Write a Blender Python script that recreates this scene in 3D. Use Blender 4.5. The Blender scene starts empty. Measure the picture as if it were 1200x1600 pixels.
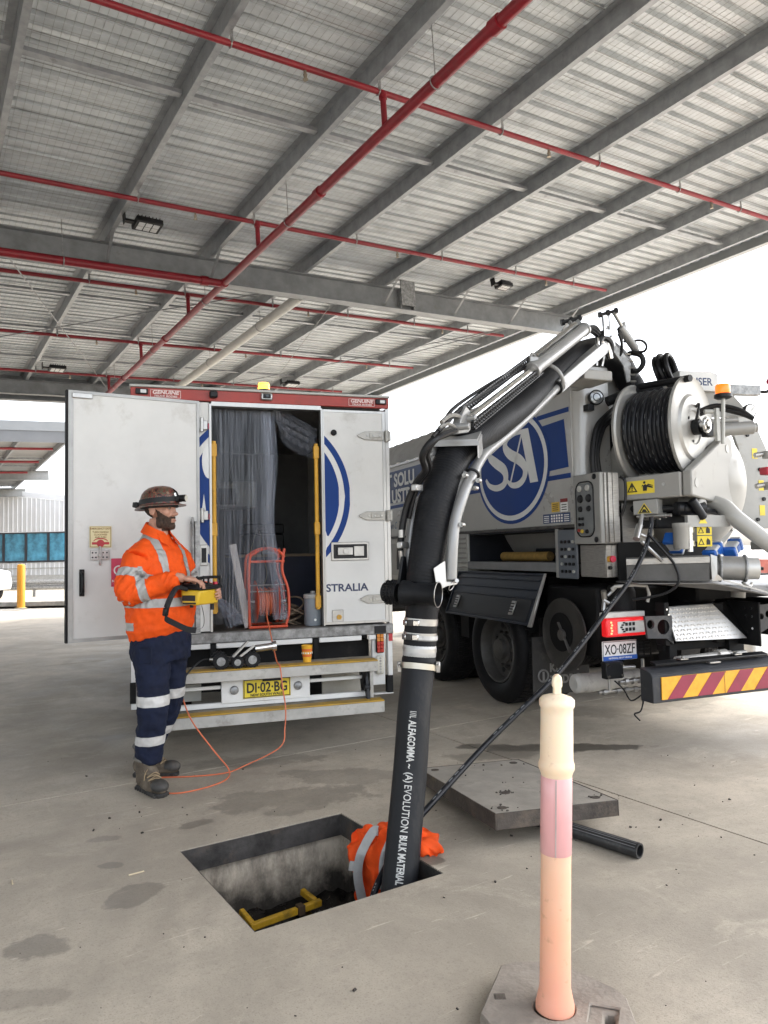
import bpy, bmesh, math, random
from mathutils import Vector, Matrix, Euler, noise
from math import sin, cos, pi, radians, sqrt, atan2, hypot
random.seed(7)
SC = bpy.context.scene
COL = SC.collection

# ------------------------------------------------------------------ camera
CAM_H, PITCH, ROLL, FOC = 1.47, math.atan(61/1160.), 0.02, 1160.
cam_data = bpy.data.cameras.new('camera')
cam_data.sensor_fit = 'HORIZONTAL'; cam_data.sensor_width = 36; cam_data.lens = 36*FOC/1200
cam_data.clip_start = 0.05; cam_data.clip_end = 2000
cam = bpy.data.objects.new('camera', cam_data); COL.objects.link(cam)
_fw = Vector((0, cos(PITCH), sin(PITCH))); _r0 = Vector((1, 0, 0)); _u0 = Vector((0, -sin(PITCH), cos(PITCH)))
_c = sqrt(1-ROLL*ROLL); _R = _c*_r0-ROLL*_u0; _U = _c*_u0+ROLL*_r0
M = Matrix.Identity(4)
for i in range(3):
    M[i][0] = _R[i]; M[i][1] = _U[i]; M[i][2] = -_fw[i]
M[2][3] = CAM_H
cam.matrix_world = M
SC.camera = cam

# ------------------------------------------------------------------ daylight
SUN_EL, SUN_AZ = 52, 62           # azimuth measured clockwise from +Y
wd = bpy.data.worlds.new('World'); SC.world = wd; wd.use_nodes = True
nt = wd.node_tree; nt.nodes.clear()
sky = nt.nodes.new('ShaderNodeTexSky'); sky.sky_type = 'NISHITA'; sky.sun_disc = False
sky.sun_elevation = radians(SUN_EL); sky.sun_rotation = radians(SUN_AZ)
sky.air_density = 1.0; sky.dust_density = 4.0; sky.ozone_density = 1.0
hs = nt.nodes.new('ShaderNodeHueSaturation'); hs.inputs['Saturation'].default_value = 0.38   # overcast: little blue left
bg = nt.nodes.new('ShaderNodeBackground'); bg.inputs['Strength'].default_value = 0.15
wo = nt.nodes.new('ShaderNodeOutputWorld')
nt.links.new(sky.outputs[0], hs.inputs['Color']); nt.links.new(hs.outputs[0], bg.inputs[0]); nt.links.new(bg.outputs[0], wo.inputs[0])
sd = bpy.data.lights.new('sun', 'SUN'); sd.energy = 0.9; sd.angle = radians(14); sd.color = (1, .975, .94)
sun = bpy.data.objects.new('sun', sd); COL.objects.link(sun)
_sv = Vector((sin(radians(SUN_AZ))*cos(radians(SUN_EL)), cos(radians(SUN_AZ))*cos(radians(SUN_EL)), sin(radians(SUN_EL))))
sun.rotation_euler = _sv.to_track_quat('Z', 'Y').to_euler()
sun.location = (20, 20, 30)
vs = SC.view_settings
vs.view_transform = 'Standard'; vs.look = 'None'; vs.gamma = 1; vs.use_curve_mapping = False
vs.exposure = 2.4
SC.render.engine = 'CYCLES'
SC.cycles.max_bounces = 10; SC.cycles.diffuse_bounces = 6; SC.cycles.transparent_max_bounces = 24
SC.cycles.use_denoising = True
SC.cycles.sample_clamp_indirect = 8

# ------------------------------------------------------------------ materials
_mats = {}
def mat(name, col, rough=.5, metal=0., var=.12, scale=6., dirt=None, bump=0., bscale=80., coat=0., spec=.5, stretch=None, rvar=.12, emit=None):
    """procedural surface: base colour mottled by noise, optional dirt patches (col, amount, scale), grain bump"""
    if name in _mats: return _mats[name]
    m = bpy.data.materials.new(name); m.use_nodes = True
    N = m.node_tree.nodes; L = m.node_tree.links
    b = N['Principled BSDF']
    tc = N.new('ShaderNodeTexCoord'); src = tc.outputs['Object']
    if stretch:
        mp = N.new('ShaderNodeMapping'); mp.inputs['Scale'].default_value = stretch
        L.new(src, mp.inputs[0]); src = mp.outputs[0]
    n1 = N.new('ShaderNodeTexNoise'); n1.inputs['Scale'].default_value = scale; n1.inputs['Detail'].default_value = 6
    n1.inputs['Roughness'].default_value = .62
    L.new(src, n1.inputs['Vector'])
    r = N.new('ShaderNodeValToRGB')
    lo = [max(0, c*(1-var*1.6)) for c in col[:3]]; hi = [min(1, c*(1+var)) for c in col[:3]]
    r.color_ramp.elements[0].position = .32; r.color_ramp.elements[1].position = .68
    r.color_ramp.elements[0].color = (*lo, 1); r.color_ramp.elements[1].color = (*hi, 1)
    L.new(n1.outputs[0], r.inputs[0]); out = r.outputs[0]
    rr = N.new('ShaderNodeMapRange'); rr.inputs['To Min'].default_value = max(.02, rough-rvar); rr.inputs['To Max'].default_value = min(1, rough+rvar)
    L.new(n1.outputs[0], rr.inputs[0]); rout = rr.outputs[0]
    if dirt:
        dc, amt, ds = dirt
        n2 = N.new('ShaderNodeTexNoise'); n2.inputs['Scale'].default_value = ds; n2.inputs['Detail'].default_value = 9; n2.inputs['Roughness'].default_value = .72
        L.new(src, n2.inputs['Vector'])
        mr = N.new('ShaderNodeMapRange'); mr.inputs['From Min'].default_value = .66-amt*.35; mr.inputs['From Max'].default_value = .82-amt*.2
        mr.inputs['To Max'].default_value = .85
        L.new(n2.outputs[0], mr.inputs[0])
        mx = N.new('ShaderNodeMix'); mx.data_type = 'RGBA'; L.new(mr.outputs[0], mx.inputs['Factor'])
        L.new(out, mx.inputs['A']); mx.inputs['B'].default_value = (*dc, 1); out = mx.outputs['Result']
        ad = N.new('ShaderNodeMath'); ad.operation = 'MULTIPLY_ADD'; ad.inputs[1].default_value = .3; ad.use_clamp = True
        L.new(mr.outputs[0], ad.inputs[0]); L.new(rout, ad.inputs[2]); rout = ad.outputs[0]
    L.new(out, b.inputs['Base Color']); L.new(rout, b.inputs['Roughness'])
    b.inputs['Metallic'].default_value = metal; b.inputs['Specular IOR Level'].default_value = spec
    b.inputs['Coat Weight'].default_value = coat
    if bump:
        n3 = N.new('ShaderNodeTexNoise'); n3.inputs['Scale'].default_value = bscale; n3.inputs['Detail'].default_value = 5
        L.new(src, n3.inputs['Vector'])
        bp = N.new('ShaderNodeBump'); bp.inputs['Strength'].default_value = bump; bp.inputs['Distance'].default_value = .01
        L.new(n3.outputs[0], bp.inputs['Height']); L.new(bp.outputs[0], b.inputs['Normal'])
    if emit:
        b.inputs['Emission Color'].default_value = (*emit[0], 1); b.inputs['Emission Strength'].default_value = emit[1]
    _mats[name] = m
    return m
GRIME = (.09, .08, .065)
WHITE = mat('white_paint', (.74, .74, .72), .38, var=.05, scale=3, dirt=((.42, .39, .34), .25, 4.5))
WHITE_DOOR = mat('white_panel', (.64, .64, .62), .4, var=.05, scale=2.2, dirt=((.44, .425, .39), .26, 3.4))
GREYP = mat('grey_paint', (.42, .42, .39), .4, var=.06, dirt=((.24, .22, .19), .25, 6))
SILVERP = mat('silver_grey_paint', (.30, .297, .28), .38, metal=.2, var=.05, dirt=((.22, .2, .17), .22, 5))
GALV = mat('galvanised_steel', (.34, .345, .345), .5, metal=.55, var=.28, scale=22, dirt=((.2, .19, .17), .3, 9))
STEEL = mat('bare_steel', (.42, .415, .40), .34, metal=.9, var=.1, scale=12, dirt=((.25, .23, .2), .18, 8))
ALU = mat('aluminium', (.46, .455, .44), .36, metal=.85, var=.08, scale=14, dirt=((.3, .28, .25), .2, 10), stretch=(1, 1, .2))
CHROME = mat('bright_metal', (.75, .75, .74), .2, metal=1, var=.06)
DARKSTEEL = mat('dark_steel', (.075, .07, .066), .55, metal=.5, var=.3, scale=10, dirt=((.16, .12, .09), .35, 7), bump=.2)
BLACKP = mat('black_paint', (.010, .0105, .012), .42, var=.2, dirt=((.045, .042, .038), .28, 6), spec=.3)
CHASSIS = mat('chassis_black', (.008, .008, .0085), .6, var=.3, dirt=((.035, .032, .028), .33, 5), spec=.2)
RUBBER = mat('black_rubber', (.010, .010, .011), .6, var=.25, scale=14, dirt=((.045, .042, .037), .28, 8), bump=.25, bscale=120, spec=.22)
PLASTIC = mat('black_plastic', (.009, .009, .010), .42, var=.15, spec=.3)
NAVYP = mat('navy_plastic', (.010, .014, .023), .4, var=.2, dirt=((.05, .05, .05), .2, 6), spec=.3)
RED = mat('red_paint', (.33, .035, .024), .42, var=.1, dirt=((.2, .08, .06), .25, 7))
PIPE_RED = mat('sprinkler_red', (.22, .010, .018), .38, var=.15, dirt=((.11, .03, .03), .25, 7))
ORANGE_RED = mat('reel_orange_red', (.62, .085, .035), .4, var=.12)
YELLOW = mat('safety_yellow', (.68, .36, .03), .48, var=.12, dirt=((.22, .15, .06), .3, 9))
YELLOW_SIGN = mat('sign_yellow', (.75, .58, .04), .45, var=.05)
BLUE = mat('logo_blue', (.003, .036, .19), .5, var=.07, scale=2, spec=.25)
NAVY = mat('navy_print', (.012, .025, .085), .35, var=.08, coat=.2)
LOGO_WHITE = mat('logo_white', (.66, .67, .66), .35, var=.05)
PRINT_BLACK = mat('print_black', (.015, .015, .016), .5, var=.1)
PRINT_WHITE = mat('print_white', (.8, .8, .78), .5, var=.05)
MAROON = mat('chevron_red', (.28, .03, .06), .45, var=.12, dirt=((.18, .08, .07), .2, 8))
CHEV_YEL = mat('chevron_yellow', (.82, .40, .03), .42, var=.1, scale=20)
GLASS_DARK = mat('dark_glass', (.02, .025, .03), .12, var=.1)

def glassy(name, col, alpha, rough=.12, spec=.6):
    m = bpy.data.materials.new(name); m.use_nodes = True
    N = m.node_tree.nodes; L = m.node_tree.links
    b = N['Principled BSDF']; b.inputs['Base Color'].default_value = (*col, 1); b.inputs['Roughness'].default_value = rough
    b.inputs['Specular IOR Level'].default_value = spec
    tc = N.new('ShaderNodeTexCoord'); n = N.new('ShaderNodeTexNoise'); n.inputs['Scale'].default_value = 9; n.inputs['Detail'].default_value = 5
    mp = N.new('ShaderNodeMapping'); mp.inputs['Scale'].default_value = (9, 9, .25)
    L.new(tc.outputs['Object'], mp.inputs[0]); L.new(mp.outputs[0], n.inputs['Vector'])
    mr = N.new('ShaderNodeMapRange'); mr.inputs['From Min'].default_value = .3; mr.inputs['From Max'].default_value = .7
    mr.inputs['To Min'].default_value = max(0, alpha-.16); mr.inputs['To Max'].default_value = min(1, alpha+.16)
    L.new(n.outputs[0], mr.inputs[0]); L.new(mr.outputs[0], b.inputs['Alpha'])
    return m

# ------------------------------------------------------------------ mesh building
def V3(p): return Vector(p)
def basis(d):
    d = V3(d).normalized()
    a = Vector((0, 0, 1)) if abs(d.z) < .92 else Vector((1, 0, 0))
    u = d.cross(a).normalized(); v = u.cross(d).normalized()
    return u, v, d
def spline(pts, n=8, closed=False):
    """Catmull-Rom through the points"""
    P = [V3(p) for p in pts]; out = []
    k = len(P)
    if k < 3 and not closed: return P
    segs = k if closed else k-1
    for i in range(segs):
        if closed: p0, p1, p2, p3 = P[(i-1) % k], P[i], P[(i+1) % k], P[(i+2) % k]
        else: p0, p1, p2, p3 = P[max(i-1, 0)], P[i], P[i+1], P[min(i+2, k-1)]
        for j in range(n):
            t = j/n
            out.append(.5*((2*p1)+(-p0+p2)*t+(2*p0-5*p1+4*p2-p3)*t*t+(-p0+3*p1-3*p2+p3)*t*t*t))
    if not closed: out.append(P[-1])
    return out
class MB:
    def __init__(s): s.b = bmesh.new()
    def face(s, pts):
        try: return s.b.faces.new([s.b.verts.new(V3(p)) for p in pts])
        except ValueError: return None
    def box(s, c, size, rot=None):
        hx, hy, hz = size[0]/2, size[1]/2, size[2]/2
        R = Euler([radians(a) for a in rot]).to_matrix() if rot else Matrix.Identity(3)
        v = [s.b.verts.new(V3(c)+R @ Vector((x*hx, y*hy, z*hz))) for x in (-1, 1) for y in (-1, 1) for z in (-1, 1)]
        for f in ((0, 1, 3, 2), (4, 6, 7, 5), (0, 4, 5, 1), (2, 3, 7, 6), (0, 2, 6, 4), (1, 5, 7, 3)): s.b.faces.new([v[i] for i in f])
        return s
    def b2(s, x0, x1, y0, y1, z0, z1): return s.box(((x0+x1)/2, (y0+y1)/2, (z0+z1)/2), (abs(x1-x0), abs(y1-y0), abs(z1-z0)))
    def bar(s, p0, p1, w, h, up=(0, 0, 1)):
        p0, p1 = V3(p0), V3(p1); d = (p1-p0).normalized()
        u = d.cross(V3(up)); u = u.normalized() if u.length > 1e-4 else basis(d)[0]; v = u.cross(d).normalized()
        r = [[s.b.verts.new(p+u*a*w/2+v*b*h/2) for a, b in ((-1, -1), (1, -1), (1, 1), (-1, 1))] for p in (p0, p1)]
        for i in range(4): s.b.faces.new((r[0][i], r[0][(i+1) % 4], r[1][(i+1) % 4], r[1][i]))
        s.b.faces.new(r[0][::-1]); s.b.faces.new(r[1]); return s
    def cyl(s, p0, p1, r, r2=None, n=16, cap=True):
        return s.rings([(p0, r), (p1, r if r2 is None else r2)], n, cap)
    def rings(s, pr, n=16, cap=True):
        """stack of circles [(point, radius)...] along a straight axis"""
        u, v, d = basis(V3(pr[-1][0])-V3(pr[0][0]))
        R = [[s.b.verts.new(V3(p)+(u*cos(2*pi*i/n)+v*sin(2*pi*i/n))*max(r, 1e-4)) for i in range(n)] for p, r in pr]
        for a, b in zip(R, R[1:]):
            for i in range(n): s.b.faces.new((a[i], b[i], b[(i+1) % n], a[(i+1) % n]))
        if cap: s.b.faces.new(R[0]); s.b.faces.new(R[-1][::-1])
        return s
    def lathe(s, o, axis, prof, n=24, cap=False):
        """prof [(radius, height along axis)...]"""
        o = V3(o); a = V3(axis).normalized()
        u, v, d = basis(a)
        R = [[s.b.verts.new(o+a*h+(u*cos(2*pi*i/n)+v*sin(2*pi*i/n))*max(r, 1e-4)) for i in range(n)] for r, h in prof]
        for A, B in zip(R, R[1:]):
            for i in range(n): s.b.faces.new((A[i], B[i], B[(i+1) % n], A[(i+1) % n]))
        if cap: s.b.faces.new(R[0]); s.b.faces.new(R[-1][::-1])
        return s
    def tube(s, pts, r, n=10, cap=True, closed=False, flat=1.):
        P = [V3(p) for p in pts]; k = len(P)
        rr = r if isinstance(r, (list, tuple)) else [r]*k
        if len(rr) != k: rr = [rr[0]+(rr[-1]-rr[0])*i/(k-1) for i in range(k)]
        T = []
        for i in range(k):
            a = P[(i-1) % k] if closed else P[max(i-1, 0)]; b = P[(i+1) % k] if closed else P[min(i+1, k-1)]
            t = b-a; T.append(t.normalized() if t.length > 1e-9 else Vector((0, 0, 1)))
        u = basis(T[0])[0]; R = []
        for i in range(k):
            u = (u-T[i]*u.dot(T[i])); u = u.normalized() if u.length > 1e-6 else basis(T[i])[0]
            v = T[i].cross(u)
            R.append([s.b.verts.new(P[i]+(u*cos(2*pi*j/n)+v*sin(2*pi*j/n)*flat)*rr[i]) for j in range(n)])
        prs = list(zip(R, R[1:]))+([(R[-1], R[0])] if closed else [])
        for A, B in prs:
            for j in range(n): s.b.faces.new((A[j], A[(j+1) % n], B[(j+1) % n], B[j]))
        if cap and not closed: s.b.faces.new(R[0][::-1]); s.b.faces.new(R[-1])
        return s
    def prism(s, pts, vec):
        """planar polygon pushed along vec"""
        vec = V3(vec); A = [s.b.verts.new(V3(p)) for p in pts]; B = [s.b.verts.new(V3(p)+vec) for p in pts]
        n = len(A)
        s.b.faces.new(A[::-1]); s.b.faces.new(B)
        for i in range(n): s.b.faces.new((A[i], A[(i+1) % n], B[(i+1) % n], B[i]))
        return s
    def strip(s, A, B, vec):
        """ribbon between two point rows, given thickness vec"""
        vec = V3(vec)
        q = [[s.b.verts.new(V3(p)+o) for p in row] for row in (A, B) for o in (Vector(), vec)]
        a0, a1, b0, b1 = q
        for i in range(len(A)-1):
            s.b.faces.new((a1[i], a1[i+1], b1[i+1], b1[i])); s.b.faces.new((a0[i], b0[i], b0[i+1], a0[i+1]))
            s.b.faces.new((a0[i], a0[i+1], a1[i+1], a1[i])); s.b.faces.new((b0[i], b1[i], b1[i+1], b0[i+1]))
        s.b.faces.new((a0[0], a1[0], b1[0], b0[0])); s.b.faces.new((a0[-1], b0[-1], b1[-1], a1[-1]))
        return s
    def torus(s, c, axis, R, r, n=28, m=8, arc=(0, 360), up=None):
        u, v, d = basis(axis); c = V3(c)
        full = arc[1]-arc[0] >= 360
        k = n if full else n+1
        pts = [c+(u*cos(radians(arc[0]+(arc[1]-arc[0])*i/n))+v*sin(radians(arc[0]+(arc[1]-arc[0])*i/n)))*R for i in range(k)]
        return s.tube(pts, r, m, closed=full)
    def ball(s, c, r, n=16, m=10, rot=None):
        r = (r, r, r) if not isinstance(r, (tuple, list)) else r
        R = rot if rot is not None else Matrix.Identity(3)
        c = V3(c)
        rows = []
        for i in range(1, m):
            th = pi*i/m
            rows.append([s.b.verts.new(c+R @ Vector((r[0]*sin(th)*cos(2*pi*j/n), r[1]*sin(th)*sin(2*pi*j/n), r[2]*cos(th)))) for j in range(n)])
        t = s.b.verts.new(c+R @ Vector((0, 0, r[2]))); bt = s.b.verts.new(c+R @ Vector((0, 0, -r[2])))
        for A, B in zip(rows, rows[1:]):
            for j in range(n): s.b.faces.new((A[j], B[j], B[(j+1) % n], A[(j+1) % n]))
        for j in range(n):
            s.b.faces.new((t, rows[0][j], rows[0][(j+1) % n])); s.b.faces.new((bt, rows[-1][(j+1) % n], rows[-1][j]))
        return s
    def bolt(s, p, d, r=.012, h=.008):
        d = V3(d).normalized(); return s.cyl(V3(p), V3(p)+d*h, r, n=6)
    def build(s, name, m, parent=None, bevel=0., smooth=40, seg=1, loc=None, rotz=None, **props):
        me = bpy.data.meshes.new(name)
        bmesh.ops.recalc_face_normals(s.b, faces=s.b.faces[:])
        s.b.to_mesh(me); s.b.free()
        if smooth:
            me.shade_smooth(); me.set_sharp_from_angle(angle=radians(smooth))
        for mm in (m if isinstance(m, (list, tuple)) else [m]): me.materials.append(mm)
        return link(name, me, parent, bevel, seg, loc, rotz, **props)
def link(name, me, parent=None, bevel=0., seg=1, loc=None, rotz=None, **props):
    o = bpy.data.objects.new(name, me); COL.objects.link(o)
    if parent is not None: o.parent = parent
    if loc is not None: o.location = loc
    if rotz is not None: o.rotation_euler = (0, 0, radians(rotz)) if not isinstance(rotz, (tuple, list, Euler)) else rotz
    if bevel:
        bm = o.modifiers.new('bevel', 'BEVEL'); bm.width = bevel; bm.segments = seg; bm.limit_method = 'ANGLE'; bm.angle_limit = radians(38)
        bm.harden_normals = False
    for k, v in props.items(): o[k] = v
    return o
def thing(name, label, cat, loc=(0, 0, 0), rotz=0, group=None):
    o = bpy.data.objects.new(name, None); COL.objects.link(o); o.empty_display_size = .1
    o.location = loc; o.rotation_euler = (0, 0, radians(rotz)); o['label'] = label; o['category'] = cat
    if group: o['group'] = group
    return o
def tag(o, label, cat, group=None):
    o['label'] = label; o['category'] = cat
    if group: o['group'] = group
    return o
def dup(o, parent=None):
    c = o.copy(); COL.objects.link(c)
    if parent is not None: c.parent = parent
    for ch in list(o.children): dup(ch, c)
    return c
def text(body, size, org, right, up, m, parent, name='lettering', bold=0., sx=1., align='LEFT', depth=.0012, shear=0., spacing=1.):
    """flat letters as thin real meshes; org = baseline start"""
    cu = bpy.data.curves.new(name, 'FONT'); cu.body = body; cu.size = size; cu.align_x = align; cu.extrude = depth/2; cu.offset = bold; cu.shear = shear
    cu.space_character = spacing; cu.resolution_u = 3
    t = bpy.data.objects.new(name, cu); COL.objects.link(t)
    bpy.context.view_layer.update()
    me = bpy.data.meshes.new_from_object(t.evaluated_get(bpy.context.evaluated_depsgraph_get()))
    bpy.data.objects.remove(t); bpy.data.curves.remove(cu)
    r = V3(right).normalized(); u = V3(up).normalized(); n = r.cross(u).normalized(); u = n.cross(r)
    X = Matrix(((r.x*sx, u.x, n.x, org[0]), (r.y*sx, u.y, n.y, org[1]), (r.z*sx, u.z, n.z, org[2]), (0, 0, 0, 1)))
    me.transform(X); me.materials.clear(); me.materials.append(m)
    return link(name, me, parent)

# ================================================================== GROUND
SITE = 32.5
_cs, _sn = cos(radians(SITE)), sin(radians(SITE))
def site(x, y): return (x*_cs+y*_sn, -x*_sn+y*_cs)     # world -> site plan

def concrete_material(name, base, blots):
    m = bpy.data.materials.new(name); m.use_nodes = True
    N = m.node_tree.nodes; L = m.node_tree.links; b = N['Principled BSDF']
    tc = N.new('ShaderNodeTexCoord'); P = tc.outputs['Object']
    def noise_(s, d=8, r=.6, vec=P, dist=0.):
        n = N.new('ShaderNodeTexNoise'); n.inputs['Scale'].default_value = s; n.inputs['Detail'].default_value = d; n.inputs['Roughness'].default_value = r
        n.inputs['Distortion'].default_value = dist; L.new(vec, n.inputs['Vector']); return n.outputs[0]
    def rng(x, a, c, lo=0., hi=1.):
        r = N.new('ShaderNodeMapRange'); r.inputs['From Min'].default_value = a; r.inputs['From Max'].default_value = c
        r.inputs['To Min'].default_value = lo; r.inputs['To Max'].default_value = hi; L.new(x, r.inputs[0]); return r.outputs[0]
    def mixc(f, A, B, bt='MIX'):
        x = N.new('ShaderNodeMix'); x.data_type = 'RGBA'; x.blend_type = bt; L.new(f, x.inputs['Factor'])
        for s, v in (('A', A), ('B', B)):
            if isinstance(v, tuple): x.inputs[s].default_value = (*v, 1)
            else: L.new(v, x.inputs[s])
        return x.outputs['Result']
    def math_(op, a, c=None):
        x = N.new('ShaderNodeMath'); x.operation = op
        for i, v in enumerate((a, c)):
            if v is None: continue
            if isinstance(v, (int, float)): x.inputs[i].default_value = v
            else: L.new(v, x.inputs[i])
        return x.outputs[0]
    c = mixc(rng(noise_(.55, 7, .62, dist=.6), .36, .66), tuple(v*.66 for v in base), tuple(min(1, v*1.16) for v in base))
    c = mixc(rng(noise_(3.1, 9, .7), .45, .70, 0, .6), c, tuple(v*.62 for v in base))                 # cloudy trowel marks
    c = mixc(rng(noise_(1.05, 8, .7, dist=2.2), .52, .64, 0, .34), c, tuple(v*.60 for v in base))            # old damp stains with soft rims
    c = mixc(rng(noise_(1.7, 9, .75, dist=1.2), .55, .74, 0, .55), c, tuple(min(1, v*1.34) for v in base))  # chalky patches
    c = mixc(rng(noise_(44, 4, .6), .54, .72, 0, .5), c, tuple(v*.55 for v in base))                  # grit
    c = mixc(rng(noise_(150, 2, .5), .58, .70, 0, .55), c, tuple(v*.42 for v in base))
    # thin scuffs
    mp = N.new('ShaderNodeMapping'); mp.inputs['Rotation'].default_value = (0, 0, .5); mp.inputs['Scale'].default_value = (.9, 9, 1); L.new(P, mp.inputs[0])
    c = mixc(rng(noise_(2.2, 8, .7, mp.outputs[0], 1.5), .62, .68, 0, .5), c, tuple(min(1, v*1.45) for v in base))
    wet = None
    nz = noise_(4.2, 7, .62)
    for (bx, by, rx, ry, ang, k) in blots:
        mp = N.new('ShaderNodeMapping'); mp.vector_type = 'TEXTURE'
        mp.inputs['Location'].default_value = (bx, by, 0); mp.inputs['Rotation'].default_value = (0, 0, radians(ang)); mp.inputs['Scale'].default_value = (rx, ry, 1000)
        L.new(P, mp.inputs[0])
        ln = N.new('ShaderNodeVectorMath'); ln.operation = 'LENGTH'; L.new(mp.outputs[0], ln.inputs[0])
        d = math_('ADD', ln.outputs['Value'], math_('MULTIPLY', math_('SUBTRACT', nz, .5), 2.6))
        f = rng(d, 1.02, .84, 0, k)
        wet = f if wet is None else math_('MAXIMUM', wet, f)
    if wet is not None: c = mixc(wet, c, tuple(v*.24 for v in base))
    L.new(c, b.inputs['Base Color'])
    ro = rng(noise_(2.4, 6), .3, .7, .58, .85)
    if wet is not None: ro = math_('SUBTRACT', ro, math_('MULTIPLY', wet, .32))
    L.new(ro, b.inputs['Roughness'])
    h = math_('ADD', math_('MULTIPLY', noise_(90, 5, .7), .35), noise_(9, 6, .6))
    bp = N.new('ShaderNodeBump'); bp.inputs['Strength'].default_value = .35; bp.inputs['Distance'].default_value = .01
    L.new(h, bp.inputs['Height']); L.new(bp.outputs[0], b.inputs['Normal'])
    return m
BLOTS = []
for wx, wy, rx, ry, an, k in ((1.2, 5.55, .60, .11, -4, .9), (.9, 5.42, .50, .16, 12, .5), (.62, 5.62, .16, .08, 0, .8), (-.55, 4.55, .55, .20, 12, .42), (-.25, 4.95, .45, .18, -8, .36),
                            (-1.34, 2.89, .12, .09, 20, .5), (-1.12, 3.30, .15, .08, 60, .5), (-1.33, 3.62, .06, .04, 0, .5), (-1.5, 3.95, .09, .06, 30, .4), (-1.25, 2.55, .16, .07, 10, .3),
                            (.165, 3.6, .085, .05, 10, .75), (-.95, 5.35, .5, .16, 10, .35), (-1.05, 4.15, .10, .05, 40, .5), (.9, 4.35, .35, .25, 0, .18), (-.62, 4.3, .12, .1, 0, .4),
                            (2.3, 6.9, .9, .3, 22, .3), (-1.9, 6.2, .6, .12, 10, .25)):
    sx, sy = site(wx, wy); BLOTS.append((sx, sy, rx, ry, an-SITE, k))
CONC = concrete_material('concrete_floor', (.475, .418, .335), BLOTS)
CONC_OUT = concrete_material('concrete_yard', (.31, .295, .265), [])
PX0, PX1, PY0, PY1 = 1.143, 2.062, 2.792, 3.751           # the pit opening in site plan

def holed_sheet(xs, ys, z0, z1, hole):
    """sheet with grid lines xs, ys; the cell `hole` (x0,x1,y0,y1) is left out; sides closed when z0<z1"""
    m = MB(); b = m.b
    cells = [(i, j) for i in range(len(xs)-1) for j in range(len(ys)-1)
             if not (hole and abs(xs[i]-hole[0]) < 1e-6 and abs(ys[j]-hole[2]) < 1e-6)]
    def vert(cache, i, j, z):
        if (i, j) not in cache: cache[(i, j)] = b.verts.new((xs[i], ys[j], z))
        return cache[(i, j)]
    T, B = {}, {}
    edges = {}
    for i, j in cells:
        q = [(i, j), (i+1, j), (i+1, j+1), (i, j+1)]
        b.faces.new([vert(T, a, c, z1) for a, c in q])
        for k in range(4):
            e = (q[k], q[(k+1) % 4]); r = (e[1], e[0])
            if r in edges: edges.pop(r)
            else: edges[e] = 1
    if z1 > z0:
        for (a, c) in edges:
            b.faces.new((vert(T, *a, z1), vert(B, *a, z0), vert(B, *c, z0), vert(T, *c, z1)))
    return m
ground = holed_sheet([-600, PX0-.03, PX1+.03, 600], [-600, PY0-.03, PY1+.03, 900], 0, -.06, (PX0-.03, 0, PY0-.03, 0)).build('ground', CONC_OUT, None, smooth=0, rotz=SITE, kind='structure')
JX = [-20.45, -14.45, -8.45, -2.45, 3.55, 9.55, 15.55, 21.55]
JY = [-13.3, -7.2, -1.07, 5.03, 11.1, 17.2, 23.3]
G = .006
for i in range(len(JX)-1):
    for j in range(len(JY)-1):
        x0, x1, y0, y1 = JX[i]+G, JX[i+1]-G, JY[j]+G, JY[j+1]-G
        if x0 < PX0 < x1 and y0 < PY0 < y1:
            mb = holed_sheet([x0, PX0, PX1, x1], [y0, PY0, PY1, y1], -.059, 0, (PX0, 0, PY0, 0))
        else:
            mb = holed_sheet([x0, x1], [y0, y1], -.059, 0, None)
        mb.build('concrete_slab', CONC, ground, smooth=0)

# ---- the pit: rendered concrete walls with run marks, a dark wet bottom and a steel angle rim
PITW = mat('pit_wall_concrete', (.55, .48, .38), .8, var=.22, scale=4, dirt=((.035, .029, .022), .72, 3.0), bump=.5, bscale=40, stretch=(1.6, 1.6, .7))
_n = PITW.node_tree.nodes; _l = PITW.node_tree.links; _b = _n['Principled BSDF']            # wall colour turns near black towards the bottom, along a ragged noisy edge
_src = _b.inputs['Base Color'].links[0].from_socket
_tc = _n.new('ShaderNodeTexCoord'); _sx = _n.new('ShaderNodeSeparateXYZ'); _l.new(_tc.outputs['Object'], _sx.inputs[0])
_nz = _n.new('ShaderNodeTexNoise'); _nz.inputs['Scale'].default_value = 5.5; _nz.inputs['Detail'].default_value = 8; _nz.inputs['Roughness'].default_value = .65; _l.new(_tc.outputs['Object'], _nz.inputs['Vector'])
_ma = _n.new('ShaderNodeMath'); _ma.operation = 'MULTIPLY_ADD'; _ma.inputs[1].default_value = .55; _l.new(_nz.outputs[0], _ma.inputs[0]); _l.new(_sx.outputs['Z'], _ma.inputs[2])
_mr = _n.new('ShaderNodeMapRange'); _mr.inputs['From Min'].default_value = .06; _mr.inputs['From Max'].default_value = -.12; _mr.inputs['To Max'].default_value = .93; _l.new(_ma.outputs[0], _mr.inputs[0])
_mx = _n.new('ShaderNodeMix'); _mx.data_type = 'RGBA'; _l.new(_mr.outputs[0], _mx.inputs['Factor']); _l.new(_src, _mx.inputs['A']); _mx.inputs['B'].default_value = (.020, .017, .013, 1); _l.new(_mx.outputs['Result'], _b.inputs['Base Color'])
PITF = mat('pit_wet_floor', (.014, .012, .010), .25, var=.5, scale=9, bump=.6, bscale=14)
pit = MB(); D = -.42
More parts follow.
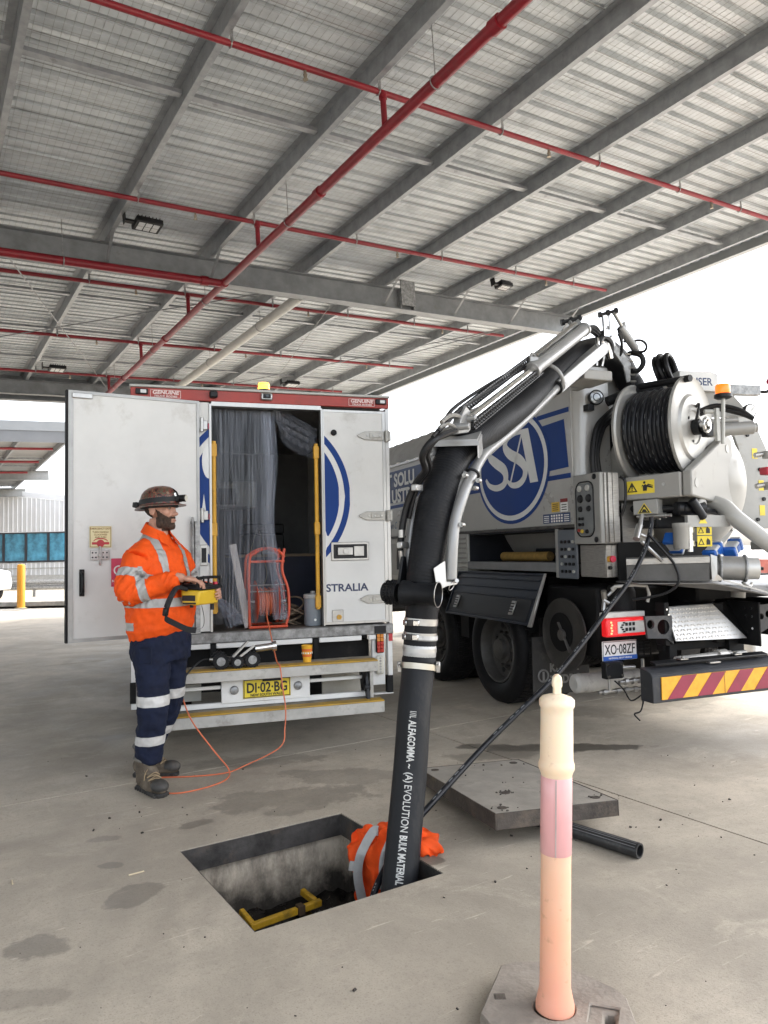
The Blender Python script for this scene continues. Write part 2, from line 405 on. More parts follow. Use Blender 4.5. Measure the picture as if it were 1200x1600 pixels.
for (x0, x1, y0, y1) in ((PX0-.13, PX0-.03, PY0-.13, PY1+.13), (PX1+.03, PX1+.13, PY0-.13, PY1+.13), (PX0-.03, PX1+.03, PY0-.13, PY0-.03), (PX0-.03, PX1+.03, PY1+.03, PY1+.13)):
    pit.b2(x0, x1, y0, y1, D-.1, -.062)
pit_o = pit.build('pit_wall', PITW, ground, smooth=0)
pf = MB(); nx = 24
vs_ = [[pf.b.verts.new((PX0-.03+(PX1-PX0+.06)*i/nx, PY0-.03+(PY1-PY0+.06)*j/nx, D+.05*noise.noise(Vector((i*.45, j*.45, 3)))+.02*noise.noise(Vector((i*1.7, j*1.7, 9)))+(.03 if i > 14 and j > 15 else 0)*noise.noise(Vector((i*.8, j*.8, 5))))) for j in range(nx+1)] for i in range(nx+1)]
for i in range(nx):
    for j in range(nx): pf.b.faces.new((vs_[i][j], vs_[i+1][j], vs_[i+1][j+1], vs_[i][j+1]))
pf.build('pit_floor', PITF, ground, smooth=60)
rim = MB()
w = .006
for (x0, x1, y0, y1) in ((PX0-.0285, PX0-.0005, PY0-.0285, PY1+.0285), (PX1+.0005, PX1+.0285, PY0-.0285, PY1+.0285)):
    rim.b2(x0, x1, y0, y1, -.115, -.0615)
for (x0, x1, y0, y1) in ((PX0-.0003, PX1+.0003, PY1+.0005, PY1+.0285), (PX0-.0003, PX1+.0003, PY0-.0285, PY0-.0005)):
    rim.b2(x0, x1, y0, y1, -.115, -.0615)
rim.build('pit_rim', DARKSTEEL, ground, smooth=0)
lin = MB()
lin.b2(PX0+.0005, PX0+.0065, PY0+.0005, PY1-.0005, -.118, -.004); lin.b2(PX1-.0065, PX1-.0005, PY0+.0005, PY1-.0005, -.118, -.004)
lin.b2(PX0+.007, PX1-.007, PY1-.0065, PY1-.0005, -.118, -.0045); lin.b2(PX0+.007, PX1-.007, PY0+.0005, PY0+.0065, -.118, -.0045)
lin.build('pit_steel_lining', DARKSTEEL, ground, smooth=0)

# ================================================================== CANOPY
ROOF_Z = 5.93
bx, by_, bz = Vector((.843, .537, .040)), Vector((-.537, .844, -.021)), None
bx.normalize(); bz = bx.cross(by_).normalized(); by_ = bz.cross(bx)
SHEETM = mat('galvanised_sheet', (.54, .575, .60), .42, metal=.3, var=.10, scale=3, dirt=((.40, .425, .44), .32, 2.2))
PURLINM = mat('purlin_steel', (.33, .345, .36), .4, metal=.5, var=.14, scale=7, dirt=((.14, .14, .13), .2, 5))
BEAMM = mat('beam_steel', (.24, .252, .26), .5, metal=.35, var=.16, scale=4, dirt=((.17, .165, .155), .3, 3))
WIREM = mat('mesh_wire', (.30, .30, .29), .5, metal=.5, var=.1)
def canopy_root(label, org):
    t = thing('canopy', label, 'canopy')
    R = Matrix.Identity(4)
    for i in range(3): R[i][0] = bx[i]; R[i][1] = by_[i]; R[i][2] = bz[i]; R[i][3] = org[i]
    t.matrix_world = R; t.rotation_mode = 'XYZ'
    return t
PUR_H = .18
def purlin_mb(L):
    m = MB()           # Z section: web, bottom flange with lip, top flange
    m.b2(-.0015, .0015, 0, L, .003, PUR_H-.003)
    m.b2(-.0015, .062, 0, L, 0, .0029); m.b2(.0591, .062, 0, L, .003, .018)
    m.b2(-.07, .0015, 0, L, PUR_H-.0029, PUR_H)
    return m
def sheet_mb(x0, x1, w, pitch=.19):
    """roof sheet seen from below: broad pans, narrow raised ribs; runs along x"""
    m = MB(); rows = []
    y = 0.; prof = []
    while y < w-1e-6:
        prof += [(y, .0), (y+.115, .0), (y+.128, .045), (y+.177, .045)]
        y += pitch
    prof.append((w+.02, .0))
    for (py, pz) in prof: rows.append((m.b.verts.new((x0, py, pz)), m.b.verts.new((x1, py, pz))))
    for a, b in zip(rows, rows[1:]): m.b.faces.new((a[0], a[1], b[1], b[0]))
    return m
def ibeam(m, p0, p1, h, fw_, web=.012, fl=.014):
    """I section along x or y between plan points, top at z=0"""
    p0, p1 = V3(p0), V3(p1)
    m.bar(p0+Vector((0, 0, -h/2)), p1+Vector((0, 0, -h/2)), web, h-2*fl-.001)
    m.bar(p0+Vector((0, 0, -fl/2)), p1+Vector((0, 0, -fl/2)), fw_, fl); m.bar(p0+Vector((0, 0, -h+fl/2)), p1+Vector((0, 0, -h+fl/2)), fw_, fl)
XL, XR, YN, YF = -18.0, 11.55, -1.6, 19.3
canopy = canopy_root('big grey steel carport roof overhead with red sprinkler pipes', (0, 0, ROOF_Z))
PX = [.69, 2.18, 3.66, 5.21, 6.72, 8.22, 9.56, 10.97]
PX = [.69-1.5*k for k in range(12, 0, -1)]+PX
me = None
for x in PX:
    if me is None:
        o = purlin_mb(YF-YN).build('purlin', PURLINM, canopy, smooth=0); me = o.data
    else: o = link('purlin', me, canopy)
    o.location = (x, YN, 0)
sh = None; y = YN
while y < YF-.1:
    if sh is None:
        o = sheet_mb(XL, XR, .76).build('roof_sheet', SHEETM, canopy, smooth=0); sh = o.data
    else: o = link('roof_sheet', sh, canopy)
    o.location = (0, y, PUR_H+.006); y += .76
# flashing along the open right-hand edge, gutter beam below it
ed = MB(); ed.b2(XR+.001, XR+.016, YN, YF, .0, .30); ed.b2(XR-.12, XR, YN, YF, .0, .003); ed.bar((XR+.05, YN, .285), (XR+.05, YF, .285), .068, .03)
ed.build('edge_fascia', mat('fascia_steel', (.40, .415, .42), .45, metal=.35, var=.08, scale=3), canopy, smooth=0)
bm_ = MB(); ibeam(bm_, (XL, 10.52, -.002), (XR+.05, 10.52, -.002), .37, .19)
bm_.build('main_beam', BEAMM, canopy, smooth=0)
bm_ = MB(); ibeam(bm_, (XL, 2.2, -.002), (XR+.05, 2.2, -.002), .37, .19); bm_.build('main_beam', BEAMM, canopy, smooth=0)
fb = MB(); fb.b2(XL, XR+.05, YF+.001, YF+.03, -.42, .27); fb.b2(XL, XR+.05, YF-.16, YF, -.42, -.40); ibeam(fb, (XL, YF-.35, -.002), (XR, YF-.35, -.002), .33, .16)
fb.build('end_fascia', BEAMM, canopy, smooth=0)
st = MB()                                                  # the tapered top end of a hidden post above the beam, with web stiffeners
st.b2(7.05, 7.075, 10.43, 10.61, -.355, -.017); st.b2(7.33, 7.355, 10.43, 10.61, -.355, -.017)
st.b2(7.06, 7.35, 10.40, 10.425, -.30, .14); st.build('beam_stiffener', GALV, canopy, smooth=0)
# bridging between the purlins
br = MB(); br.b2(.01, 1.47, -.04, .04, .06, .0625); br.b2(.01, 1.47, -.04, -.0375, .063, .10); br.b2(.01, 1.47, .0375, .04, .063, .10)
bo = br.build('bridging', PURLINM, canopy, smooth=0); bo.location = (PX[0], 6.92, 0); first = True
for yy in (6.92, 12.95, 14.95, 17.05):
    for x, x2 in zip(PX, PX[1:]):
        if first: first = False; continue
        o = link('bridging', bo.data, canopy); o.location = (x, yy, 0); o.scale = ((x2-x)/1.49, 1, 1)
# fly braces, tie rods
for (x, s) in ((3.66, .55), (6.72, .5), (8.22, -.5), (9.56, .5), (10.97, -.45), (2.18, .5), (.69, .5)):
    m = MB(); m.bar((x+.02, 10.52-.6, .05), (x+.02, 10.52-.02, -.34), .04, .006); m.build('fly_brace', BEAMM, canopy, smooth=0)
for a, b2_ in (((1.0, 10.7, -.30), (3.98, 18.9, -.05)), ((-2.0, 18.9, -.08), (4.81, 10.66, -.28)), ((9.0, 15.2, -.06), (9.9, 10.62, -.30)), ((6.1, 18.9, -.06), (9.9, 10.66, -.30))):
    m = MB(); m.cyl(a, b2_, .010, n=6); m.build('tie_rod', BEAMM if a[0] < 0 or a[0] > 5 else GALV, canopy)
m = MB(); m.cyl((5.86, 10.75, -.34), (7.9, 18.8, -.30), .006, n=5); m.build('hanging_cable', GALV, canopy)
# bird mesh stretched over the purlins (far too many wires to count)
def wires(x0, x1, y0, y1, dx, dy, r, z):
    m = MB()
    def wire(p, q, u, v):
        A = [m.b.verts.new(V3(p)+o) for o in (u*r, v*r, -u*r, -v*r)]; B = [m.b.verts.new(V3(q)+o) for o in (u*r, v*r, -u*r, -v*r)]
        for i in range(4): m.b.faces.new((A[i], A[(i+1) % 4], B[(i+1) % 4], B[i]))
    x = x0
    while x < x1: wire((x, y0, z), (x, y1, z), Vector((1, 0, 0)), Vector((0, 0, 1))); x += dx
    y = y0
    while y < y1: wire((x0, y, z+.002), (x1, y, z+.002), Vector((0, 1, 0)), Vector((0, 0, 1))); y += dy
    return m
wm = wires(-9, XR-.05, 3.2, YF-.05, .075, .15, .0013, PUR_H+.003)
o = wm.build('safety_mesh', WIREM, canopy, smooth=0); o['kind'] = 'stuff'
wm = MB()
for k in range(40): # overlaps of the mesh widths, where wires double up
    yy = 3.4+k*.42
    wm.bar((-9, yy, PUR_H+.004), (XR-.06, yy+.02, PUR_H+.004), .006, .002)
o = wm.build('mesh_overlap', WIREM, canopy, smooth=0); o['kind'] = 'stuff'

# ---- sprinkler pipes: hang under the purlins
HEADM = mat('sprinkler_brass', (.30, .26, .2), .4, metal=.8)
def pipe_thing(label, pts, r, heads=(), drops=(), clips=()):
    t = thing('sprinkler_pipe', label, 'pipe', group='red sprinkler pipes under the canopy')
    t.matrix_world = canopy.matrix_world
    m = MB(); m.tube(pts, r, 10)
    for x in drops: pass
    m.build('pipe_run', PIPE_RED, t)
    for h in heads:
        m = MB(); m.cyl((h[0], h[1], h[2]), (h[0], h[1], h[2]-.035), .014, n=8); m.cyl((h[0], h[1], h[2]-.035), (h[0], h[1], h[2]-.075), .022, .012, n=8); m.cyl((h[0], h[1], h[2]-.078), (h[0], h[1], h[2]-.082), .026, n=8)
        m.build('sprinkler_head', HEADM, t)
    for d in drops:
        m = MB(); m.cyl(d[0], d[1], .03, n=10); m.cyl(V3(d[0])+Vector((0, 0, .0)), V3(d[0])+Vector((0, 0, -.06)), .042, n=10); m.build('riser', PIPE_RED, t)
    for c in clips:
        m = MB(); m.bar((c[0], c[1]-.03, c[2]+.0), (c[0], c[1]-.03, .02), .03, .004, (0, 1, 0)); m.torus((c[0], c[1], c[2]), (1, 0, 0), r+.006, .006, 14, 5); m.build('pipe_clip', GALV, t)
    return t
MX = 3.78
names = ['red sprinkler branch pipe nearest the camera crossing the top of the photo', 'second red sprinkler branch pipe, just before the main beam by the floodlight',
         'third red sprinkler branch pipe, just behind the main beam', 'fourth red sprinkler branch pipe, far behind the main beam', 'red sprinkler branch pipe farthest away along the end beam']
for k, (yy, xe) in enumerate(((5.79, 10.9), (8.87, 10.45), (11.78, 10.6), (14.75, 10.3), (17.6, 9.9))):
    hd = [(x, yy, -.13) for x in (PX[i]+.75 for i in range(5, len(PX)-1, 2)) if x < xe]
    pipe_thing(names[k], [(-13.5, yy, -.1), (xe, yy, -.1)], .030, hd, [((MX-.02, yy, -.1), (MX-.02, yy, -.42))], [(x+.05, yy, -.1) for x in PX if x < xe and x > -4])
t = pipe_thing('thick red sprinkler main pipe running away over the van', [(MX, -1.4, -.45), (MX, 18.9, -.45)], .052)
for yy in (4.2, 7.2, 10.22, 13.2, 16.3):
    m = MB(); m.cyl((MX, yy-.05, -.45), (MX, yy+.05, -.45), .066, n=12); m.build('coupling', PIPE_RED, t)
    m = MB(); m.cyl((MX, yy+.8, -.39), (MX, yy+.8, PUR_H), .005, n=5); m.torus((MX, yy+.8, -.45), (0, 1, 0), .060, .006, 14, 5); m.build('hanger', GALV, t)
t = pipe_thing('thick red feed pipe running along the near side of the main beam', [(-13.5, 10.22, -.45), (MX-.03, 10.22, -.45)], .056)
m = MB(); m.cyl((MX-.34, 10.22, -.45), (MX-.24, 10.22, -.45), .07, n=12); m.build('coupling', PIPE_RED, t)
for x in (1.6, -2.4): m = MB(); m.cyl((x, 10.22, -.39), (x, 10.22, .1), .005, n=5); m.torus((x, 10.22, -.45), (1, 0, 0), .066, .007, 14, 5); m.build('hanger', GALV, t)
# ---- grey downpipe sloping away behind the beam
t = thing('downpipe', 'long pale grey drain pipe slung under the purlins behind the main beam', 'pipe'); t.matrix_world = canopy.matrix_world
m = MB(); m.cyl((5.32, 10.66, -.25), (5.34, 18.8, -.28), .085, n=18); m.build('pipe_run', mat('grey_pvc', (.50, .50, .47), .45, var=.06), t)
m = MB(); m.cyl((5.32, 10.63, -.25), (5.32, 10.76, -.25), .1, n=18); m.build('collar', GALV, t)
for yy in (12.5, 15.2): m = MB(); m.torus((5.33, yy, -.26), (0, 1, 0), .09, .008, 18, 5); m.cyl((5.33, yy, -.17), (5.33, yy, .1), .006, n=5); m.build('hanger', GALV, t)
# ---- floodlights (unlit)
LENS = mat('floodlight_lens', (.55, .56, .56), .25, var=.05)
def floodlight(label, x, y, w=.34, d=.24):
    t = thing('floodlight', label, 'floodlight', group='floodlights under the canopy'); t.matrix_world = canopy.matrix_world @ Matrix.Translation((x, y, -.10)) @ Euler((radians(-8), 0, radians(4))).to_matrix().to_4x4()
    m = MB(); m.b2(-w/2, w/2, -d/2, d/2, -.02, .05)
    for k in range(7): m.b2(-w/2+.03+k*(w-.06)/6-.004, -w/2+.03+k*(w-.06)/6+.004, -d/2+.02, d/2-.02, .0505, .085)
    m.build('housing', BLACKP, t, bevel=.008)
    for i in range(3):
        for j in range(2):
            m = MB(); m.b2(-w/2+.03+i*(w-.06)/3+.008, -w/2+.03+(i+1)*(w-.06)/3-.008, -d/2+.03+j*(d-.06)/2+.008, -d/2+.03+(j+1)*(d-.06)/2-.008, -.028, -.0205); m.build('lens', LENS, t)
    m = MB(); m.b2(-w/2-.12, -w/2-.001, -.03, .03, .0, .03); m.b2(-w/2-.13, -w/2-.121, -.05, .05, -.02, .12); m.build('bracket', BLACKP, t)
floodlight('black floodlight left of the red main pipe, just before the main beam', 2.52, 9.53)
floodlight('small black floodlight far left at the end beam', 2.62, 17.3)
floodlight('black floodlight right of the beam stiffener, seen edge on', 8.55, 9.45, .26, .2)
floodlight('tiny floodlight far back above the van beacon', 8.2, 17.2, .36, .26)

# ---- the next canopies across the yard
def far_canopy(label, org, x0, x1, y0, y1, fas):
    t = canopy_root(label, org); t['group'] = 'canopies across the yard'
    m = MB(); m.b2(x0, x1, y0, y1, .22, .24); m.build('roof_sheet', mat('far_sheet', (.30, .30, .30), .5, metal=.3, var=.1, scale=2), t, smooth=0)
    m = MB(); m.b2(x0, x1+.02, y0-.03, y0-.001, -.34, .03); m.build('end_fascia', mat('far_fascia', (.13, .135, .14), .55, var=.08, scale=1), t, smooth=0)
    m = MB(); m.b2(x0, x1+.02, y0-.05, y0-.031, .031, .34); m.build('gutter', mat('gutter_grey', (.20, .21, .215), .5, var=.06, scale=1), t, smooth=0)
    x = x1-.08; pm = None
    while x > x0:
        if pm is None: o = MB().b2(-.04, .04, y0, y1, 0, .21).build('purlin', PURLINM, t, smooth=0); pm = o.data
        else: o = link('purlin', pm, t)
        o.location.x = x; x -= 1.5
    for yy in fas:
        m = MB(); ibeam(m, (x0, yy, -.002), (x1+.5, yy, -.002), .40, .2); m.build('main_beam', mat('pale_beam', (.24, .245, .24), .5, metal=.2, var=.08), t, smooth=0)
    yy = y0+2.2; bm2 = None
    while yy < y1:
        if bm2 is None: o = MB().b2(x0, x1, -.04, .04, .08, .14).build('bridging', PURLINM, t, smooth=0); bm2 = o.data
        else: o = link('bridging', bm2, t)
        o.location.y = yy; yy += 2.4
    m = MB(); m.cyl((1.2, y0+1, -.8), (1.2, y1, -.8), .07, n=8); m.cyl((1.2, y0+3, -.8), (1.2, y0+3, -.1), .05, n=8); m.build('sprinkler_main', PIPE_RED, t)
    for yy in (y0+3, y0+6.5, y0+10): m = MB(); m.cyl((x0, yy, -.1), (x1-.4, yy, -.1), .05, n=6); m.build('sprinkler_branch', PIPE_RED, t)
    return t
far_canopy('grey carport roof beyond the gap, open on its right edge', (0, 0, ROOF_Z), -22, 4.65, 25.95, 45.0, (36.2, 44.2))
far_canopy('darker carport roof behind the first one, above the white building', (-2.0, 6.0, ROOF_Z-.35), -16, 22, 47.5, 62, (50, 58))

# ================================================================== BACKGROUND, left
CLAD = mat('white_cladding', (.66, .67, .68), .45, var=.04, scale=1.2, dirt=((.62, .62, .6), .15, 1.5))
BYY = 40.
def W(px, y=BYY): return (px-600)/1160.*y        # world x seen at column px at depth y (used to size the far building)
bld = thing('warehouse_office', 'long white ribbed office building with a strip of blue windows behind the guard rail', 'building', (0, BYY, 0))
bx0, bx1 = -34., -2.
def cladding(z0, z1, z1b, name):
    m = MB(); x = bx0; rows = []
    prof = []
    while x < bx1: prof += [(x, 0), (x+.16, 0), (x+.18, -.035), (x+.23, -.035), (x+.25, 0)]; x += .25
    for (xx, yy) in prof:
        t = (xx-bx0)/(bx1-bx0); rows.append((m.b.verts.new((xx, yy, z0)), m.b.verts.new((xx, yy, z1+(z1b-z1)*t))))
    for a, b in zip(rows, rows[1:]): m.b.faces.new((a[0], b[0], b[1], a[1]))
    m.build(name, CLAD, bld, smooth=0)
cladding(2.88, 6.3, 2.9, 'upper_cladding'); cladding(.55, 1.22, 1.22, 'lower_cladding')
MB().prism([(bx0, -.05, 6.31), (bx1, -.05, 2.91), (bx1, -.05, 3.21), (bx0, -.05, 6.61)], (0, .3, 0)).build('roof_capping', CLAD, bld, smooth=0)
MB().b2(bx0, bx1, .0, .25, 0, .54).build('plinth', mat('pale_render', (.55, .54, .51), .7), bld, smooth=0)
MB().b2(bx0, bx1, -.05, .1, .90, .94).build('rail_line', GREYP, bld, smooth=0)
MB().b2(bx0, bx1, .10, 14, .0, 2.86).build('wall', CLAD, bld, smooth=0)
GLB = mat('blue_window_film', (.07, .27, .40), .2, var=.4, scale=1.6, coat=.15)
FR = mat('window_frame_grey', (.035, .04, .05), .5)
x = -21.7
wm_ = None
while x < -14.6:
    if wm_ is None:
        fr = MB(); ww = 1.2
        fr.b2(0, ww, -.06, .08, 1.26, 1.33); fr.b2(0, ww, -.06, .08, 2.79, 2.86); fr.b2(0, .06, -.06, .08, 1.3301, 2.7899); fr.b2(ww-.06, ww, -.06, .08, 1.3301, 2.7899)
        wm_ = fr.build('window', FR, bld, smooth=0); wm_.location.x = x
        pn = MB().b2(.061, ww-.061, -.01, .01, 1.331, 2.789).build('pane', GLB, wm_, smooth=0)
    else:
        o = dup(wm_, bld); o.location.x = x
    x += 1.203
# guard rail: w-beam on posts
gr = thing('guard_rail', 'grey steel w-beam guard rail along the yard edge', 'guard rail', (0, 26.5, 0))
m = MB(); rows = []
for yy, zz in ((.0, .33), (-.03, .36), (-.08, .40), (-.08, .46), (-.03, .50), (-.03, .54), (-.08, .58), (-.08, .64), (-.03, .68), (0, .71)):
    rows.append((m.b.verts.new((-25, yy, zz)), m.b.verts.new((-6, yy, zz))))
for a, b in zip(rows, rows[1:]): m.b.faces.new((a[0], a[1], b[1], b[0]))
m.build('rail_beam', GALV, gr, smooth=30)
pm = None
for k in range(10):
    if pm is None: o = MB().b2(-.05, .05, .002, .10, 0, .72).build('post', GALV, gr); pm = o.data
    else: o = link('post', pm, gr)
    o.location.x = -24.5+2*k
k_ = MB().b2(-30, -3, 22.75, 22.95, 0, .15).build('kerb', mat('kerb_concrete', (.24, .23, .21), .85, var=.2), None, bevel=.02, kind='structure')
MB().b2(-60, -3, 22.96, 60, .0, .10).build('raised_pavement', mat('pale_pavement', (.36, .32, .26), .85, var=.08), None, smooth=0, kind='structure')
yb = thing('bollard', 'round yellow steel bollard in front of the guard rail at far left', 'bollard', (-10.81, 22.1, 0))
MB().lathe((0, 0, 0), (0, 0, 1), [(.112, 0), (.112, 1.24), (.1, 1.275), (.06, 1.295), (0, 1.30)], 20).build('post', mat('bollard_yellow', (.50, .215, .008), .45, var=.08, scale=2), yb)
MB().lathe((0, 0, 0), (0, 0, 1), [(.17, 0.001), (.17, .012), (.113, .02)], 20).build('base_ring', mat('bollard_base', (.35, .27, .12), .7), yb)
# nose of a parked white car/ute peeping in at the left edge
pc = thing('parked_car', 'white parked vehicle just peeping in at the left edge of the photo', 'vehicle', (-12.42, 24.2, .0), 0)
pc.location = (-13.86, 24.2, 0)
m = MB(); m.prism([(-1.6, 0, .42), (.86, 0, .40), (.90, 0, .62), (.84, 0, 1.02), (.40, 0, 1.12), (-.10, 0, 1.60), (-1.6, 0, 1.66)], (0, 1.7, 0)); m.build('body', mat('car_white', (.55, .55, .55), .3, var=.02, coat=.3), pc, bevel=.05, seg=2)
MB().b2(.82, .905, -.012, .25, .72, .88).build('tail_lamp', mat('lamp_red', (.45, .02, .02), .25), pc, bevel=.01)
for yy in (-.02, 1.5):
    w_ = MB().cyl((.25, yy, .33), (.25, yy+.2, .33), .33, n=24).build('wheel', RUBBER, pc); MB().cyl((.25, yy-.01, .33), (.25, yy+.02, .33), .2, n=16).build('rim', ALU, w_)

# ================================================================== VAN (a box truck fitted out as a workshop)
VO = (-.972, 5.75, 0)
van = thing('service_truck', 'white box truck with red top rail and open rear door, a doorway full of gear', 'truck', VO, 18)
XA, XB = -.935, 1.067
b = MB(); b.b2(XA, XA+.06, .05, 4.6, .885, 2.64).build('side_wall', WHITE, van); 
MB().b2(XB-.05, XB, .05, 4.6, .885, 2.64).build('side_wall', WHITE, van)
MB().b2(XA, XB, .0, 4.6, 2.665, 2.733).build('roof', WHITE, van, bevel=.01)
INT = mat('interior_lining', (.13, .13, .128), .6, var=.1); INTD = mat('interior_dark', (.035, .035, .04), .6, var=.2)
MB().b2(XA+.061, XB-.051, .02, 4.55, .80, .885).build('floor', mat('floor_ply', (.09, .075, .06), .7, var=.3, bump=.2), van)
MB().b2(XA+.061, XB-.051, 2.9, 2.95, .886, 2.63).build('bulkhead', INT, van)
MB().b2(XA+.061, XB-.051, .06, 4.55, 2.635, 2.664).build('ceiling', INT, van)
# rear frame
MB().b2(XA-.004, XB+.004, -.03, .0, 2.638, 2.722).build('top_rail', RED, van, bevel=.004)
MB().b2(XA-.012, XB+.012, -.045, .06, 2.7225, 2.742).build('roof_edge', GREYP, van, bevel=.004)
MB().b2(XB-.028, XB+.006, -.02, .05, .80, 2.637).build('corner_post', ALU, van, bevel=.004)
MB().b2(XA-.006, XA+.03, -.02, .05, .80, 2.637).build('corner_post', ALU, van, bevel=.004)
MB().b2(-.372, -.356, -.026, .05, .89, 2.62).build('door_frame', ALU, van)
MB().b2(.4995, .511, -.022, .05, .89, 2.62).build('door_frame', ALU, van)
MB().b2(-.356, .4995, -.026, .05, 2.605, 2.637).build('door_frame', ALU, van)
# amber beacon, camera, marker lamps, labels on the red rail
AMB = mat('amber_lens', (.75, .28, .01), .2, var=.05, emit=((1., .42, .04), 1.1))
bc = MB().cyl((.06, .06, 2.742), (.06, .06, 2.765), .05, n=20).build('beacon', BLACKP, van)
MB().lathe((.06, .06, 2.7655), (0, 0, 1), [(.046, 0), (.047, .015), (.042, .018), (.045, .035), (.041, .052), (.0, .056)], 20).build('lens', AMB, bc)
cm = MB().b2(.02, .11, -.062, -.031, 2.660, 2.715).build('reversing_camera', ALU, van, bevel=.008); MB().b2(.035, .095, -.070, -.0625, 2.672, 2.706).build('camera_face', BLACKP, cm, bevel=.006)
MB().cyl((.065, -.0705, 2.69), (.065, -.078, 2.69), .012, n=14).build('camera_lens', GLASS_DARK, cm)
for xx in (-.86, 1.0):
    q = MB().b2(xx-.045, xx+.045, -.048, -.0305, 2.668, 2.71).build('marker_lamp', BLACKP, van, bevel=.005); MB().b2(xx-.01, xx+.032, -.053, -.0485, 2.676, 2.702).build('lens', mat('clear_lens', (.6, .6, .6), .15), q, bevel=.003)
MB().b2(-.37, -.31, -.07, -.031, 2.66, 2.715).build('work_lamp', BLACKP, van, bevel=.01)
PINKW = mat('label_pink_white', (.72, .55, .52), .5)
for xc in (-.69, .84):
    s = MB(); y_ = -.0325
    for (x0, x1, z0, z1) in ((-.11, .11, .026, .029), (-.11, .11, -.029, -.026), (-.11, -.107, -.0259, .0259), (.107, .11, -.0259, .0259)): s.b2(xc+x0, xc+x1, y_, y_+.0015, 2.678+z0, 2.678+z1)
    lb = s.build('label_border', PINKW, van, smooth=0)
    text('GENUINE', .040, (xc, -.0335, 2.676), (1, 0, 0), (0, 0, 1), PINKW, lb, 'lettering', .0016, 1.12, 'CENTER', shear=.18)
    text('TRUCK BODIES', .018, (xc, -.0335, 2.655), (1, 0, 0), (0, 0, 1), PINKW, lb, 'lettering', .0006, 1.35, 'CENTER', shear=.1)

def disc_logo(x0, x1, yf, parent, cx=.06, cz=1.915):
    """the part of the round emblem that falls between x0 and x1: outer blue ring, white ring, blue field"""
    def ring(R1, R0, m, yy, name):
        n = 40
        for sgn in (1, -1):
            A, B = [], []
            for i in range(n+1):
                x = x0+(x1-x0)*i/n; dx = x-cx
                if abs(dx) >= R1: continue
                o = sqrt(R1*R1-dx*dx); i_ = sqrt(R0*R0-dx*dx) if abs(dx) < R0 else 0
                A.append((x, yy, cz+sgn*o)); B.append((x, yy, cz+sgn*i_))
            if len(A) > 1:
                s = MB().strip(A, B, (0, .001, 0)); s.build(name, m, parent, smooth=0)
    ring(.672, .625, BLUE, yf-.0016, 'emblem_ring'); ring(.582, 0, BLUE, yf-.0016, 'emblem_field')
# left fixed panel and the right-hand door
lp = MB().b2(XA+.031, -.373, -.018, .03, .893, 2.63).build('rear_panel', WHITE_DOOR, van, bevel=.003)
disc_logo(-.46, -.375, -.018, lp)
s = MB(); A = [(-.375, -.0215, 2.18+.135*cos(t*pi/12)) for t in range(13)]; B = [(-.375-.052*sin(t*pi/12)-.0001, -.0215, 2.18+.135*cos(t*pi/12)) for t in range(13)]
s.strip(A, B, (0, .001, 0)).build('emblem_letter', LOGO_WHITE, lp, smooth=0)
MB().prism([(-.43, -.0215, 1.80), (-.400, -.0215, 1.80), (-.415, -.0215, 1.93)], (0, .001, 0)).build('emblem_letter', LOGO_WHITE, lp, smooth=0)
rd = MB().b2(.5115, 1.038, -.021, .03, .898, 2.612).build('rear_door', WHITE_DOOR, van, bevel=.004, label='white right-hand rear door with blue emblem, closed')
disc_logo(.513, .74, -.021, rd)
MB().prism([(.513, -.0245, 1.45), (.513, -.0245, 1.68), (.535, -.0245, 1.60), (.585, -.0245, 1.585), (.585, -.0245, 1.575), (.54, -.0245, 1.57), (.53, -.0245, 1.50)], (0, .001, 0)).build('emblem_letter', LOGO_WHITE, rd, smooth=0)
s = MB()                         # aluminium edging
for (x0, x1, z0, z1) in ((.5118, .523, .8985, 2.6115), (1.012, 1.0375, .8985, 2.6115), (.5235, 1.0115, .8985, .918), (.5235, 1.0115, 2.592, 2.6115)): s.b2(x0, x1, -.0265, -.0215, z0, z1)
s.build('door_edging', ALU, rd, smooth=0)
text('STRALIA', .083, (.519, -.0225, 1.158), (1, 0, 0), (0, 0, 1), NAVY, rd, 'lettering', .0022, 1.12)
HINGE = mat('hinge_steel', (.40, .39, .36), .45, metal=.6, var=.15, dirt=((.2, .17, .13), .3, 14))
for z in (2.408, 1.757, 1.088):
    m = MB(); m.prism([(.80, -.0275, z-.006), (.80, -.0275, z+.006), (.86, -.0275, z+.033), (.97, -.0275, z+.036), (1.02, -.0275, z+.036), (1.02, -.0275, z-.036), (.97, -.0275, z-.036), (.86, -.0275, z-.033)], (0, -.010, 0))
    h = m.build('strap_hinge', HINGE, rd, bevel=.002)
    m = MB(); m.prism([(.90, -.038, z+.02), (1.0, -.038, z+.012), (1.0, -.038, z-.012), (.90, -.038, z-.02)], (0, -.007, 0)); m.build('hinge_rib', HINGE, h, bevel=.002)
    m = MB(); m.cyl((1.045, -.042, z-.045), (1.045, -.042, z+.045), .017, n=14); m.b2(1.045, 1.078, -.052, -.024, z-.04, z+.04); m.build('hinge_knuckle', HINGE, h, bevel=.002)
    m = MB()
    for xx in (.88, .93, .985): m.bolt((xx, -.045 if xx > .9 else -.0375, z+.0 if xx != .88 else z), (0, -1, 0), .008)
    m.build('bolts', STEEL, h)
lh = MB(); lh.b2(.566, .880, -.031, -.0218, 1.40, 1.548); lh = lh.build('latch_plate', STEEL, rd, bevel=.012, seg=2)
MB().b2(.585, .862, -.0335, -.0312, 1.418, 1.53).build('latch_recess', BLACKP, lh, bevel=.008)
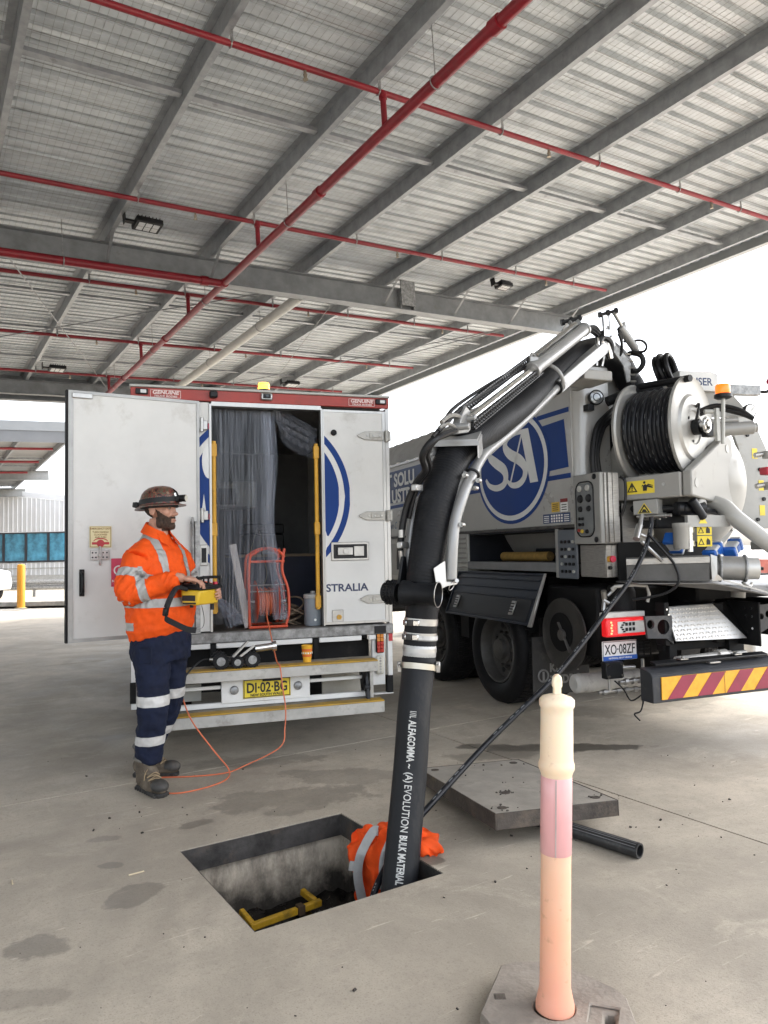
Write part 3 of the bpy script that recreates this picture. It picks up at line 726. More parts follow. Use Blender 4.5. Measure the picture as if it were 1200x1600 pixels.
m = MB(); m.b2(.615, .74, -.050, -.0336, 1.445, 1.505); m.b2(.75, .835, -.042, -.0336, 1.435, 1.515); m.cyl((.68, -.0505, 1.475), (.68, -.056, 1.475), .024, n=16); m.build('latch_handle', STEEL, lh, bevel=.004)
MB().cyl((.601, -.0215, 2.425), (.601, -.045, 2.425), .024, n=18).build('rubber_buffer', RUBBER, rd, bevel=.004)
kb = MB().b2(.565, .66, -.028, -.0218, .918, 1.012).build('socket_plate', STEEL, rd, bevel=.004); MB().cyl((.622, -.0285, .955), (.622, -.036, .955), .020, n=14).build('socket', YELLOW, kb)
# hinges and latch on the left fixed panel
for z in (2.452, 1.765):
    m = MB(); m.b2(-.455, -.385, -.045, -.0185, z-.035, z+.035); m.cyl((-.43, -.05, z-.055), (-.43, -.05, z+.055), .014, n=12); h = m.build('hinge', STEEL, lp, bevel=.003)
    MB().b2(-.384, -.374, -.05, -.02, z-.03, z+.012).build('red_reflector', MAROON, h)
q = MB().b2(-.448, -.388, -.028, -.0185, 1.385, 1.545).build('latch_plate', STEEL, lp, bevel=.010, seg=2); MB().b2(-.436, -.400, -.0305, -.0282, 1.41, 1.52).build('latch_recess', BLACKP, q, bevel=.006)
# the open door, swung right round on its left hinges
od = MB(); od.b2(.0, .918, .0, .045, .885, 2.63)
od = od.build('rear_door', WHITE_DOOR, van, bevel=.003, label='big white rear door swung wide open, inside face showing'); od.location = (-.459, -.008, 0); od.rotation_euler = (0, 0, radians(-167.2))
s = MB()
for (x0, x1, z0, z1) in ((.001, .02, .886, 2.629), (.885, .9175, .886, 2.629), (.0205, .8845, .886, .912), (.0205, .8845, 2.606, 2.629)): s.b2(x0, x1, .0455, .053, z0, z1)
s.build('door_edging', mat('edging_grey', (.38, .38, .37), .45, metal=.6, var=.12), od, smooth=0)
s = MB(); s.b2(.9182, .932, -.01, .05, .885, 2.63); s.build('door_seal', RUBBER, od)
MB().b2(.76, .895, .0535, .062, 2.577, 2.612).build('door_bracket', STEEL, od, bevel=.003)
hd = MB(); hd.b2(.812, .846, .0535, .0585, 1.20, 1.385); hd = hd.build('grab_handle', PLASTIC, od, bevel=.005)
m = MB(); m.tube(spline([(.829, .058, 1.22), (.829, .092, 1.24), (.829, .096, 1.29), (.829, .092, 1.345), (.829, .058, 1.365)], 4), .011, 8); m.build('handle_bar', PLASTIC, hd)
# emergency sign on the inside of the door: text runs towards -u
sg = MB().b2(.634, .780, .0535, .0552, 1.534, 1.684).build('exit_sign', mat('sign_cream', (.70, .62, .36), .5, var=.05), od)
SR = (-1, 0, 0)
s = MB()
for (x0, x1, z0, z1) in ((.638, .776, 1.677, 1.680), (.638, .776, 1.538, 1.541), (.638, .641, 1.5411, 1.6769), (.773, .776, 1.5411, 1.6769)): s.b2(x0, x1, .0555, .0562, z0, z1)
s.build('sign_border', mat('sign_brown', (.25, .14, .05), .5), sg, smooth=0)
for k, (t_, z) in enumerate((('EMERGENCY EXIT', 1.660), ('TURN HANDLE', 1.637), ('CLOCKWISE', 1.619), ('AND PUSH', 1.601))):
    text(t_, .0165 if k == 0 else .0155, (.707, .0562, z), SR, (0, 0, 1), mat('sign_brown', (.25, .14, .05)), sg, 'lettering', .0004, 1.0, 'CENTER', .0008)
m = MB(); m.b2(.650, .764, .0556, .0566, 1.555, 1.572); m.cyl((.707, .0556, 1.563), (.707, .0572, 1.563), .026, n=20)
A = [(.707+.05*cos(a), .0558, 1.573+.028*sin(a)) for a in [radians(20+140*i/12) for i in range(13)]]; B = [(.707+.05*cos(a), .0558, 1.566+.028*sin(a)) for a in [radians(20+140*i/12) for i in range(13)]]
m.strip(A, B, (0, .0008, 0)); m.build('handle_symbol', mat('sign_red', (.45, .03, .04), .45), sg, smooth=0)
lk = MB(); lk.b2(.648, .775, .0535, .057, 1.448, 1.516); lk = lk.build('lock_plate', ALU, od, bevel=.010)
m = MB(); m.b2(.703, .719, .0571, .066, 1.41, 1.545); m.cyl((.711, .0571, 1.482), (.711, .072, 1.482), .016, n=14); m.build('lock_handle', STEEL, lk, bevel=.003)
m = MB()
for xx in (.665, .69, .738, .76):
    for zz in (1.466, 1.498): m.cyl((xx, .0571, zz), (xx, .0575, zz), .006, n=8)
m.build('lock_holes', BLACKP, lk)
pk = MB().b2(.50, .636, .0535, .0552, 1.258, 1.456).build('pink_notice', mat('notice_pink', (.52, .05, .10), .5, var=.08), od)
m = MB(); m.torus((.585, .0556, 1.372), (0, 1, 0), .030, .005, 18, 4); m.build('notice_ring', PRINT_WHITE, pk); text('NO', .022, (.63, .056, 1.29), SR, (0, 0, 1), PRINT_WHITE, pk, 'lettering', .0006)
rl = MB(); rl.cyl((.062, .075, .93), (.062, .075, 1.75), .010, n=10); rl.b2(.012, .046, .0535, .085, .90, 1.72); rl.b2(.052, .072, .054, .07, 1.70, 1.72); rl.b2(.052, .072, .054, .07, 1.0, 1.02)
rl.build('lock_rod', GALV, od)
# ---- deck edge, underrun frame, steps
MB().b2(XA-.005, XB, -.052, .0195, .806, .884).build('deck_edge', mat('deck_galv', (.30, .30, .295), .5, metal=.5, var=.3, scale=16, dirt=((.12, .11, .1), .45, 10)), van, bevel=.006)
for (x0, x1) in ((-.62, -.375), (-.335, .40), (.455, .80), (.86, 1.0)):
    MB().b2(x0, x1, -.045, -.025, .765, .803).build('bumper_strip', WHITE, van, bevel=.004)
for xx in (-.357, .427): MB().b2(xx-.02, xx+.02, -.05, -.01, .62, .80).build('frame_post', CHASSIS, van)
MB().b2(XA+.03, XB-.06, .5, 4.4, .60, .80).build('chassis', CHASSIS, van)
MB().b2(-.80, .90, .10, .45, .42, .75).build('underbody_box', CHASSIS, van)
def wheel(parent, c, r, w, hub, side=-1, name='wheel'):
    x, y, z = c
    t = MB().lathe((x, y, z), (side, 0, 0), [(r*.56, 0), (r*.60, w*.5), (r*.78, w*.56), (r*.93, w*.52), (r, w*.42), (r, -w*.42), (r*.93, -w*.52), (r*.7, -w*.56), (r*.56, -w*.5), (r*.56, 0)], 40).build(name, RUBBER, parent)
    return t
for sx in (-.68, .80):
    for dy in (1.25,):
        w_ = wheel(van, (sx, dy, .38), .38, .42, 1); MB().cyl((sx-.2, dy, .38), (sx+.2, dy, .38), .2, n=20).build('rim', GREYP, w_)
w_ = wheel(van, (-.75, 4.9, .38), .38, .22, 1); MB().cyl((-.86, 4.9, .38), (-.64, 4.9, .38), .2, n=20).build('rim', GREYP, w_)
w_ = wheel(van, (.88, 4.9, .38), .38, .22, 1); MB().cyl((.77, 4.9, .38), (.99, 4.9, .38), .2, n=20).build('rim', GREYP, w_)
cab = MB(); cab.prism([(-.85, 4.65, .55), (-.85, 6.3, .55), (-.85, 6.35, 1.3), (-.85, 6.0, 2.15), (-.85, 4.65, 2.2)], (1.85, 0, 0)); cab = cab.build('cab', WHITE, van, bevel=.05, seg=2)
MB().prism([(-.7, 6.338, 1.36), (.85, 6.338, 1.36), (.85, 6.06, 2.03), (-.7, 6.06, 2.03)], (0, .02, .008)).build('windscreen', GLASS_DARK, cab)
# steps: chequer top with worn yellow nosing, aluminium faces
STEPTOP = mat('worn_step', (.26, .235, .19), .75, var=.3, scale=9, dirt=((.10, .09, .075), .45, 7), bump=.4, bscale=160)
NOSE = mat('worn_yellow_nosing', (.50, .30, .035), .7, var=.2, scale=10, dirt=((.19, .16, .11), .55, 5), bump=.3, bscale=150)
STEPF = mat('step_face', (.46, .45, .42), .5, metal=.3, var=.12, dirt=((.2, .18, .15), .35, 7))
def step(x0, x1, y0, y1, z0, z1):
    f = MB(); f.b2(x0, x1, y0, y0+.02, z0, z1-.012); f.b2(x0, x1, y0+.0201, y1, z1-.035, z1-.012); s = f.build('step', STEPF, van, bevel=.003)
    MB().b2(x0+.001, x1-.001, y0+.10, y1, z1-.0118, z1-.002).build('tread', STEPTOP, s); MB().b2(x0+.001, x1-.001, y0-.004, y0+.0995, z1-.0118, z1).build('nosing', NOSE, s, bevel=.003)
    m = MB()
    for xx in (x0+.02, x1-.02): m.bolt((xx, y0, (z0+z1)/2-.01), (0, -1, 0), .008, .004)
    m.build('bolts', STEEL, s)
step(-.83, .815, -.42, -.19, .578, .662); step(-.86, .845, -.47, -.24, .282, .372)
pp = MB().b2(-.325, .318, -.31, -.285, .404, .577).build('plate_panel', WHITE, van, bevel=.003)
pl = MB().b2(-.172, .172, -.319, -.3105, .429, .566).build('number_plate', YELLOW_SIGN, pp, bevel=.003, label='yellow number plate DI 02 BG')
s = MB()
for (x0, x1, z0, z1) in ((-.168, .168, .557, .562), (-.168, .168, .433, .438), (-.168, -.163, .4381, .5569), (.163, .168, .4381, .5569)): s.b2(x0, x1, -.3205, -.3192, z0, z1)
s.build('plate_border', PRINT_BLACK, pl, smooth=0)
text('DI\u00b702\u00b7BG', .098, (0, -.3212, .470), (1, 0, 0), (0, 0, 1), PRINT_BLACK, pl, 'lettering', .0022, .80, 'CENTER')
text('NEW SOUTH WALES', .026, (0, -.3212, .443), (1, 0, 0), (0, 0, 1), PRINT_BLACK, pl, 'lettering', .0006, 1.0, 'CENTER')
MB().b2(-.035, .11, -.327, -.3225, .545, .590).build('bracket_cover', BLACKP, pl)
for xx in (-.235, .228):
    m = MB(); m.lathe((xx, -.3105, .495), (0, -1, 0), [(.032, 0), (.032, .006), (.026, .018), (.012, .024), (0, .025)], 16); m.build('plate_lamp', GALV, pp)
MB().b2(-.83, .80, -.30, -.27, .374, .412).build('lower_bar', WHITE, van, bevel=.004)
MB().b2(-.83, -.327, -.295, -.275, .507, .532).build('upper_bar', WHITE, van, bevel=.003); MB().b2(.32, .76, -.295, -.275, .507, .532).build('upper_bar', WHITE, van, bevel=.003)
dk = MB().b2(-.80, -.45, -.10, -.08, .40, .52).build('mud_board', GREYP, van); dk2 = MB().b2(.46, .80, -.10, -.08, .37, .54).build('mud_board', mat('mudboard_beige', (.36, .34, .29), .6, dirt=((.15, .13, .1), .3, 6)), van)
text('GENUINE', .055, (.475, -.0815, .468), (1, 0, 0), (0, 0, 1), PRINT_BLACK, dk2, 'lettering', .001, 1.2)
text('TRUCK BODIES', .05, (.475, -.0815, .40), (1, 0, 0), (0, 0, 1), PRINT_BLACK, dk2, 'lettering', .003, .8)
for xx in (.745, -.79):        # folding links that carry the steps
    m = MB(); m.bar((xx, -.30, .60), (xx, -.40, .30), .02, .05); m.bar((xx, -.18, .60), (xx, -.28, .31), .02, .04); m.cyl((xx-.02, -.35, .45), (xx+.02, -.35, .45), .03, n=12); m.cyl((xx-.015, -.36, .58), (xx-.015, -.30, .44), .018, n=8); m.build('step_link', BLACKP, van)
m = MB(); m.b2(.775, .80, -.34, -.30, .29, .60); m.build('step_post', STEPF, van)
# lamps
TAIL = mat('lamp_red_lens', (.42, .03, .02), .2, var=.1); TAILA = mat('lamp_amber_lens', (.62, .22, .03), .2, var=.1)
lb = MB().b2(.905, 1.0, -.06, -.02, .815, .872).build('lamp_bracket', BLACKP, van)
tl = MB().b2(.918, .985, -.055, -.02, .655, .812).build('tail_lamp', BLACKP, van, bevel=.01); 
for i in range(2):
    for j in range(5):
        x0 = .923+i*.029; z0 = .661+j*.0295
        MB().b2(x0, x0+.0275, -.062, -.0555, z0, z0+.028).build('lens', TAILA if j > 2 else TAIL, tl, bevel=.003)
rl = MB().b2(.915, .985, -.052, -.02, .485, .635).build('reverse_lamp', mat('lamp_clear', (.62, .60, .52), .3), van, bevel=.018, seg=2)
m = MB()
for k in range(6): m.cyl((.95, -.0525, .505+k*.022), (.95, -.055, .505+k*.022), .009, n=8)
m.build('lamp_cells', GREYP, rl)
MB().b2(.895, 1.0, -.018, .02, .40, .804).build('lamp_panel', WHITE, van, bevel=.003)
wp = MB().b2(1.022, 1.062, -.03, .02, .47, .80).build('corner_post_lower', WHITE, van, bevel=.004); MB().b2(1.03, 1.062, -.038, -.0305, .745, .865).build('side_reflector', mat('reflector_red', (.5, .03, .04), .3), van)
MB().b2(1.012, 1.06, -.034, .02, .335, .469).build('rubber_buffer', RUBBER, van); MB().b2(.86, 1.062, -.028, .02, .325, .3345).build('lamp_skirt', WHITE, van)
MB().b2(XA-.004, XA+.09, -.03, .02, .36, .804).build('lamp_panel', WHITE, van); MB().b2(XA-.012, XA+.03, -.045, -.031, .405, .555).build('rubber_buffer', RUBBER, van)

# ---- inside: yellow grab rails, strip curtain, gear
for xx, sg_ in ((-.335, 1), (.468, -1)):
    m = MB(); m.cyl((xx, .03, 1.02), (xx, .03, 2.34), .017, n=12)
    g = m.build('grab_rail', YELLOW, van)
    for z in (2.27, 1.66, 1.08): MB().b2(xx-.022, xx+.022, .012, .048, z-.05, z+.05).build('rail_bracket', YELLOW, g, bevel=.004)
PVC = glassy('clear_pvc', (.24, .26, .31), .12, .10, .8); PVC2 = glassy('clear_pvc_bundle', (.30, .33, .40), .22, .06, 1.)
def pvc_strip(pts, w, m_, wav=.012, seed=0, wdir=(1, 0, 0), folds=2.):
    P = spline(pts, 6); mb = MB(); rows = []; wd_ = V3(wdir); rnd = random.Random(seed); ph = rnd.random()*6
    for i, p in enumerate(P):
        t = i/(len(P)-1); row = []
        for j in range(9):
            s_ = j/8-.5
            row.append(mb.b.verts.new(p+wd_*(s_*w*(1+.06*sin(3*t+ph)))+Vector((0, wav*(sin(s_*pi*folds+ph+1.5*t)+.5*noise.noise(Vector((s_*4, t*7, seed)))), 0))))
        rows.append(row)
    for A, B in zip(rows, rows[1:]):
        for j in range(8): mb.b.faces.new((A[j], A[j+1], B[j+1], B[j]))
    return mb.build('curtain_strip', m_, van, smooth=80)
rnd = random.Random(3)
for k in range(8):
    x = -.315+.052*k
    pvc_strip([(x, .075+.012*(k % 2), 2.6), (x+.008, .08, 2.1), (x+.012*rnd.uniform(-1, 1), .085, 1.5), (x+.015*rnd.uniform(-1, 1), .085, .93+.05*(k % 3))], .10, PVC, .0035, k, folds=1.2)
for k in range(5):           # the gathered bundle
    x = .06+.016*k
    pvc_strip([(x, .07+.014*k, 2.6), (x+.02, .06+.012*k, 2.2), (x-.005+.012*sin(k), .055+.012*k, 1.7), (x+.05, .06+.01*k, 1.3), (x+.085, .07, .95)], .06, PVC2, .010, 20+k, folds=3)
for k in range(4):           # strips pulled across to the right and tucked up
    pvc_strip([(.12+.02*k, .08, 2.595-.0*k), (.22, .08+.01*k, 2.56-.05*k), (.36, .09, 2.49-.06*k), (.485, .08, 2.42-.05*k)], .10, PVC, .008, 40+k, wdir=(.15, 0, 1), folds=3)
for k in range(5):           # loose ends kicked out behind the worker's hands
    pvc_strip([(-.36, .0, 1.16), (-.30+.012*k, -.035, 1.10), (-.255+.022*k, -.05, 1.0), (-.235+.03*k, -.05, .915+.008*k)], .055, PVC2, .012, 60+k, folds=3)
def in_van(t):            # rests in the van: top-level, placed in the van's plan
    t.matrix_world = van.matrix_world @ t.matrix_world; return t
bpy.context.view_layer.update()
def vw(x, y, z):
    a = radians(18); return (VO[0]+x*cos(a)-y*sin(a), VO[1]+x*sin(a)+y*cos(a), z)
FZ = .886
# red cable reel stand
rs = thing('cable_reel', 'orange red cable reel on a tubular stand in the van doorway', 'cable reel', vw(.08, .20, FZ), 18)
m = MB()
for yy in (-.10, .12):
    m.tube(spline([(-.145, yy, .015), (-.145, yy, .5), (-.10, yy, .585), (0, yy, .625), (.09, yy, .60), (.135, yy, .55)], 5), .011, 8)
    m.tube(spline([(.135, yy, .62), (.115, yy, .45), (.16, yy, .30), (.165, yy, .12), (.14, yy, .015)], 5), .011, 8)
m.cyl((-.145, -.10, .52), (.135, -.10, .52), .010, n=8)
for xx in (-.145, .14): m.cyl((xx, -.14, .012), (xx, .16, .012), .011, n=8)
m.cyl((-.145, -.14, .012), (.14, -.14, .012), .011, n=8); m.cyl((-.145, .16, .012), (.14, .16, .012), .011, n=8)
m.build('stand', ORANGE_RED, rs)
m = MB(); m.cyl((-.145, -.1, .335), (.145, -.1, .335), .006, n=6); m.cyl((-.145, -.1, .285), (.145, -.1, .285), .006, n=6); m.build('cross_rods', STEEL, rs)
dr = MB().cyl((-.075, .0, .20), (.075, .0, .20), .085, n=24).build('drum', ORANGE_RED, rs)
for xx in (-.085, .085): MB().lathe((xx, 0, .20), (1, 0, 0), [(0, -.004), (.165, -.004), (.172, 0), (.165, .004), (0, .004)], 28).build('flange', ORANGE_RED, dr)
m = MB()
for k in range(8): m.torus((-.062+k*.0177, 0, .20), (1, 0, 0), .095+.010*(k % 2), .009, 24, 6)
CABLE = mat('cable_orange', (.62, .16, .07), .5, var=.08)
m.build('wound_cable', CABLE, dr)
m = MB(); m.cyl((-.16, 0, .20), (.16, 0, .20), .014, n=10); m.cyl((-.16, 0, .20), (-.16, .06, .30), .01, n=8); m.build('axle', STEEL, rs)
# plank
pk = thing('plank', 'long pale board leaning in the left of the van doorway', 'board', vw(-.12, .14, FZ), 18)
MB().bar((.048, 0, .004), (-.055, .10, .66), .055, .02, (0, 1, 0)).build('board', mat('pale_board', (.55, .52, .50), .6, var=.08, stretch=(6, 6, .5)), pk, bevel=.002)
# bucket with lid
bk = thing('drum', 'grey plastic drum with a pale lid on the right of the van floor', 'drum', vw(.445, .12, FZ), 18)
MB().lathe((0, 0, 0), (0, 0, 1), [(0, .001), (.066, .001), (.072, .012), (.072, .215), (.069, .222), (.069, .228)], 24).build('drum_body', mat('drum_grey', (.22, .25, .28), .45, var=.08), bk)
MB().lathe((0, 0, 0), (0, 0, 1), [(.074, .218), (.077, .222), (.077, .245), (.07, .252), (.02, .254), (.018, .275), (0, .277)], 24).build('lid', mat('drum_lid', (.42, .43, .42), .5), bk)
MB().cyl((-.0, -.073, .05), (-.0, -.079, .05), .010, n=10).build('tap_plug', PRINT_WHITE, bk)
# coils of rope
rp = thing('rope', 'loose coils of dull rope on the van floor beside the drum', 'rope', vw(.31, .35, FZ), 18)
m = MB(); rnd = random.Random(5)
for k in range(9):
    R_ = rnd.uniform(.05, .13); c = (rnd.uniform(-.05, .05), rnd.uniform(-.08, .08), .012+.018*k)
    m.torus(c, (rnd.uniform(-.5, .5), rnd.uniform(-.6, .3), 1), R_, .008, 22, 5)
m.build('rope_coil', mat('rope_tan', (.22, .17, .12), .8, var=.25, scale=40), rp)
# bench at the back with black case, ac unit, cabinets
bn = thing('workbench', 'dark workbench at the back of the van', 'bench', vw(.28, 1.5, FZ), 18)
MB().b2(-.33, .60, -.02, .55, .55, .575).build('bench_top', mat('bench_wood', (.25, .18, .11), .55), bn)
MB().b2(-.33, .60, .0, .55, .005, .549).build('cupboard', mat('cupboard_navy', (.02, .025, .05), .5), bn)
cs = thing('tool_case', 'black tool case standing on the workbench in the van', 'case', vw(.24, 1.62, FZ+.576), 18)
MB().b2(-.16, .24, -.05, .25, .0, .20).build('case_body', BLACKP, cs, bevel=.012); MB().b2(-.162, .242, -.052, .252, .2001, .30).build('case_lid', BLACKP, cs, bevel=.012)
m = MB(); m.tube(spline([(-.02, -.06, .21), (0, -.09, .24), (.08, -.09, .24), (.1, -.06, .21)], 4), .008, 6); m.build('case_handle', PLASTIC, cs)
m = MB(); m.tube([(-.10, -.08, .01), (-.03, -.08, .26), (.09, -.08, .02)], .005, 6); m.tube(spline([(.0, -.1, .05), (.02, -.2, -.05), (.04, -.21, -.2), (.0, -.2, -.32)], 5), .004, 5); m.build('case_cord', mat('cord_cream', (.38, .33, .22), .6), cs)
tr = thing('tray', 'small grey instrument box on the workbench', 'box', vw(.34, 1.53, FZ+.576), 18)
MB().b2(-.09, .09, -.03, .05, 0, .065).build('box_body', mat('instrument_grey', (.25, .27, .29), .5), tr, bevel=.006); MB().b2(-.07, .07, -.034, -.0305, .012, .05).build('box_panel', GREYP, tr)
ac = thing('air_conditioner', 'grey air conditioner high on the back wall inside the van', 'air conditioner', vw(.10, 2.72, 2.12), 18)
MB().b2(-.26, .26, -.14, .17, -.14, .16).build('casing', mat('ac_white', (.40, .40, .38), .5), ac, bevel=.02); MB().b2(-.22, .03, -.148, -.1405, -.10, .08).build('grille', BLACKP, ac); MB().b2(.06, .22, -.148, -.1405, -.08, .06).build('front_panel', GREYP, ac)
sv = thing('shelving', 'dark shelving along the left wall inside the van', 'shelf', vw(-.62, 1.5, FZ), 18)
for z in (.03, .5, 1.0, 1.4): MB().b2(-.24, .20, -.9, 1.3, z, z+.03).build('shelf', INTD, sv)
for y_ in (-.9, .2, 1.28): MB().b2(.16, .2, y_-.02, y_+.02, .0, 1.7).build('upright', BLACKP, sv)
m = MB(); m.b2(-.2, .15, -.85, -.2, .06, .44); m.b2(-.2, .12, -.1, .5, .06, .4); m.b2(-.2, .15, -.7, .1, .54, .9); m.build('stored_crates', mat('crate_dark', (.04, .045, .06), .5, var=.3), sv, bevel=.01)

# ---- pipe inspection crawler on the upper step
SZ = .662
cr = thing('pipe_crawler', 'small six-wheeled pipe inspection crawler on the upper step', 'robot', vw(-.20, -.34, SZ), 18)
MB().b2(-.15, .13, -.03, .05, .035, .075).build('chassis', DARKSTEEL, cr, bevel=.008)
for sy in (-.055, .055):
    for xx, r in ((-.135, .055), (-.02, .042), (.085, .055)):
        y_ = sy-.022 if sy < 0 else sy
        w_ = MB().lathe((xx, y_+.022, r), (0, -1, 0), [(r*.55, -.018), (r*.95, -.018), (r, -.012), (r, .012), (r*.95, .018), (r*.55, .018)], 22).build('wheel', RUBBER, cr)
        m = MB(); m.cyl((xx, y_+.004, r), (xx, y_+.040, r), r*.56, n=18); m.cyl((xx, y_+.001, r), (xx, y_+.004, r), r*.28, n=12); m.build('wheel_hub', GALV, w_)
        m = MB()
        for k in range(14):
            a = 2*pi*k/14; m.box((xx+cos(a)*r*1.01, y_+.022, r+sin(a)*r*1.01), (.012, .034, .006), (0, -math.degrees(a)+90, 0))
        m.build('wheel_tread', RUBBER, w_)
m = MB(); m.cyl((.11, -.02, .125), (.23, -.02, .135), .026, n=14); m.cyl((.2301, -.02, .135), (.262, -.02, .137), .036, n=16); m.build('camera_head', CHROME, cr)
m = MB(); m.bar((-.05, -.03, .078), (.06, -.03, .185), .05, .012); m.bar((.0, -.04, .078), (.10, -.04, .15), .015, .015); m.build('lift_arm', ALU, cr)
m = MB(); m.cyl((-.15, 0, .06), (-.21, 0, .065), .016, .010, n=10); m.build('cable_plug', STEEL, cr)
# yellow paper cup
cp = thing('paper_cup', 'yellow and orange paper cup standing on the upper step', 'cup', vw(.302, -.30, SZ), 18)
MB().lathe((0, 0, 0), (0, 0, 1), [(0, .003), (.028, .003), (.029, 0), (.040, .118), (.0415, .121), (.039, .122), (.028, .01)], 24).build('cup', mat('cup_yellow', (.80, .44, .03), .5, var=.03), cp)
m = MB()
for z0, z1, mm in ((.038, .056, 0), (.078, .098, 1)):
    m.lathe((0, 0, 0), (0, 0, 1), [(.0295+.0110*z0/.118+.0006, z0), (.0295+.0110*z1/.118+.0006, z1)], 24)
m.build('printed_band', mat('cup_orange', (.72, .16, .03), .5), cp)
m = MB()
for k in range(7): a = radians(-170+k*27); m.box((cos(a)*.0398, sin(a)*.0398, .067), (.010, .002, .012), (0, 0, math.degrees(a)+90))
m.build('printed_shapes', PRINT_WHITE, cp)
# ---- orange cable: from the reel, out over the step, down to the floor and round to the crawler
cb = thing('cable', 'thin orange cable looping from the reel down to the floor and up to the crawler', 'cable', (0, 0, 0))
pts = [vw(.08, .12, 1.07), vw(.065, .06, .98), vw(.06, -.08, .90), vw(.062, -.36, .70), vw(.075, -.44, .66), vw(.085, -.475, .52), vw(.10, -.50, .38), vw(.09, -.52, .25), vw(.05, -.54, .12), (-1.00, 5.19, .012), (-1.10, 5.06, .006), (-1.29, 5.00, .006), (-1.45, 4.99, .006), (-1.60, 4.98, .006)]
MB().tube(spline(pts, 10), .0048, 8).build('cable_run', CABLE, cb)
MB().tube(spline([vw(-.41, -.34, SZ+.065), vw(-.46, -.38, SZ+.07), vw(-.52, -.43, .70), (-1.395, 5.12, .625), (-1.40, 5.10, .585)], 8), .0065, 8).build('cable_tail', BLACKP, cb)
MB().tube(spline([(-1.40, 5.10, .585), (-1.385, 5.08, .50), (-1.30, 5.0, .36), (-1.16, 5.0, .17), (-1.07, 5.03, .04), (-1.06, 4.94, .006), (-1.12, 4.80, .006), (-1.25, 4.68, .006), (-1.36, 4.66, .006), (-1.44, 4.75, .006)], 8), .0048, 8).build('cable_return', CABLE, cb)

# ================================================================== VACUUM TRUCK
TO, TROT = (1.86, 5.13, 0), 21.4
truck = thing('vacuum_truck', 'silver and blue vacuum truck with hose reel and suction boom at its tail', 'truck', TO, TROT)
_tc, _ts = cos(radians(TROT)), sin(radians(TROT))
def tw(x, y, z): return (TO[0]+x*_tc-y*_ts, TO[1]+x*_ts+y*_tc, z)
BODYP = mat('body_silver', (.40, .396, .38), .30, metal=.15, var=.05, scale=2.5, dirt=((.30, .28, .25), .2, 3.5), coat=.35)
INOX = mat('brushed_inox', (.40, .385, .36), .36, metal=.8, var=.12, scale=18, dirt=((.22, .2, .17), .25, 6), stretch=(1, 1, 6))
REELP = mat('reel_metal', (.36, .355, .335), .4, metal=.45, var=.10, scale=5, dirt=((.27, .25, .22), .3, 5))
FRAMEP = mat('frame_cream_grey', (.29, .283, .262), .48, var=.05, scale=4, dirt=((.22, .2, .17), .22, 6))
# --- side body panel, with the rounded rear corner column
sp = MB(); sp.prism([(0, .905, 1.655), (0, 9.2, 1.655), (0, 9.2, 2.56), (0, 3.0, 2.56), (0, 3.0, 2.90), (0, .905, 2.93)], (.05, 0, 0))
sidep = sp.build('side_panel', BODYP, truck, bevel=.006)
arc = [(.001+.14*(1-cos(radians(a))), .905-.10*sin(radians(a))) for a in range(0, 91, 10)]+[(.30, .802)]
m = MB(); lo_ = [m.b.verts.new((x, y, 1.66)) for x, y in arc]; hi_ = [m.b.verts.new((x+.01, y+.02, 2.93)) for x, y in arc]
for i in range(len(arc)-1): m.b.faces.new((lo_[i], lo_[i+1], hi_[i+1], hi_[i]))
m.b.faces.new(hi_+[m.b.verts.new((.31, .93, 2.93))]); m.build('corner_column', BODYP, truck, smooth=50)
m = MB(); m.b2(-.012, .02, .60, 9.2, 1.630, 1.654); m.build('panel_trim', DARKSTEEL, truck)
# ribbed cover above the front part of the panel
m = MB(); n_ = 22; rows = []
for i in range(n_*2+1):
    y = 3.02+(9.2-3.02)*i/(n_*2); d = .018 if i % 2 else 0
    rows.append([m.b.verts.new((x-d*.4, y, z+d)) for x, z in ((.0, 2.57), (.04, 2.70), (.14, 2.82), (.34, 2.93), (.62, 2.99), (1.25, 3.02), (2.45, 3.0))])
for a, b in zip(rows, rows[1:]):
    for i in range(6): m.b.faces.new((a[i], a[i+1], b[i+1], b[i]))
m.build('ribbed_cover', mat('cover_grey', (.34, .335, .32), .55, var=.08, dirt=((.2, .19, .18), .3, 4)), truck, smooth=70)
m = MB(); m.b2(-.02, .03, 3.0, 9.2, 2.545, 2.572); m.build('cover_rail', ALU, truck)
m = MB(); m.cyl((.34, 3.4, 2.93), (.34, 3.4, 3.08), .012, n=8); m.build('cover_peg', BLACKP, truck)
# --- blue band, emblem, lettering (side faces -x; letters run towards -y)
def on_side(P, name, mt, x=-.003, t=.0012, parent=None): return MB().prism([(x, y, z) for y, z in P], (-t, 0, 0)).build(name, mt, parent or sidep, smooth=0)
BAND_DIM = mat('band_blue_dimmed', (.006, .03, .12), .45, var=.06, scale=2, spec=.3)  # band blue darkened forward of the emblem: reflections put into the colour
EY, EZ, EA, EB = 1.85, 2.225, .64, .53
on_side([(EY+.52, 2.10), (9.1, 2.06), (9.1, 2.49), (EY+.52, 2.49)], 'blue_band', BAND_DIM, -.001)
on_side([(.955, 2.125), (EY-.50, 2.115), (EY-.50, 2.515), (1.0, 2.525)], 'blue_band', BLUE, -.001)
for (z0, z1) in ((2.035, 2.075), (2.575, 2.615)):
    on_side([(.93, z0), (EY-.45, z0), (EY-.45, z1), (.93, z1)], 'blue_stripe', BLUE, -.001)
    if z1 < 2.5: on_side([(EY+.45, z0), (9.1, z0-.06), (9.1, z1-.06), (EY+.45, z1)], 'blue_stripe', BLUE, -.001)
def ell(a, b, n=56): return [(EY+a*cos(2*pi*i/n), EZ+b*sin(2*pi*i/n)) for i in range(n)]
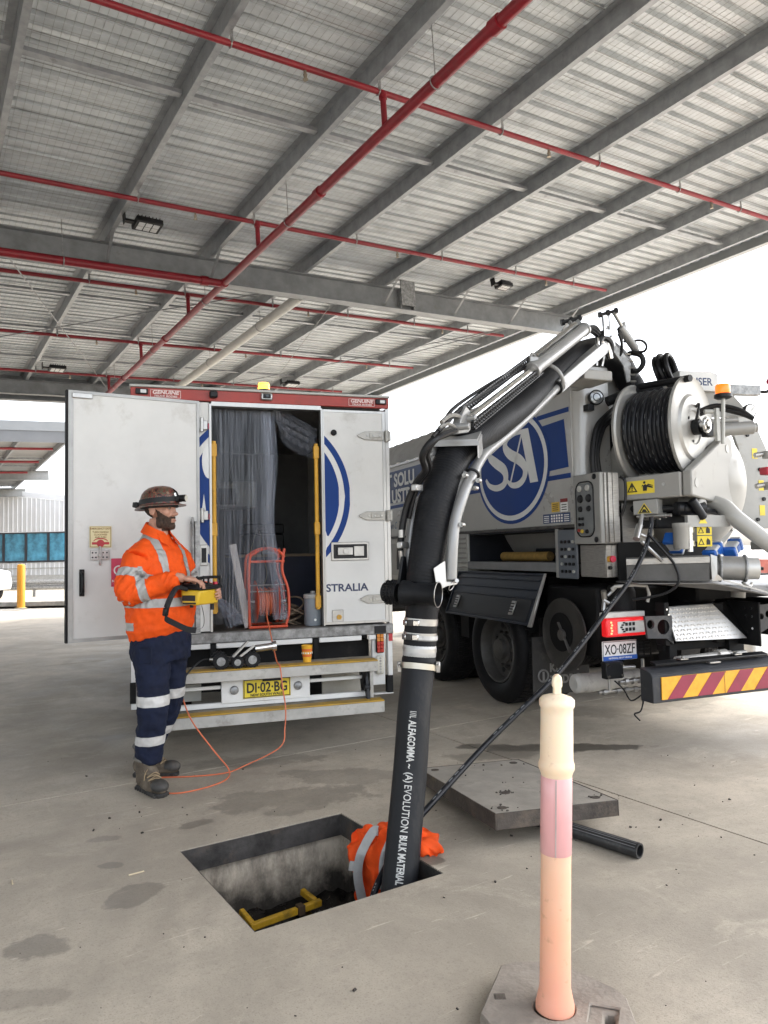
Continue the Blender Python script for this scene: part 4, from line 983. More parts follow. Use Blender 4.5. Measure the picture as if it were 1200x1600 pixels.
on_side(ell(EA, EB), 'emblem_ring', BLUE, -.0026); on_side(ell(EA-.035, EB-.032), 'emblem_white_ring', LOGO_WHITE, -.0042); on_side(ell(EA-.085, EB-.078), 'emblem_field', BLUE, -.0058)
def stroke(P, wds, name):
    P = spline([(0, y, z) for y, z in P], 6); A, B = [], []
    for i, p in enumerate(P):
        t = P[min(i+1, len(P)-1)]-P[max(i-1, 0)]; nrm = Vector((0, -t.z, t.y)).normalized()
        f = i/(len(P)-1)*(len(wds)-1); k = int(min(f, len(wds)-2)); w = wds[k]+(wds[k+1]-wds[k])*(f-k)
        A.append(p+nrm*w/2+Vector((-.0075, 0, 0))); B.append(p-nrm*w/2+Vector((-.0075, 0, 0)))
    MB().strip(A, B, (-.001, 0, 0)).build(name, LOGO_WHITE, sidep, smooth=0)
stroke([(2.309, 2.148), (2.243, 2.082), (2.112, 2.049), (1.983, 2.068), (1.933, 2.134), (1.969, 2.213), (2.114, 2.291), (2.219, 2.358), (2.205, 2.427), (2.104, 2.475), (2.0, 2.47)], [.03, .05, .06, .065, .085, .10, .10, .085, .06, .05, .03], 'emblem_letter')
stroke([(1.622, 2.515), (1.766, 2.523), (1.902, 2.484), (1.929, 2.412), (1.847, 2.341), (1.684, 2.269), (1.597, 2.187), (1.618, 2.103), (1.71, 2.052), (1.834, 2.054), (1.922, 2.11)], [.03, .05, .06, .085, .10, .10, .085, .065, .06, .05, .03], 'emblem_letter')
stroke([(1.638, 2.503), (1.853, 2.077)], [.022, .022], 'emblem_letter'); 
on_side([(1.66, 2.541), (1.53, 2.537), (1.395, 2.047), (1.52, 2.047)], 'emblem_letter', LOGO_WHITE, -.0075)
text('T SOLU', .23, (-.004, 4.95, 2.292), (0, -1, 0), (0, 0, 1), LOGO_WHITE, sidep, 'lettering', .008, 1.15)
text('USTRA', .23, (-.004, 4.80, 2.088), (0, -1, 0), (0, 0, 1), LOGO_WHITE, sidep, 'lettering', .008, 1.15)
text('own C', .13, (-.0015, 4.95, 1.75), (0, -1, 0), (0, 0, 1), mat('script_blue', (.10, .17, .26), .5), sidep, 'lettering', 0, .8, shear=.3)
# small safety stickers by the rear corner
def sticker(x, y0, y1, z0, z1, mt, name='sticker', parent=None): return MB().b2(x-.0012, x, y0, y1, z0, z1).build(name, mt, parent or sidep, smooth=0)
s1 = sticker(-.0005, 1.10, 1.215, 1.768, 1.850, mat('sticker_ochre', (.62, .40, .05), .5))
for k in range(4): sticker(-.0018, 1.118, 1.198, 1.782+k*.016, 1.788+k*.016, PRINT_BLACK, 'print_line', s1)
s1 = sticker(-.0005, .985, 1.085, 1.765, 1.872, PRINT_WHITE); sticker(-.0018, .985, 1.085, 1.842, 1.872, mat('sticker_maroon', (.20, .02, .02), .5), 'print_block', s1)
for k in range(3): sticker(-.0018, 1.0, 1.07, 1.778+k*.02, 1.786+k*.02, PRINT_BLACK, 'print_line', s1)
s1 = sticker(-.0005, .955, 1.345, 1.675, 1.755, mat('sticker_navy', (.02, .05, .14), .5))
for j in range(4): sticker(-.0018, 1.255, 1.33, 1.685+j*.016, 1.692+j*.016, PRINT_WHITE, 'print_line', s1)
m = MB()
for i in range(5):
    for j in range(3): m.b2(-.003, -.0018, 1.06+i*.036, 1.06+i*.036+.022, 1.683+j*.023, 1.699+j*.023)
m.build('print_marks', PRINT_WHITE, s1)
for j in range(4): sticker(-.0018, .97, 1.04, 1.685+j*.016, 1.692+j*.016, PRINT_WHITE, 'print_line', s1)
# --- rear fairing plate with lamp
def rear_poly(P, y, t, name, mt, parent=truck, bevel=.004): return MB().prism([(x, y, z) for x, z in P], (0, t, 0)).build(name, mt, parent, bevel=bevel)
fp = rear_poly([(.27, 1.70), (.30, 3.10), (.40, 3.18), (.52, 3.20), (.65, 3.19), (.76, 3.12), (.82, 2.96), (.87, 2.72), (.90, 2.4), (.92, 1.70)], 1.12, .02, 'rear_fairing', SILVERP)
lmp = MB().lathe((.15, .775, 2.665), (-.25, -1, .05), [(0, -.03), (.052, -.03), (.062, 0), (.062, .02), (.054, .024)], 22).build('work_lamp', BLACKP, truck)
m = MB(); m.lathe((.15, .775, 2.665), (-.25, -1, .05), [(.053, .021), (.03, .026), (0, .028)], 20); m.build('lamp_glass', mat('lamp_glass', (.30, .31, .31), .12, metal=.5), lmp)
MB().torus((.144, .75, 2.666), (-.25, -1, .05), .03, .004, 18, 5).build('lamp_ring', BLACKP, lmp)
m = MB(); m.cyl((.11, .80, 2.605), (.15, .79, 2.645), .012, n=8); m.b2(.07, .13, .77, .83, 2.56, 2.61); m.build('lamp_bracket', BLACKP, truck)
text('KAISER', .03, (.70, 1.1185, 2.72), (1, 0, 0), (0, 0, 1), PRINT_BLACK, fp, 'lettering', .0006); text('AQUASTAR', .022, (.70, 1.1185, 2.685), (1, 0, 0), (0, 0, 1), PRINT_BLACK, fp, 'lettering', .0004)
for (x, z) in ((.40, 2.40), (.42, 3.0), (.80, 2.5)): MB().bolt((x, 1.119, z), (0, -1, 0), .014, .01).build('bolt', BLACKP, fp)
MB().prism([(.62, 1.1185, 2.52), (.72, 1.1185, 2.50), (.67, 1.1185, 2.38)], (0, -.002, 0)).build('warning_triangle', BLACKP, fp, smooth=0)
# boom cradle: pale block on top of the column
MB().b2(-.22, .04, .42, .70, 2.715, 2.79).build('boom_cradle', FRAMEP, truck, bevel=.008)
MB().b2(-.04, .03, .70, .84, 2.725, 2.78).build('cradle_foot', FRAMEP, truck)
# --- tank: barrel and domed rear door
TX, TZ, TR = .93, 1.98, .555
m = MB(); m.lathe((1.2, 1.16, TZ), (0, 1, 0), [(TR+.22, 0), (TR+.30, .3), (TR+.30, 7.7), (0, 7.75)], 48); m.build('tank', BODYP, truck, smooth=40)
dm = MB(); prof = [(TR*cos(radians(a)), .34*sin(radians(a))) for a in range(0, 91, 9)]
dm.lathe((TX, .66, TZ), (0, -1, 0), [(TR+.05, -.50), (TR+.075, -.045), (TR+.075, .0), (TR+.01, .002)]+prof, 48); dm = dm.build('tank_door', mat('tank_cream', (.34, .332, .305), .42, var=.05, scale=3, dirt=((.25, .23, .20), .25, 4), coat=.1), truck, smooth=45)
for k in range(18):
    a = 2*pi*k/18; MB().bolt((TX+(TR+.045)*cos(a), .658, TZ+(TR+.045)*sin(a)), (0, -1, 0), .016, .03).build('clamp_bolt', STEEL, dm)
# plate to the right of the dome
rp_ = rear_poly([(1.52, 1.60), (1.50, 1.75), (1.62, 1.95), (1.66, 2.15), (1.60, 2.2), (1.62, 2.30), (1.48, 2.62), (1.75, 2.66), (1.95, 2.3), (2.05, 1.9), (2.02, 1.60)], .75, .03, 'rear_plate', SILVERP)
for (x, z) in ((1.72, 2.42), (1.85, 2.12), (1.88, 1.86), (1.8, 1.68)): MB().bolt((x, .749, z), (0, -1, 0), .018, .012).build('bolt', BLACKP, rp_)
for (x, z) in ((1.80, 2.26), (1.86, 1.98), (1.86, 1.76)): MB().b2(x-.03, x+.03, .7475, .7495, z-.045, z+.045).build('warning_sticker', YELLOW_SIGN, rp_, smooth=0)
m = MB(); m.b2(1.30, 1.62, -.03, .10, 1.50, 1.62); m.b2(1.42, 2.4, .0, .5, 1.42, 1.49); m.build('rear_bracket', SILVERP, truck, bevel=.01)
for (x, z) in ((1.46, 2.18), (1.46, 1.93)):
    m = MB(); m.cyl((x-.10, .36, z), (x+.08, .28, z+.03), .022, n=10); m.b2(x-.05, x+.05, .27, .33, z-.03, z+.03); m.build('door_clamp', ALU, truck, bevel=.004)
m = MB(); m.cyl((1.42, .18, 1.93), (1.55, .12, 1.93), .02, n=10); m.cyl((1.55, .12, 1.93), (1.585, .105, 1.93), .062, n=18); m.build('hand_wheel', GREYP, truck)
m = MB(); m.b2(1.22, 1.36, .12, .2, 2.0, 2.06); m.build('red_lever', mat('lever_red', (.45, .03, .05), .4), truck, bevel=.01)

# --- hose reel on its swing bracket
RL, RR = Vector((.412, .607, 2.352)), Vector((.581, .223, 2.35)); ax = (RR-RL).normalized(); pp_ = Vector((-ax.y, ax.x, 0)); 
reel = MB()
for P, s in ((RL, -1), (RR, 1)):
    reel = MB(); reel.lathe(P, ax*s, [(.0, .022), (.12, .022), (.13, .03), (.235, .03), (.255, .012), (.372, .012), (.388, .020), (.392, .0), (.376, -.012), (.0, -.012)], 56)
    fl = reel.build('reel_flange', REELP, truck, smooth=30)
    if s > 0:
        hubm = MB(); hubm.cyl(P+ax*.022, P+ax*.075, .06, n=18); hubm.cyl(P+ax*.075, P+ax*.13, .035, n=14); hubm.box(P+ax*.10+Vector((.03, 0, -.03)), (.07, .06, .10)); hubm.build('reel_hub', BLACKP, fl, bevel=.006)
        hubm = MB(); hubm.torus(P+ax*.14+pp_*-.05, ax, .05, .014, 20, 8); hubm.cyl(P+ax*.11+pp_*-.09, P+ax*.17+pp_*-.09, .02, n=10); hubm.build('bearing_ring', CHROME, fl)
        hubm = MB(); hubm.tube(spline([P+ax*.025+Vector((-.0, 0, .16))+pp_*.05, P+ax*.07+Vector((0, 0, .17)), P+ax*.07+Vector((0, 0, .10))-pp_*.03, P+ax*.05+Vector((0, 0, .03))-pp_*.03], 6), .010, 7); hubm.build('hub_hose', PLASTIC, fl)
        for k in range(3):
            a = 2*pi*k/3+.4; MB().bolt(P+ax*.022+(pp_*cos(a)+Vector((0, 0, 1))*sin(a))*.105, ax, .012, .006).build('bolt', BLACKP, fl)
m = MB(); m.cyl(RL+ax*.0, RR-ax*.0, .20, n=32); drum = m.build('reel_drum', REELP, truck)
HOSEB = mat('jet_hose_black', (.008, .009, .012), .38, var=.2, dirt=((.045, .043, .04), .2, 9), spec=.3)
HPRINT = mat('hose_print', (.20, .205, .21), .6, var=.1)
nW = 11; Ln = (RR-RL).length
for k in range(nW):
    c = RL+ax*(.046+(Ln-.092)*k/(nW-1)); R_ = .306-.006*(k % 2)
    m = MB(); m.torus(c, ax, R_, .0205, 56, 10); w_ = m.build('hose_turn', HOSEB, drum)
    m = MB()
    for j in range(26):
        a = 2*pi*(j+.37*k)/26
        u_, v_, d_ = basis(ax)
        q = [c+(u_*cos(a+t*.11)+v_*sin(a+t*.11))*(R_+.0210) for t in (0, .33, .66, 1.)]
        if rnd.random() < .55: m.tube(q, .0014, 4)
    o_ = m.build('hose_marking', HPRINT, w_); o_['kind'] = 'stuff'
# steel bar across the reel top
m = MB(); m.cyl((.43, .62, 2.735), (.50, .12, 2.70), .026, n=14); m.cyl((.425, .65, 2.735), (.43, .62, 2.735), .040, n=14); m.build('guide_roller', BLACKP, truck)
# bracket: front beam and the tapering right-hand cheek
Q = Vector((.35, .11, 0)); e1 = -ax; e2 = -pp_ if pp_.x < 0 else pp_
def qb(s, t, z): return Q+e1*s+e2*t+Vector((0, 0, z))
m = MB(); m.prism([qb(.62, 0, 1.812), qb(-.005, 0, 1.822), qb(-.005, 0, 2.005), qb(.62, 0, 1.985)], e2*.10); fb_ = m.build('reel_frame_beam', FRAMEP, truck, bevel=.012, seg=2)
m = MB(); m.prism([qb(-.08, .012, 1.825), qb(-.08, .80, 1.76), qb(-.08, .83, 1.80), qb(-.08, .83, 2.30), qb(-.08, .74, 2.33), qb(-.08, .02, 2.01)], e1*.07); ck = m.build('reel_frame_cheek', FRAMEP, truck, bevel=.012, seg=2)
for (t, z) in ((.10, 1.92), (.72, 2.22)): MB().cyl(qb(-.0801, t, z), qb(-.084, t, z), .033, n=18).build('blank_plug', SILVERP, ck)
for s in (.12, .50): MB().cyl(qb(s, -.0005, 1.92), qb(s, -.007, 1.92), .012, n=10).build('screw', STEEL, fb_)
st_ = MB().prism([qb(.42, -.0005, 1.858), qb(.19, -.0005, 1.862), qb(.19, -.0005, 1.962), qb(.42, -.0005, 1.958)], e2*-.0015).build('warning_sticker', YELLOW_SIGN, fb_, smooth=0)
def tri(P, h, w, name, parent, mt=PRINT_BLACK, ring=True):
    """warning triangle outline: P(s, z) maps to 3D"""
    o = [(0, h), (-w, 0), (w, 0)]; i_ = [(0, h*.72), (-w*.66, h*.10), (w*.66, h*.10)]
    m = MB()
    for k in range(3):
        a, b, c, d = o[k], o[(k+1) % 3], i_[(k+1) % 3], i_[k]
        m.prism([P(*a), P(*b), P(*c), P(*d)], (P(0, 0, 1)-P(0, 0, 0))*.001)
    return m.build(name, mt, parent, smooth=0)
def Pst(a, b, t=0): return qb(.365-a, -.0022-t, 1.875+b)
tri(Pst, .075, .042, 'warning_symbol', st_)
m = MB(); m.prism([Pst(-.005, .012), Pst(.005, .012), Pst(.005, .02), Pst(-.005, .02)], e2*-.001); m.prism([Pst(-.004, .024), Pst(.004, .024), Pst(.006, .05), Pst(-.006, .05)], e2*-.001); m.build('exclamation_mark', PRINT_BLACK, st_, smooth=0)
m = MB()
for P_ in ([(.085, .005), (.115, .005), (.122, .045), (.105, .055), (.085, .045)], [(.115, .035), (.16, .022), (.165, .032), (.12, .05)], [(.09, .06), (.105, .058), (.108, .073), (.097, .078), (.088, .07)], [(.12, .05), (.165, .038), (.165, .043), (.125, .058)], [(.075, .03), (.088, .05), (.08, .052)]):
    m.prism([Pst(a, b) for a, b in P_], e2*-.001)
m.build('pictogram', PRINT_BLACK, st_, smooth=0)
# hose guide box under the beam
m = MB(); m.prism([qb(.36, -.01, 1.70), qb(.17, -.01, 1.705), qb(.17, -.01, 1.815), qb(.36, -.01, 1.808)], e2*.09); gb = m.build('hose_guide_box', SILVERP, truck, bevel=.004)
ss = MB().prism([qb(.325, -.0105, 1.712), qb(.215, -.0105, 1.712), qb(.27, -.0105, 1.790)], e2*-.0015).build('warning_sticker', YELLOW_SIGN, gb, smooth=0)
tri(lambda a, b, t=0: qb(.27-a, -.0125-t, 1.715+b), .066, .045, 'warning_symbol', ss)
m = MB(); m.prism([qb(.29, -.0125, 1.722), qb(.25, -.0125, 1.722), qb(.262, -.0125, 1.742), qb(.282, -.0125, 1.742)], e2*-.001); m.build('pictogram', PRINT_BLACK, ss, smooth=0)
m = MB(); m.cyl(qb(.34, .02, 1.69), qb(.12, .02, 1.69), .020, n=12); m.cyl(qb(.30, .05, 1.675), qb(.18, .05, 1.675), .016, n=10); m.cyl(qb(.12, .02, 1.69), qb(.08, .02, 1.69), .013, n=10); m.build('guide_rollers', STEEL, truck)
m = MB(); m.cyl(qb(.95, .08, 1.77), qb(.0, .10, 1.74), .028, n=12); m.cyl(qb(-.05, .12, 1.74), qb(-.10, .6, 1.70), .022, n=10); m.build('swing_arm', BLACKP, truck)
m = MB(); m.lathe(qb(-.04, .26, 1.765), e1*-1, [(.0, .03), (.045, .028), (.07, .015), (.078, -.01), (.078, -.14), (0, -.14)], 24); m.build('motor_cover', FRAMEP, truck)
m = MB(); m.b2(.30, .78, .30, .48, 1.60, 1.72); m.cyl((.38, .2, 1.74), (.62, .16, 1.74), .05, n=14); m.cyl((.46, .12, 1.80), (.55, .10, 1.66), .035, n=12); m.build('reel_motor', BLACKP, truck, bevel=.01)
m = MB(); m.b2(.40, .80, .10, .13, 1.60, 1.685); yb_ = m.build('motor_bracket', SILVERP, truck)
MB().prism([(.50, .0985, 1.625), (.58, .0985, 1.625), (.54, .0985, 1.68)], (0, -.0015, 0)).build('warning_sticker', YELLOW_SIGN, yb_, smooth=0)
# --- control boxes at the rear corner
cbx = MB().b2(-.055, .115, .50, .835, 1.492, 2.035).build('control_cabinet', SILVERP, truck, bevel=.006)
def rrect(y0, y1, z0, z1, r, n=5):
    P = []
    for (cy, cz, a0) in ((y1-r, z1-r, 0), (y0+r, z1-r, 90), (y0+r, z0+r, 180), (y1-r, z0+r, 270)):
        for i in range(n+1): a = radians(a0+90*i/n); P.append((cy+r*cos(a), cz+r*sin(a)))
    return P
win = MB().prism([(-.0565, y, z) for y, z in rrect(.585, .785, 1.56, 1.965, .06)], (-.002, 0, 0)).build('cabinet_window', mat('cabinet_window_grey', (.17, .18, .18), .18, var=.1, coat=.5), cbx, smooth=0)
m = MB()
for a, b in zip(rrect(.575, .795, 1.55, 1.975, .068), rrect(.575, .795, 1.55, 1.975, .068)[1:]+rrect(.575, .795, 1.55, 1.975, .068)[:1]): m.cyl((-.057, *a), (-.057, *b), .006, n=6)
m.build('window_seal', BLACKP, cbx)
for (y, z, r, mt_) in ((.74, 1.925, .026, GREYP), (.64, 1.925, .026, GREYP), (.735, 1.845, .034, PLASTIC), (.63, 1.845, .034, PLASTIC), (.735, 1.765, .024, PLASTIC), (.632, 1.765, .024, PLASTIC),
                   (.75, 1.69, .014, PLASTIC), (.71, 1.69, .014, PLASTIC), (.75, 1.645, .014, PLASTIC), (.71, 1.645, .014, PLASTIC), (.76, 1.60, .014, RED), (.72, 1.592, .016, mat('knob_yellow', (.6, .4, .04), .5)), (.66, 1.59, .018, PLASTIC)):
    m = MB(); m.cyl((-.0586, y, z), (-.072, y, z), r, r*.85, n=14); m.build('gauge' if r > .025 else 'knob', mt_, cbx, bevel=.002)
for (y, z) in ((.56, 2.005), (.555, 1.525)): MB().lathe((-.0555, y, z), (-1, 0, 0), [(.022, 0), (.022, .006), (.01, .012), (0, .012)], 14).build('latch', BLACKP, cbx)
m = MB(); m.b2(-.02, .0, .488, .4995, 1.50, 2.03); m.b2(.012, .05, .484, .4995, 1.50, 2.03); m.b2(.058, .115, .490, .4995, 1.50, 2.03); m.build('edge_profile', INOX, cbx, bevel=.003)
m = MB(); m.tube(spline([(.125, .49, 2.0), (.15, .46, 1.96), (.14, .455, 1.80), (.12, .48, 1.70)], 6), .011, 7); m.build('cabinet_cable', PLASTIC, cbx)
c2 = MB().b2(.0, .16, .53, .84, 1.235, 1.485).build('lower_cabinet', INOX, truck, bevel=.004)
m = MB(); m.b2(.0, .045, .518, .5295, 1.24, 1.48); m.b2(.05, .11, .522, .5295, 1.24, 1.48); m.b2(.115, .158, .518, .5295, 1.24, 1.48); m.build('edge_profile', INOX, c2, bevel=.002)
m = MB(); m.cyl((.025, .5175, 1.376), (.025, .490, 1.376), .024, n=16); e_ = m.build('emergency_collar', YELLOW, c2); MB().lathe((.025, .4895, 1.376), (0, -1, 0), [(.02, 0), (.027, .01), (.024, .022), (0, .026)], 16).build('emergency_stop', mat('stop_red', (.55, .02, .06), .35), e_)
MB().cyl((.025, .5175, 1.31), (.025, .500, 1.31), .014, n=12).build('switch', PLASTIC, c2); MB().cyl((.13, .5175, 1.46), (.13, .51, 1.46), .012, n=10).build('switch', PLASTIC, c2)
kp = MB().b2(-.02, -.001, .855, 1.12, 1.215, 1.615).build('button_panel', mat('panel_bluegrey', (.10, .115, .135), .4, var=.08), truck, bevel=.01)
for i in range(4):
    for j in range(5): MB().cyl((-.0202, .90+i*.052, 1.275+j*.06), (-.032, .90+i*.052, 1.275+j*.06), .013, n=10).build('button', PLASTIC if (i+j) % 4 else GREYP, kp)
m = MB(); m.torus((-.0205, .985, 1.42), (1, 0, 0), .0, .0001, 3, 3) if False else None
MB().b2(-.012, .05, 1.122, 1.165, 1.22, 1.625).build('hatch_post', SILVERP, truck, bevel=.004)
# --- tool locker with dropped flap
LK = mat('locker_dark', (.016, .018, .024), .5, var=.15, dirt=((.04, .04, .04), .2, 5), spec=.3)
m = MB(); m.b2(.02, .75, 1.17, 2.74, 1.325, 1.345); m.b2(.02, .75, 1.17, 2.74, 1.612, 1.628); m.b2(.74, .76, 1.17, 2.74, 1.3451, 1.6119); m.b2(.02, .7399, 1.168, 1.18, 1.3451, 1.6119); m.b2(.02, .7399, 2.73, 2.742, 1.3451, 1.6119)
lk_ = m.build('tool_locker', LK, truck, smooth=0)
m = MB()
for k in range(5): m.b2(.725, .7395, 1.2, 2.72, 1.365+k*.05, 1.380+k*.05)
m.build('locker_ribs', LK, lk_)
MB().b2(-.008, .02, 1.166, 2.745, 1.268, 1.345).build('locker_sill', mat('sill_grey', (.20, .205, .21), .45, metal=.3, var=.1), truck, bevel=.004)
MB().b2(-.006, .02, 1.17, 2.742, 1.6285, 1.652).build('locker_head', BLACKP, truck)
MB().b2(-.004, .30, 2.746, 3.0, 1.18, 1.652).build('louvre_panel', GREYP, truck, bevel=.006)
for k in range(8): MB().b2(-.012, -.0045, 2.765, 2.975, 1.225+k*.05, 1.245+k*.05).build('louvre', SILVERP, truck, bevel=.003)
fl = MB(); fl.prism([(-.02, 1.285, 1.252), (-.02, 2.885, 1.252), (-.17, 2.93, .82), (-.17, 1.31, .82)], (-.010, 0, -.004)); fl = fl.build('locker_flap', NAVYP, truck, bevel=.004, label='dark locker flap hanging open')
def flp(y, f, off=0): return Vector((-.02-.15*f-.0115-off, y+.04*f, 1.248-.432*f))     # point on the flap's shown face
m = MB()
for f in (.12, .30, .47): m.prism([flp(1.33, f), flp(2.85, f), flp(2.85, f+.025), flp(1.33, f+.025)], (-.008, 0, 0))
for (a, b, c, d) in ((1.29, 1.305, 0, 1), (2.865, 2.88, 0, 1), (1.306, 2.864, .965, 1.0), (1.306, 2.864, 0, .03)): m.prism([flp(a, c), flp(b, c), flp(b, d), flp(a, d)], (-.014, 0, 0))
m.build('flap_ribs', NAVYP, fl, bevel=.002)
MB().prism([flp(1.27, -.01), flp(1.289, -.01), flp(1.289, 1.02), flp(1.235, 1.02), flp(1.255, .5)], (-.02, 0, 0)).build('flap_edge', ALU, fl, bevel=.003)
m = MB(); m.prism([flp(1.36, .52), flp(2.84, .50), flp(2.84, .92), flp(1.36, .94)], (-.004, 0, 0)); m.build('flap_tray', BLACKP, fl, bevel=.002)
for y in (1.62, 2.70):
    m = MB(); m.prism([flp(y-.035, .56, .006), flp(y+.035, .56, .006), flp(y+.035, .84, .006), flp(y-.035, .84, .006)], (-.014, 0, 0)); k_ = m.build('flap_latch', STEEL, fl, bevel=.004)
    m = MB(); 
    for q in range(4): m.prism([flp(y-.028, .60+q*.055, .0205), flp(y+.028, .60+q*.055, .0205), flp(y+.028, .625+q*.055, .0205), flp(y-.028, .625+q*.055, .0205)], (-.003, 0, 0))
    m.build('latch_slots', BLACKP, k_)
# lower side boxes towards the front, side guard
MB().b2(.0, .9, 3.02, 9.1, 1.10, 1.628).build('side_locker', GREYP, truck, bevel=.01); MB().b2(-.006, -.0005, 3.25, 4.3, 1.16, 1.56).build('locker_door', SILVERP, truck, bevel=.004); MB().b2(-.006, -.0005, 4.36, 5.5, 1.16, 1.56).build('locker_door', SILVERP, truck, bevel=.004)
# --- chassis, axles, wheels
m = MB()
for x in (.82, 1.56): m.b2(x, x+.09, .30, 9.4, .72, 1.02)
for y in (.5, 1.5, 2.8, 4.6, 6.5): m.b2(.91, 1.56, y, y+.12, .76, .98)
m.build('chassis_rails', CHASSIS, truck, bevel=.006)
MB().b2(.30, 2.2, 1.75, 4.3, 1.03, 1.20).build('subframe', CHASSIS, truck); MB().b2(.78, 1.7, .55, 1.6, 1.03, 1.22).build('rear_subframe', CHASSIS, truck)
RIMP = mat('rim_grey', (.10, .096, .09), .5, metal=.4, var=.15, dirt=((.09, .08, .07), .4, 9))
def truck_wheel(x, y, left=True, dual=True):
    s = -1 if left else 1; r = .505; ax_ = (s, 0, 0); c = (x, y, r)
    # tyre: sidewall bulge, tread crown, and the recess that the rim closes
    t = MB(); t.lathe(c, ax_, [(.315, -.06), (.325, .005), (.36, .03), (.42, .034), (.47, .022), (.498, -.005), (.505, -.03), (.505, -.27), (.495, -.30), (.40, -.33), (.30, -.31)], 72)
    w_ = t.build('wheel', RUBBER, truck, smooth=35)
    m = MB()
    for k in range(64):
        a = 2*pi*k/64
        for (h0, h1, dd) in ((-.035, -.095, 0), (-.105, -.165, .03), (-.175, -.235, .0), (-.245, -.275, .03)):
            aa = a+dd; R_ = .505
            q = [Vector((x+s*h, y+cos(aa+u)*rr, r+sin(aa+u)*rr)) for rr in (R_-.004, R_+.010) for (h, u) in ((h0, -.036), (h0, .036), (h1, .036), (h1, -.036))]
            v = [m.b.verts.new(p) for p in q]
            for f in ((0, 1, 2, 3), (7, 6, 5, 4), (0, 4, 5, 1), (1, 5, 6, 2), (2, 6, 7, 3), (3, 7, 4, 0)): m.b.faces.new([v[i] for i in f])
    m.build('tread_blocks', RUBBER, w_, smooth=0)
    m = MB(); m.lathe(c, ax_, [(.318, .004), (.312, .012), (.300, .010), (.290, -.02), (.278, -.10), (.262, -.115), (.215, -.125), (.19, -.10), (.14, -.095), (.135, -.06), (.10, -.055), (.095, -.01), (.06, .0), (0, .0)], 48)
    rm = m.build('rim', RIMP, w_, smooth=35)
    for k in range(8):
        a = 2*pi*(k+.5)/8; p = Vector((x-s*.1185, y+cos(a)*.232, r+sin(a)*.232)); MB().cyl(p, p+Vector((s*.004, 0, 0)), .026, n=12).build('rim_hole', PRINT_BLACK, rm)
    for k in range(10):
        a = 2*pi*k/10; p = Vector((x-s*.0955, y+cos(a)*.165, r+sin(a)*.165)); MB().cyl(p, p+Vector((s*.035, 0, 0)), .014, n=6).build('wheel_nut', DARKSTEEL, rm)
    if dual:
        t = MB(); t.lathe((x-s*.36, y, r), ax_, [(.30, 0), (.40, .02), (.495, -.0), (.505, -.03), (.505, -.25), (.40, -.29), (0, -.29)], 48); t.build('inner_tyre', RUBBER, w_, smooth=35)
for y in (2.23, 3.62, 7.9): truck_wheel(.02, y, True, y < 5); truck_wheel(2.42, y, False, y < 5)
for y in (2.23, 3.62, 7.9): MB().cyl((.3, y, .505), (2.1, y, .505), .09, n=14).build('axle', CHASSIS, truck)
FENDER = mat('fender_black', (.011, .0115, .0125), .55, var=.2, dirt=((.04, .037, .034), .33, 6), spec=.2)
for yc in (2.23, 3.62):
    A = [(.03, yc+.60*cos(radians(a)), .505+.60*sin(radians(a))) for a in range(20, 161, 10)]; B = [(.62, p[1], p[2]) for p in A]
    MB().strip(A, B, (0, 0, .012)).build('mudguard', FENDER, truck, smooth=50)
MB().b2(.04, .60, 2.84, 3.02, .55, 1.02).build('mudguard_web', FENDER, truck)
mf = MB().b2(-.085, .50, 1.45, 1.458, .20, .70).build('mud_flap', mat('mudflap_rubber', (.032, .031, .03), .75, var=.2, dirt=((.10, .095, .085), .4, 4)), truck)
GL = mat('mudflap_print', (.20, .195, .19), .7, var=.15)
text('KAISER', .10, (.085, 1.4485, .395), (1, 0, 0), (0, 0, 1), GL, mf, 'lettering', .004, .95); text('HYDRO', .10, (.085, 1.4485, .29), (1, 0, 0), (0, 0, 1), GL, mf, 'lettering', .004, .95)
m = MB(); m.torus((.02, 1.4485, .365), (0, 1, 0), .05, .008, 20, 4); m.bar((.02, 1.447, .315), (.02, 1.447, .40), .02, .004, (0, 1, 0)); m.build('emblem', GL, mf)
MB().b2(.02, .55, 1.459, 1.50, .66, .86).build('flap_bracket', CHASSIS, truck)
# --- low side reel
SR_ = Vector((-.005, 1.085, .755))
sr = MB().lathe(SR_, (-1, 0, 0), [(0, .012), (.10, .012), (.115, .004), (.285, .004), (.30, .012), (.302, 0), (.285, -.008), (0, -.008)], 52).build('side_reel', mat('side_reel_grey', (.055, .052, .048), .5, metal=.3, var=.15, dirt=((.10, .09, .08), .3, 5)), truck, smooth=30)
m = MB()
for k in range(9): m.torus(SR_+Vector((.03+.042*k, 0, 0)), (1, 0, 0), .235, .021, 40, 8)
m.build('side_hose', RUBBER, sr); MB().cyl(SR_+Vector((.0, 0, 0)), SR_+Vector((.42, 0, 0)), .20, n=28).build('side_reel_core', CHASSIS, sr)
MB().lathe(SR_+Vector((.42, 0, 0)), (-1, 0, 0), [(0, .004), (.30, .004), (.30, -.004), (0, -.004)], 40).build('side_reel_flange', CHASSIS, sr)
m = MB(); m.bar(SR_+Vector((-.018, .05, .10)), SR_+Vector((-.022, -.10, -.12)), .012, .034, (1, 0, 0)); m.bar(SR_+Vector((-.022, -.10, -.12)), SR_+Vector((-.022, -.17, -.14)), .012, .045, (1, 0, 0)); m.cyl(SR_+Vector((-.012, 0, 0)), SR_+Vector((-.04, 0, 0)), .045, n=16); m.build('reel_crank', RIMP, sr, bevel=.003)
m = MB(); m.cyl(SR_+Vector((-.011, .03, .02)), SR_+Vector((-.014, .03, .02)), .16, n=28); m.build('reel_recess', CHASSIS, sr)
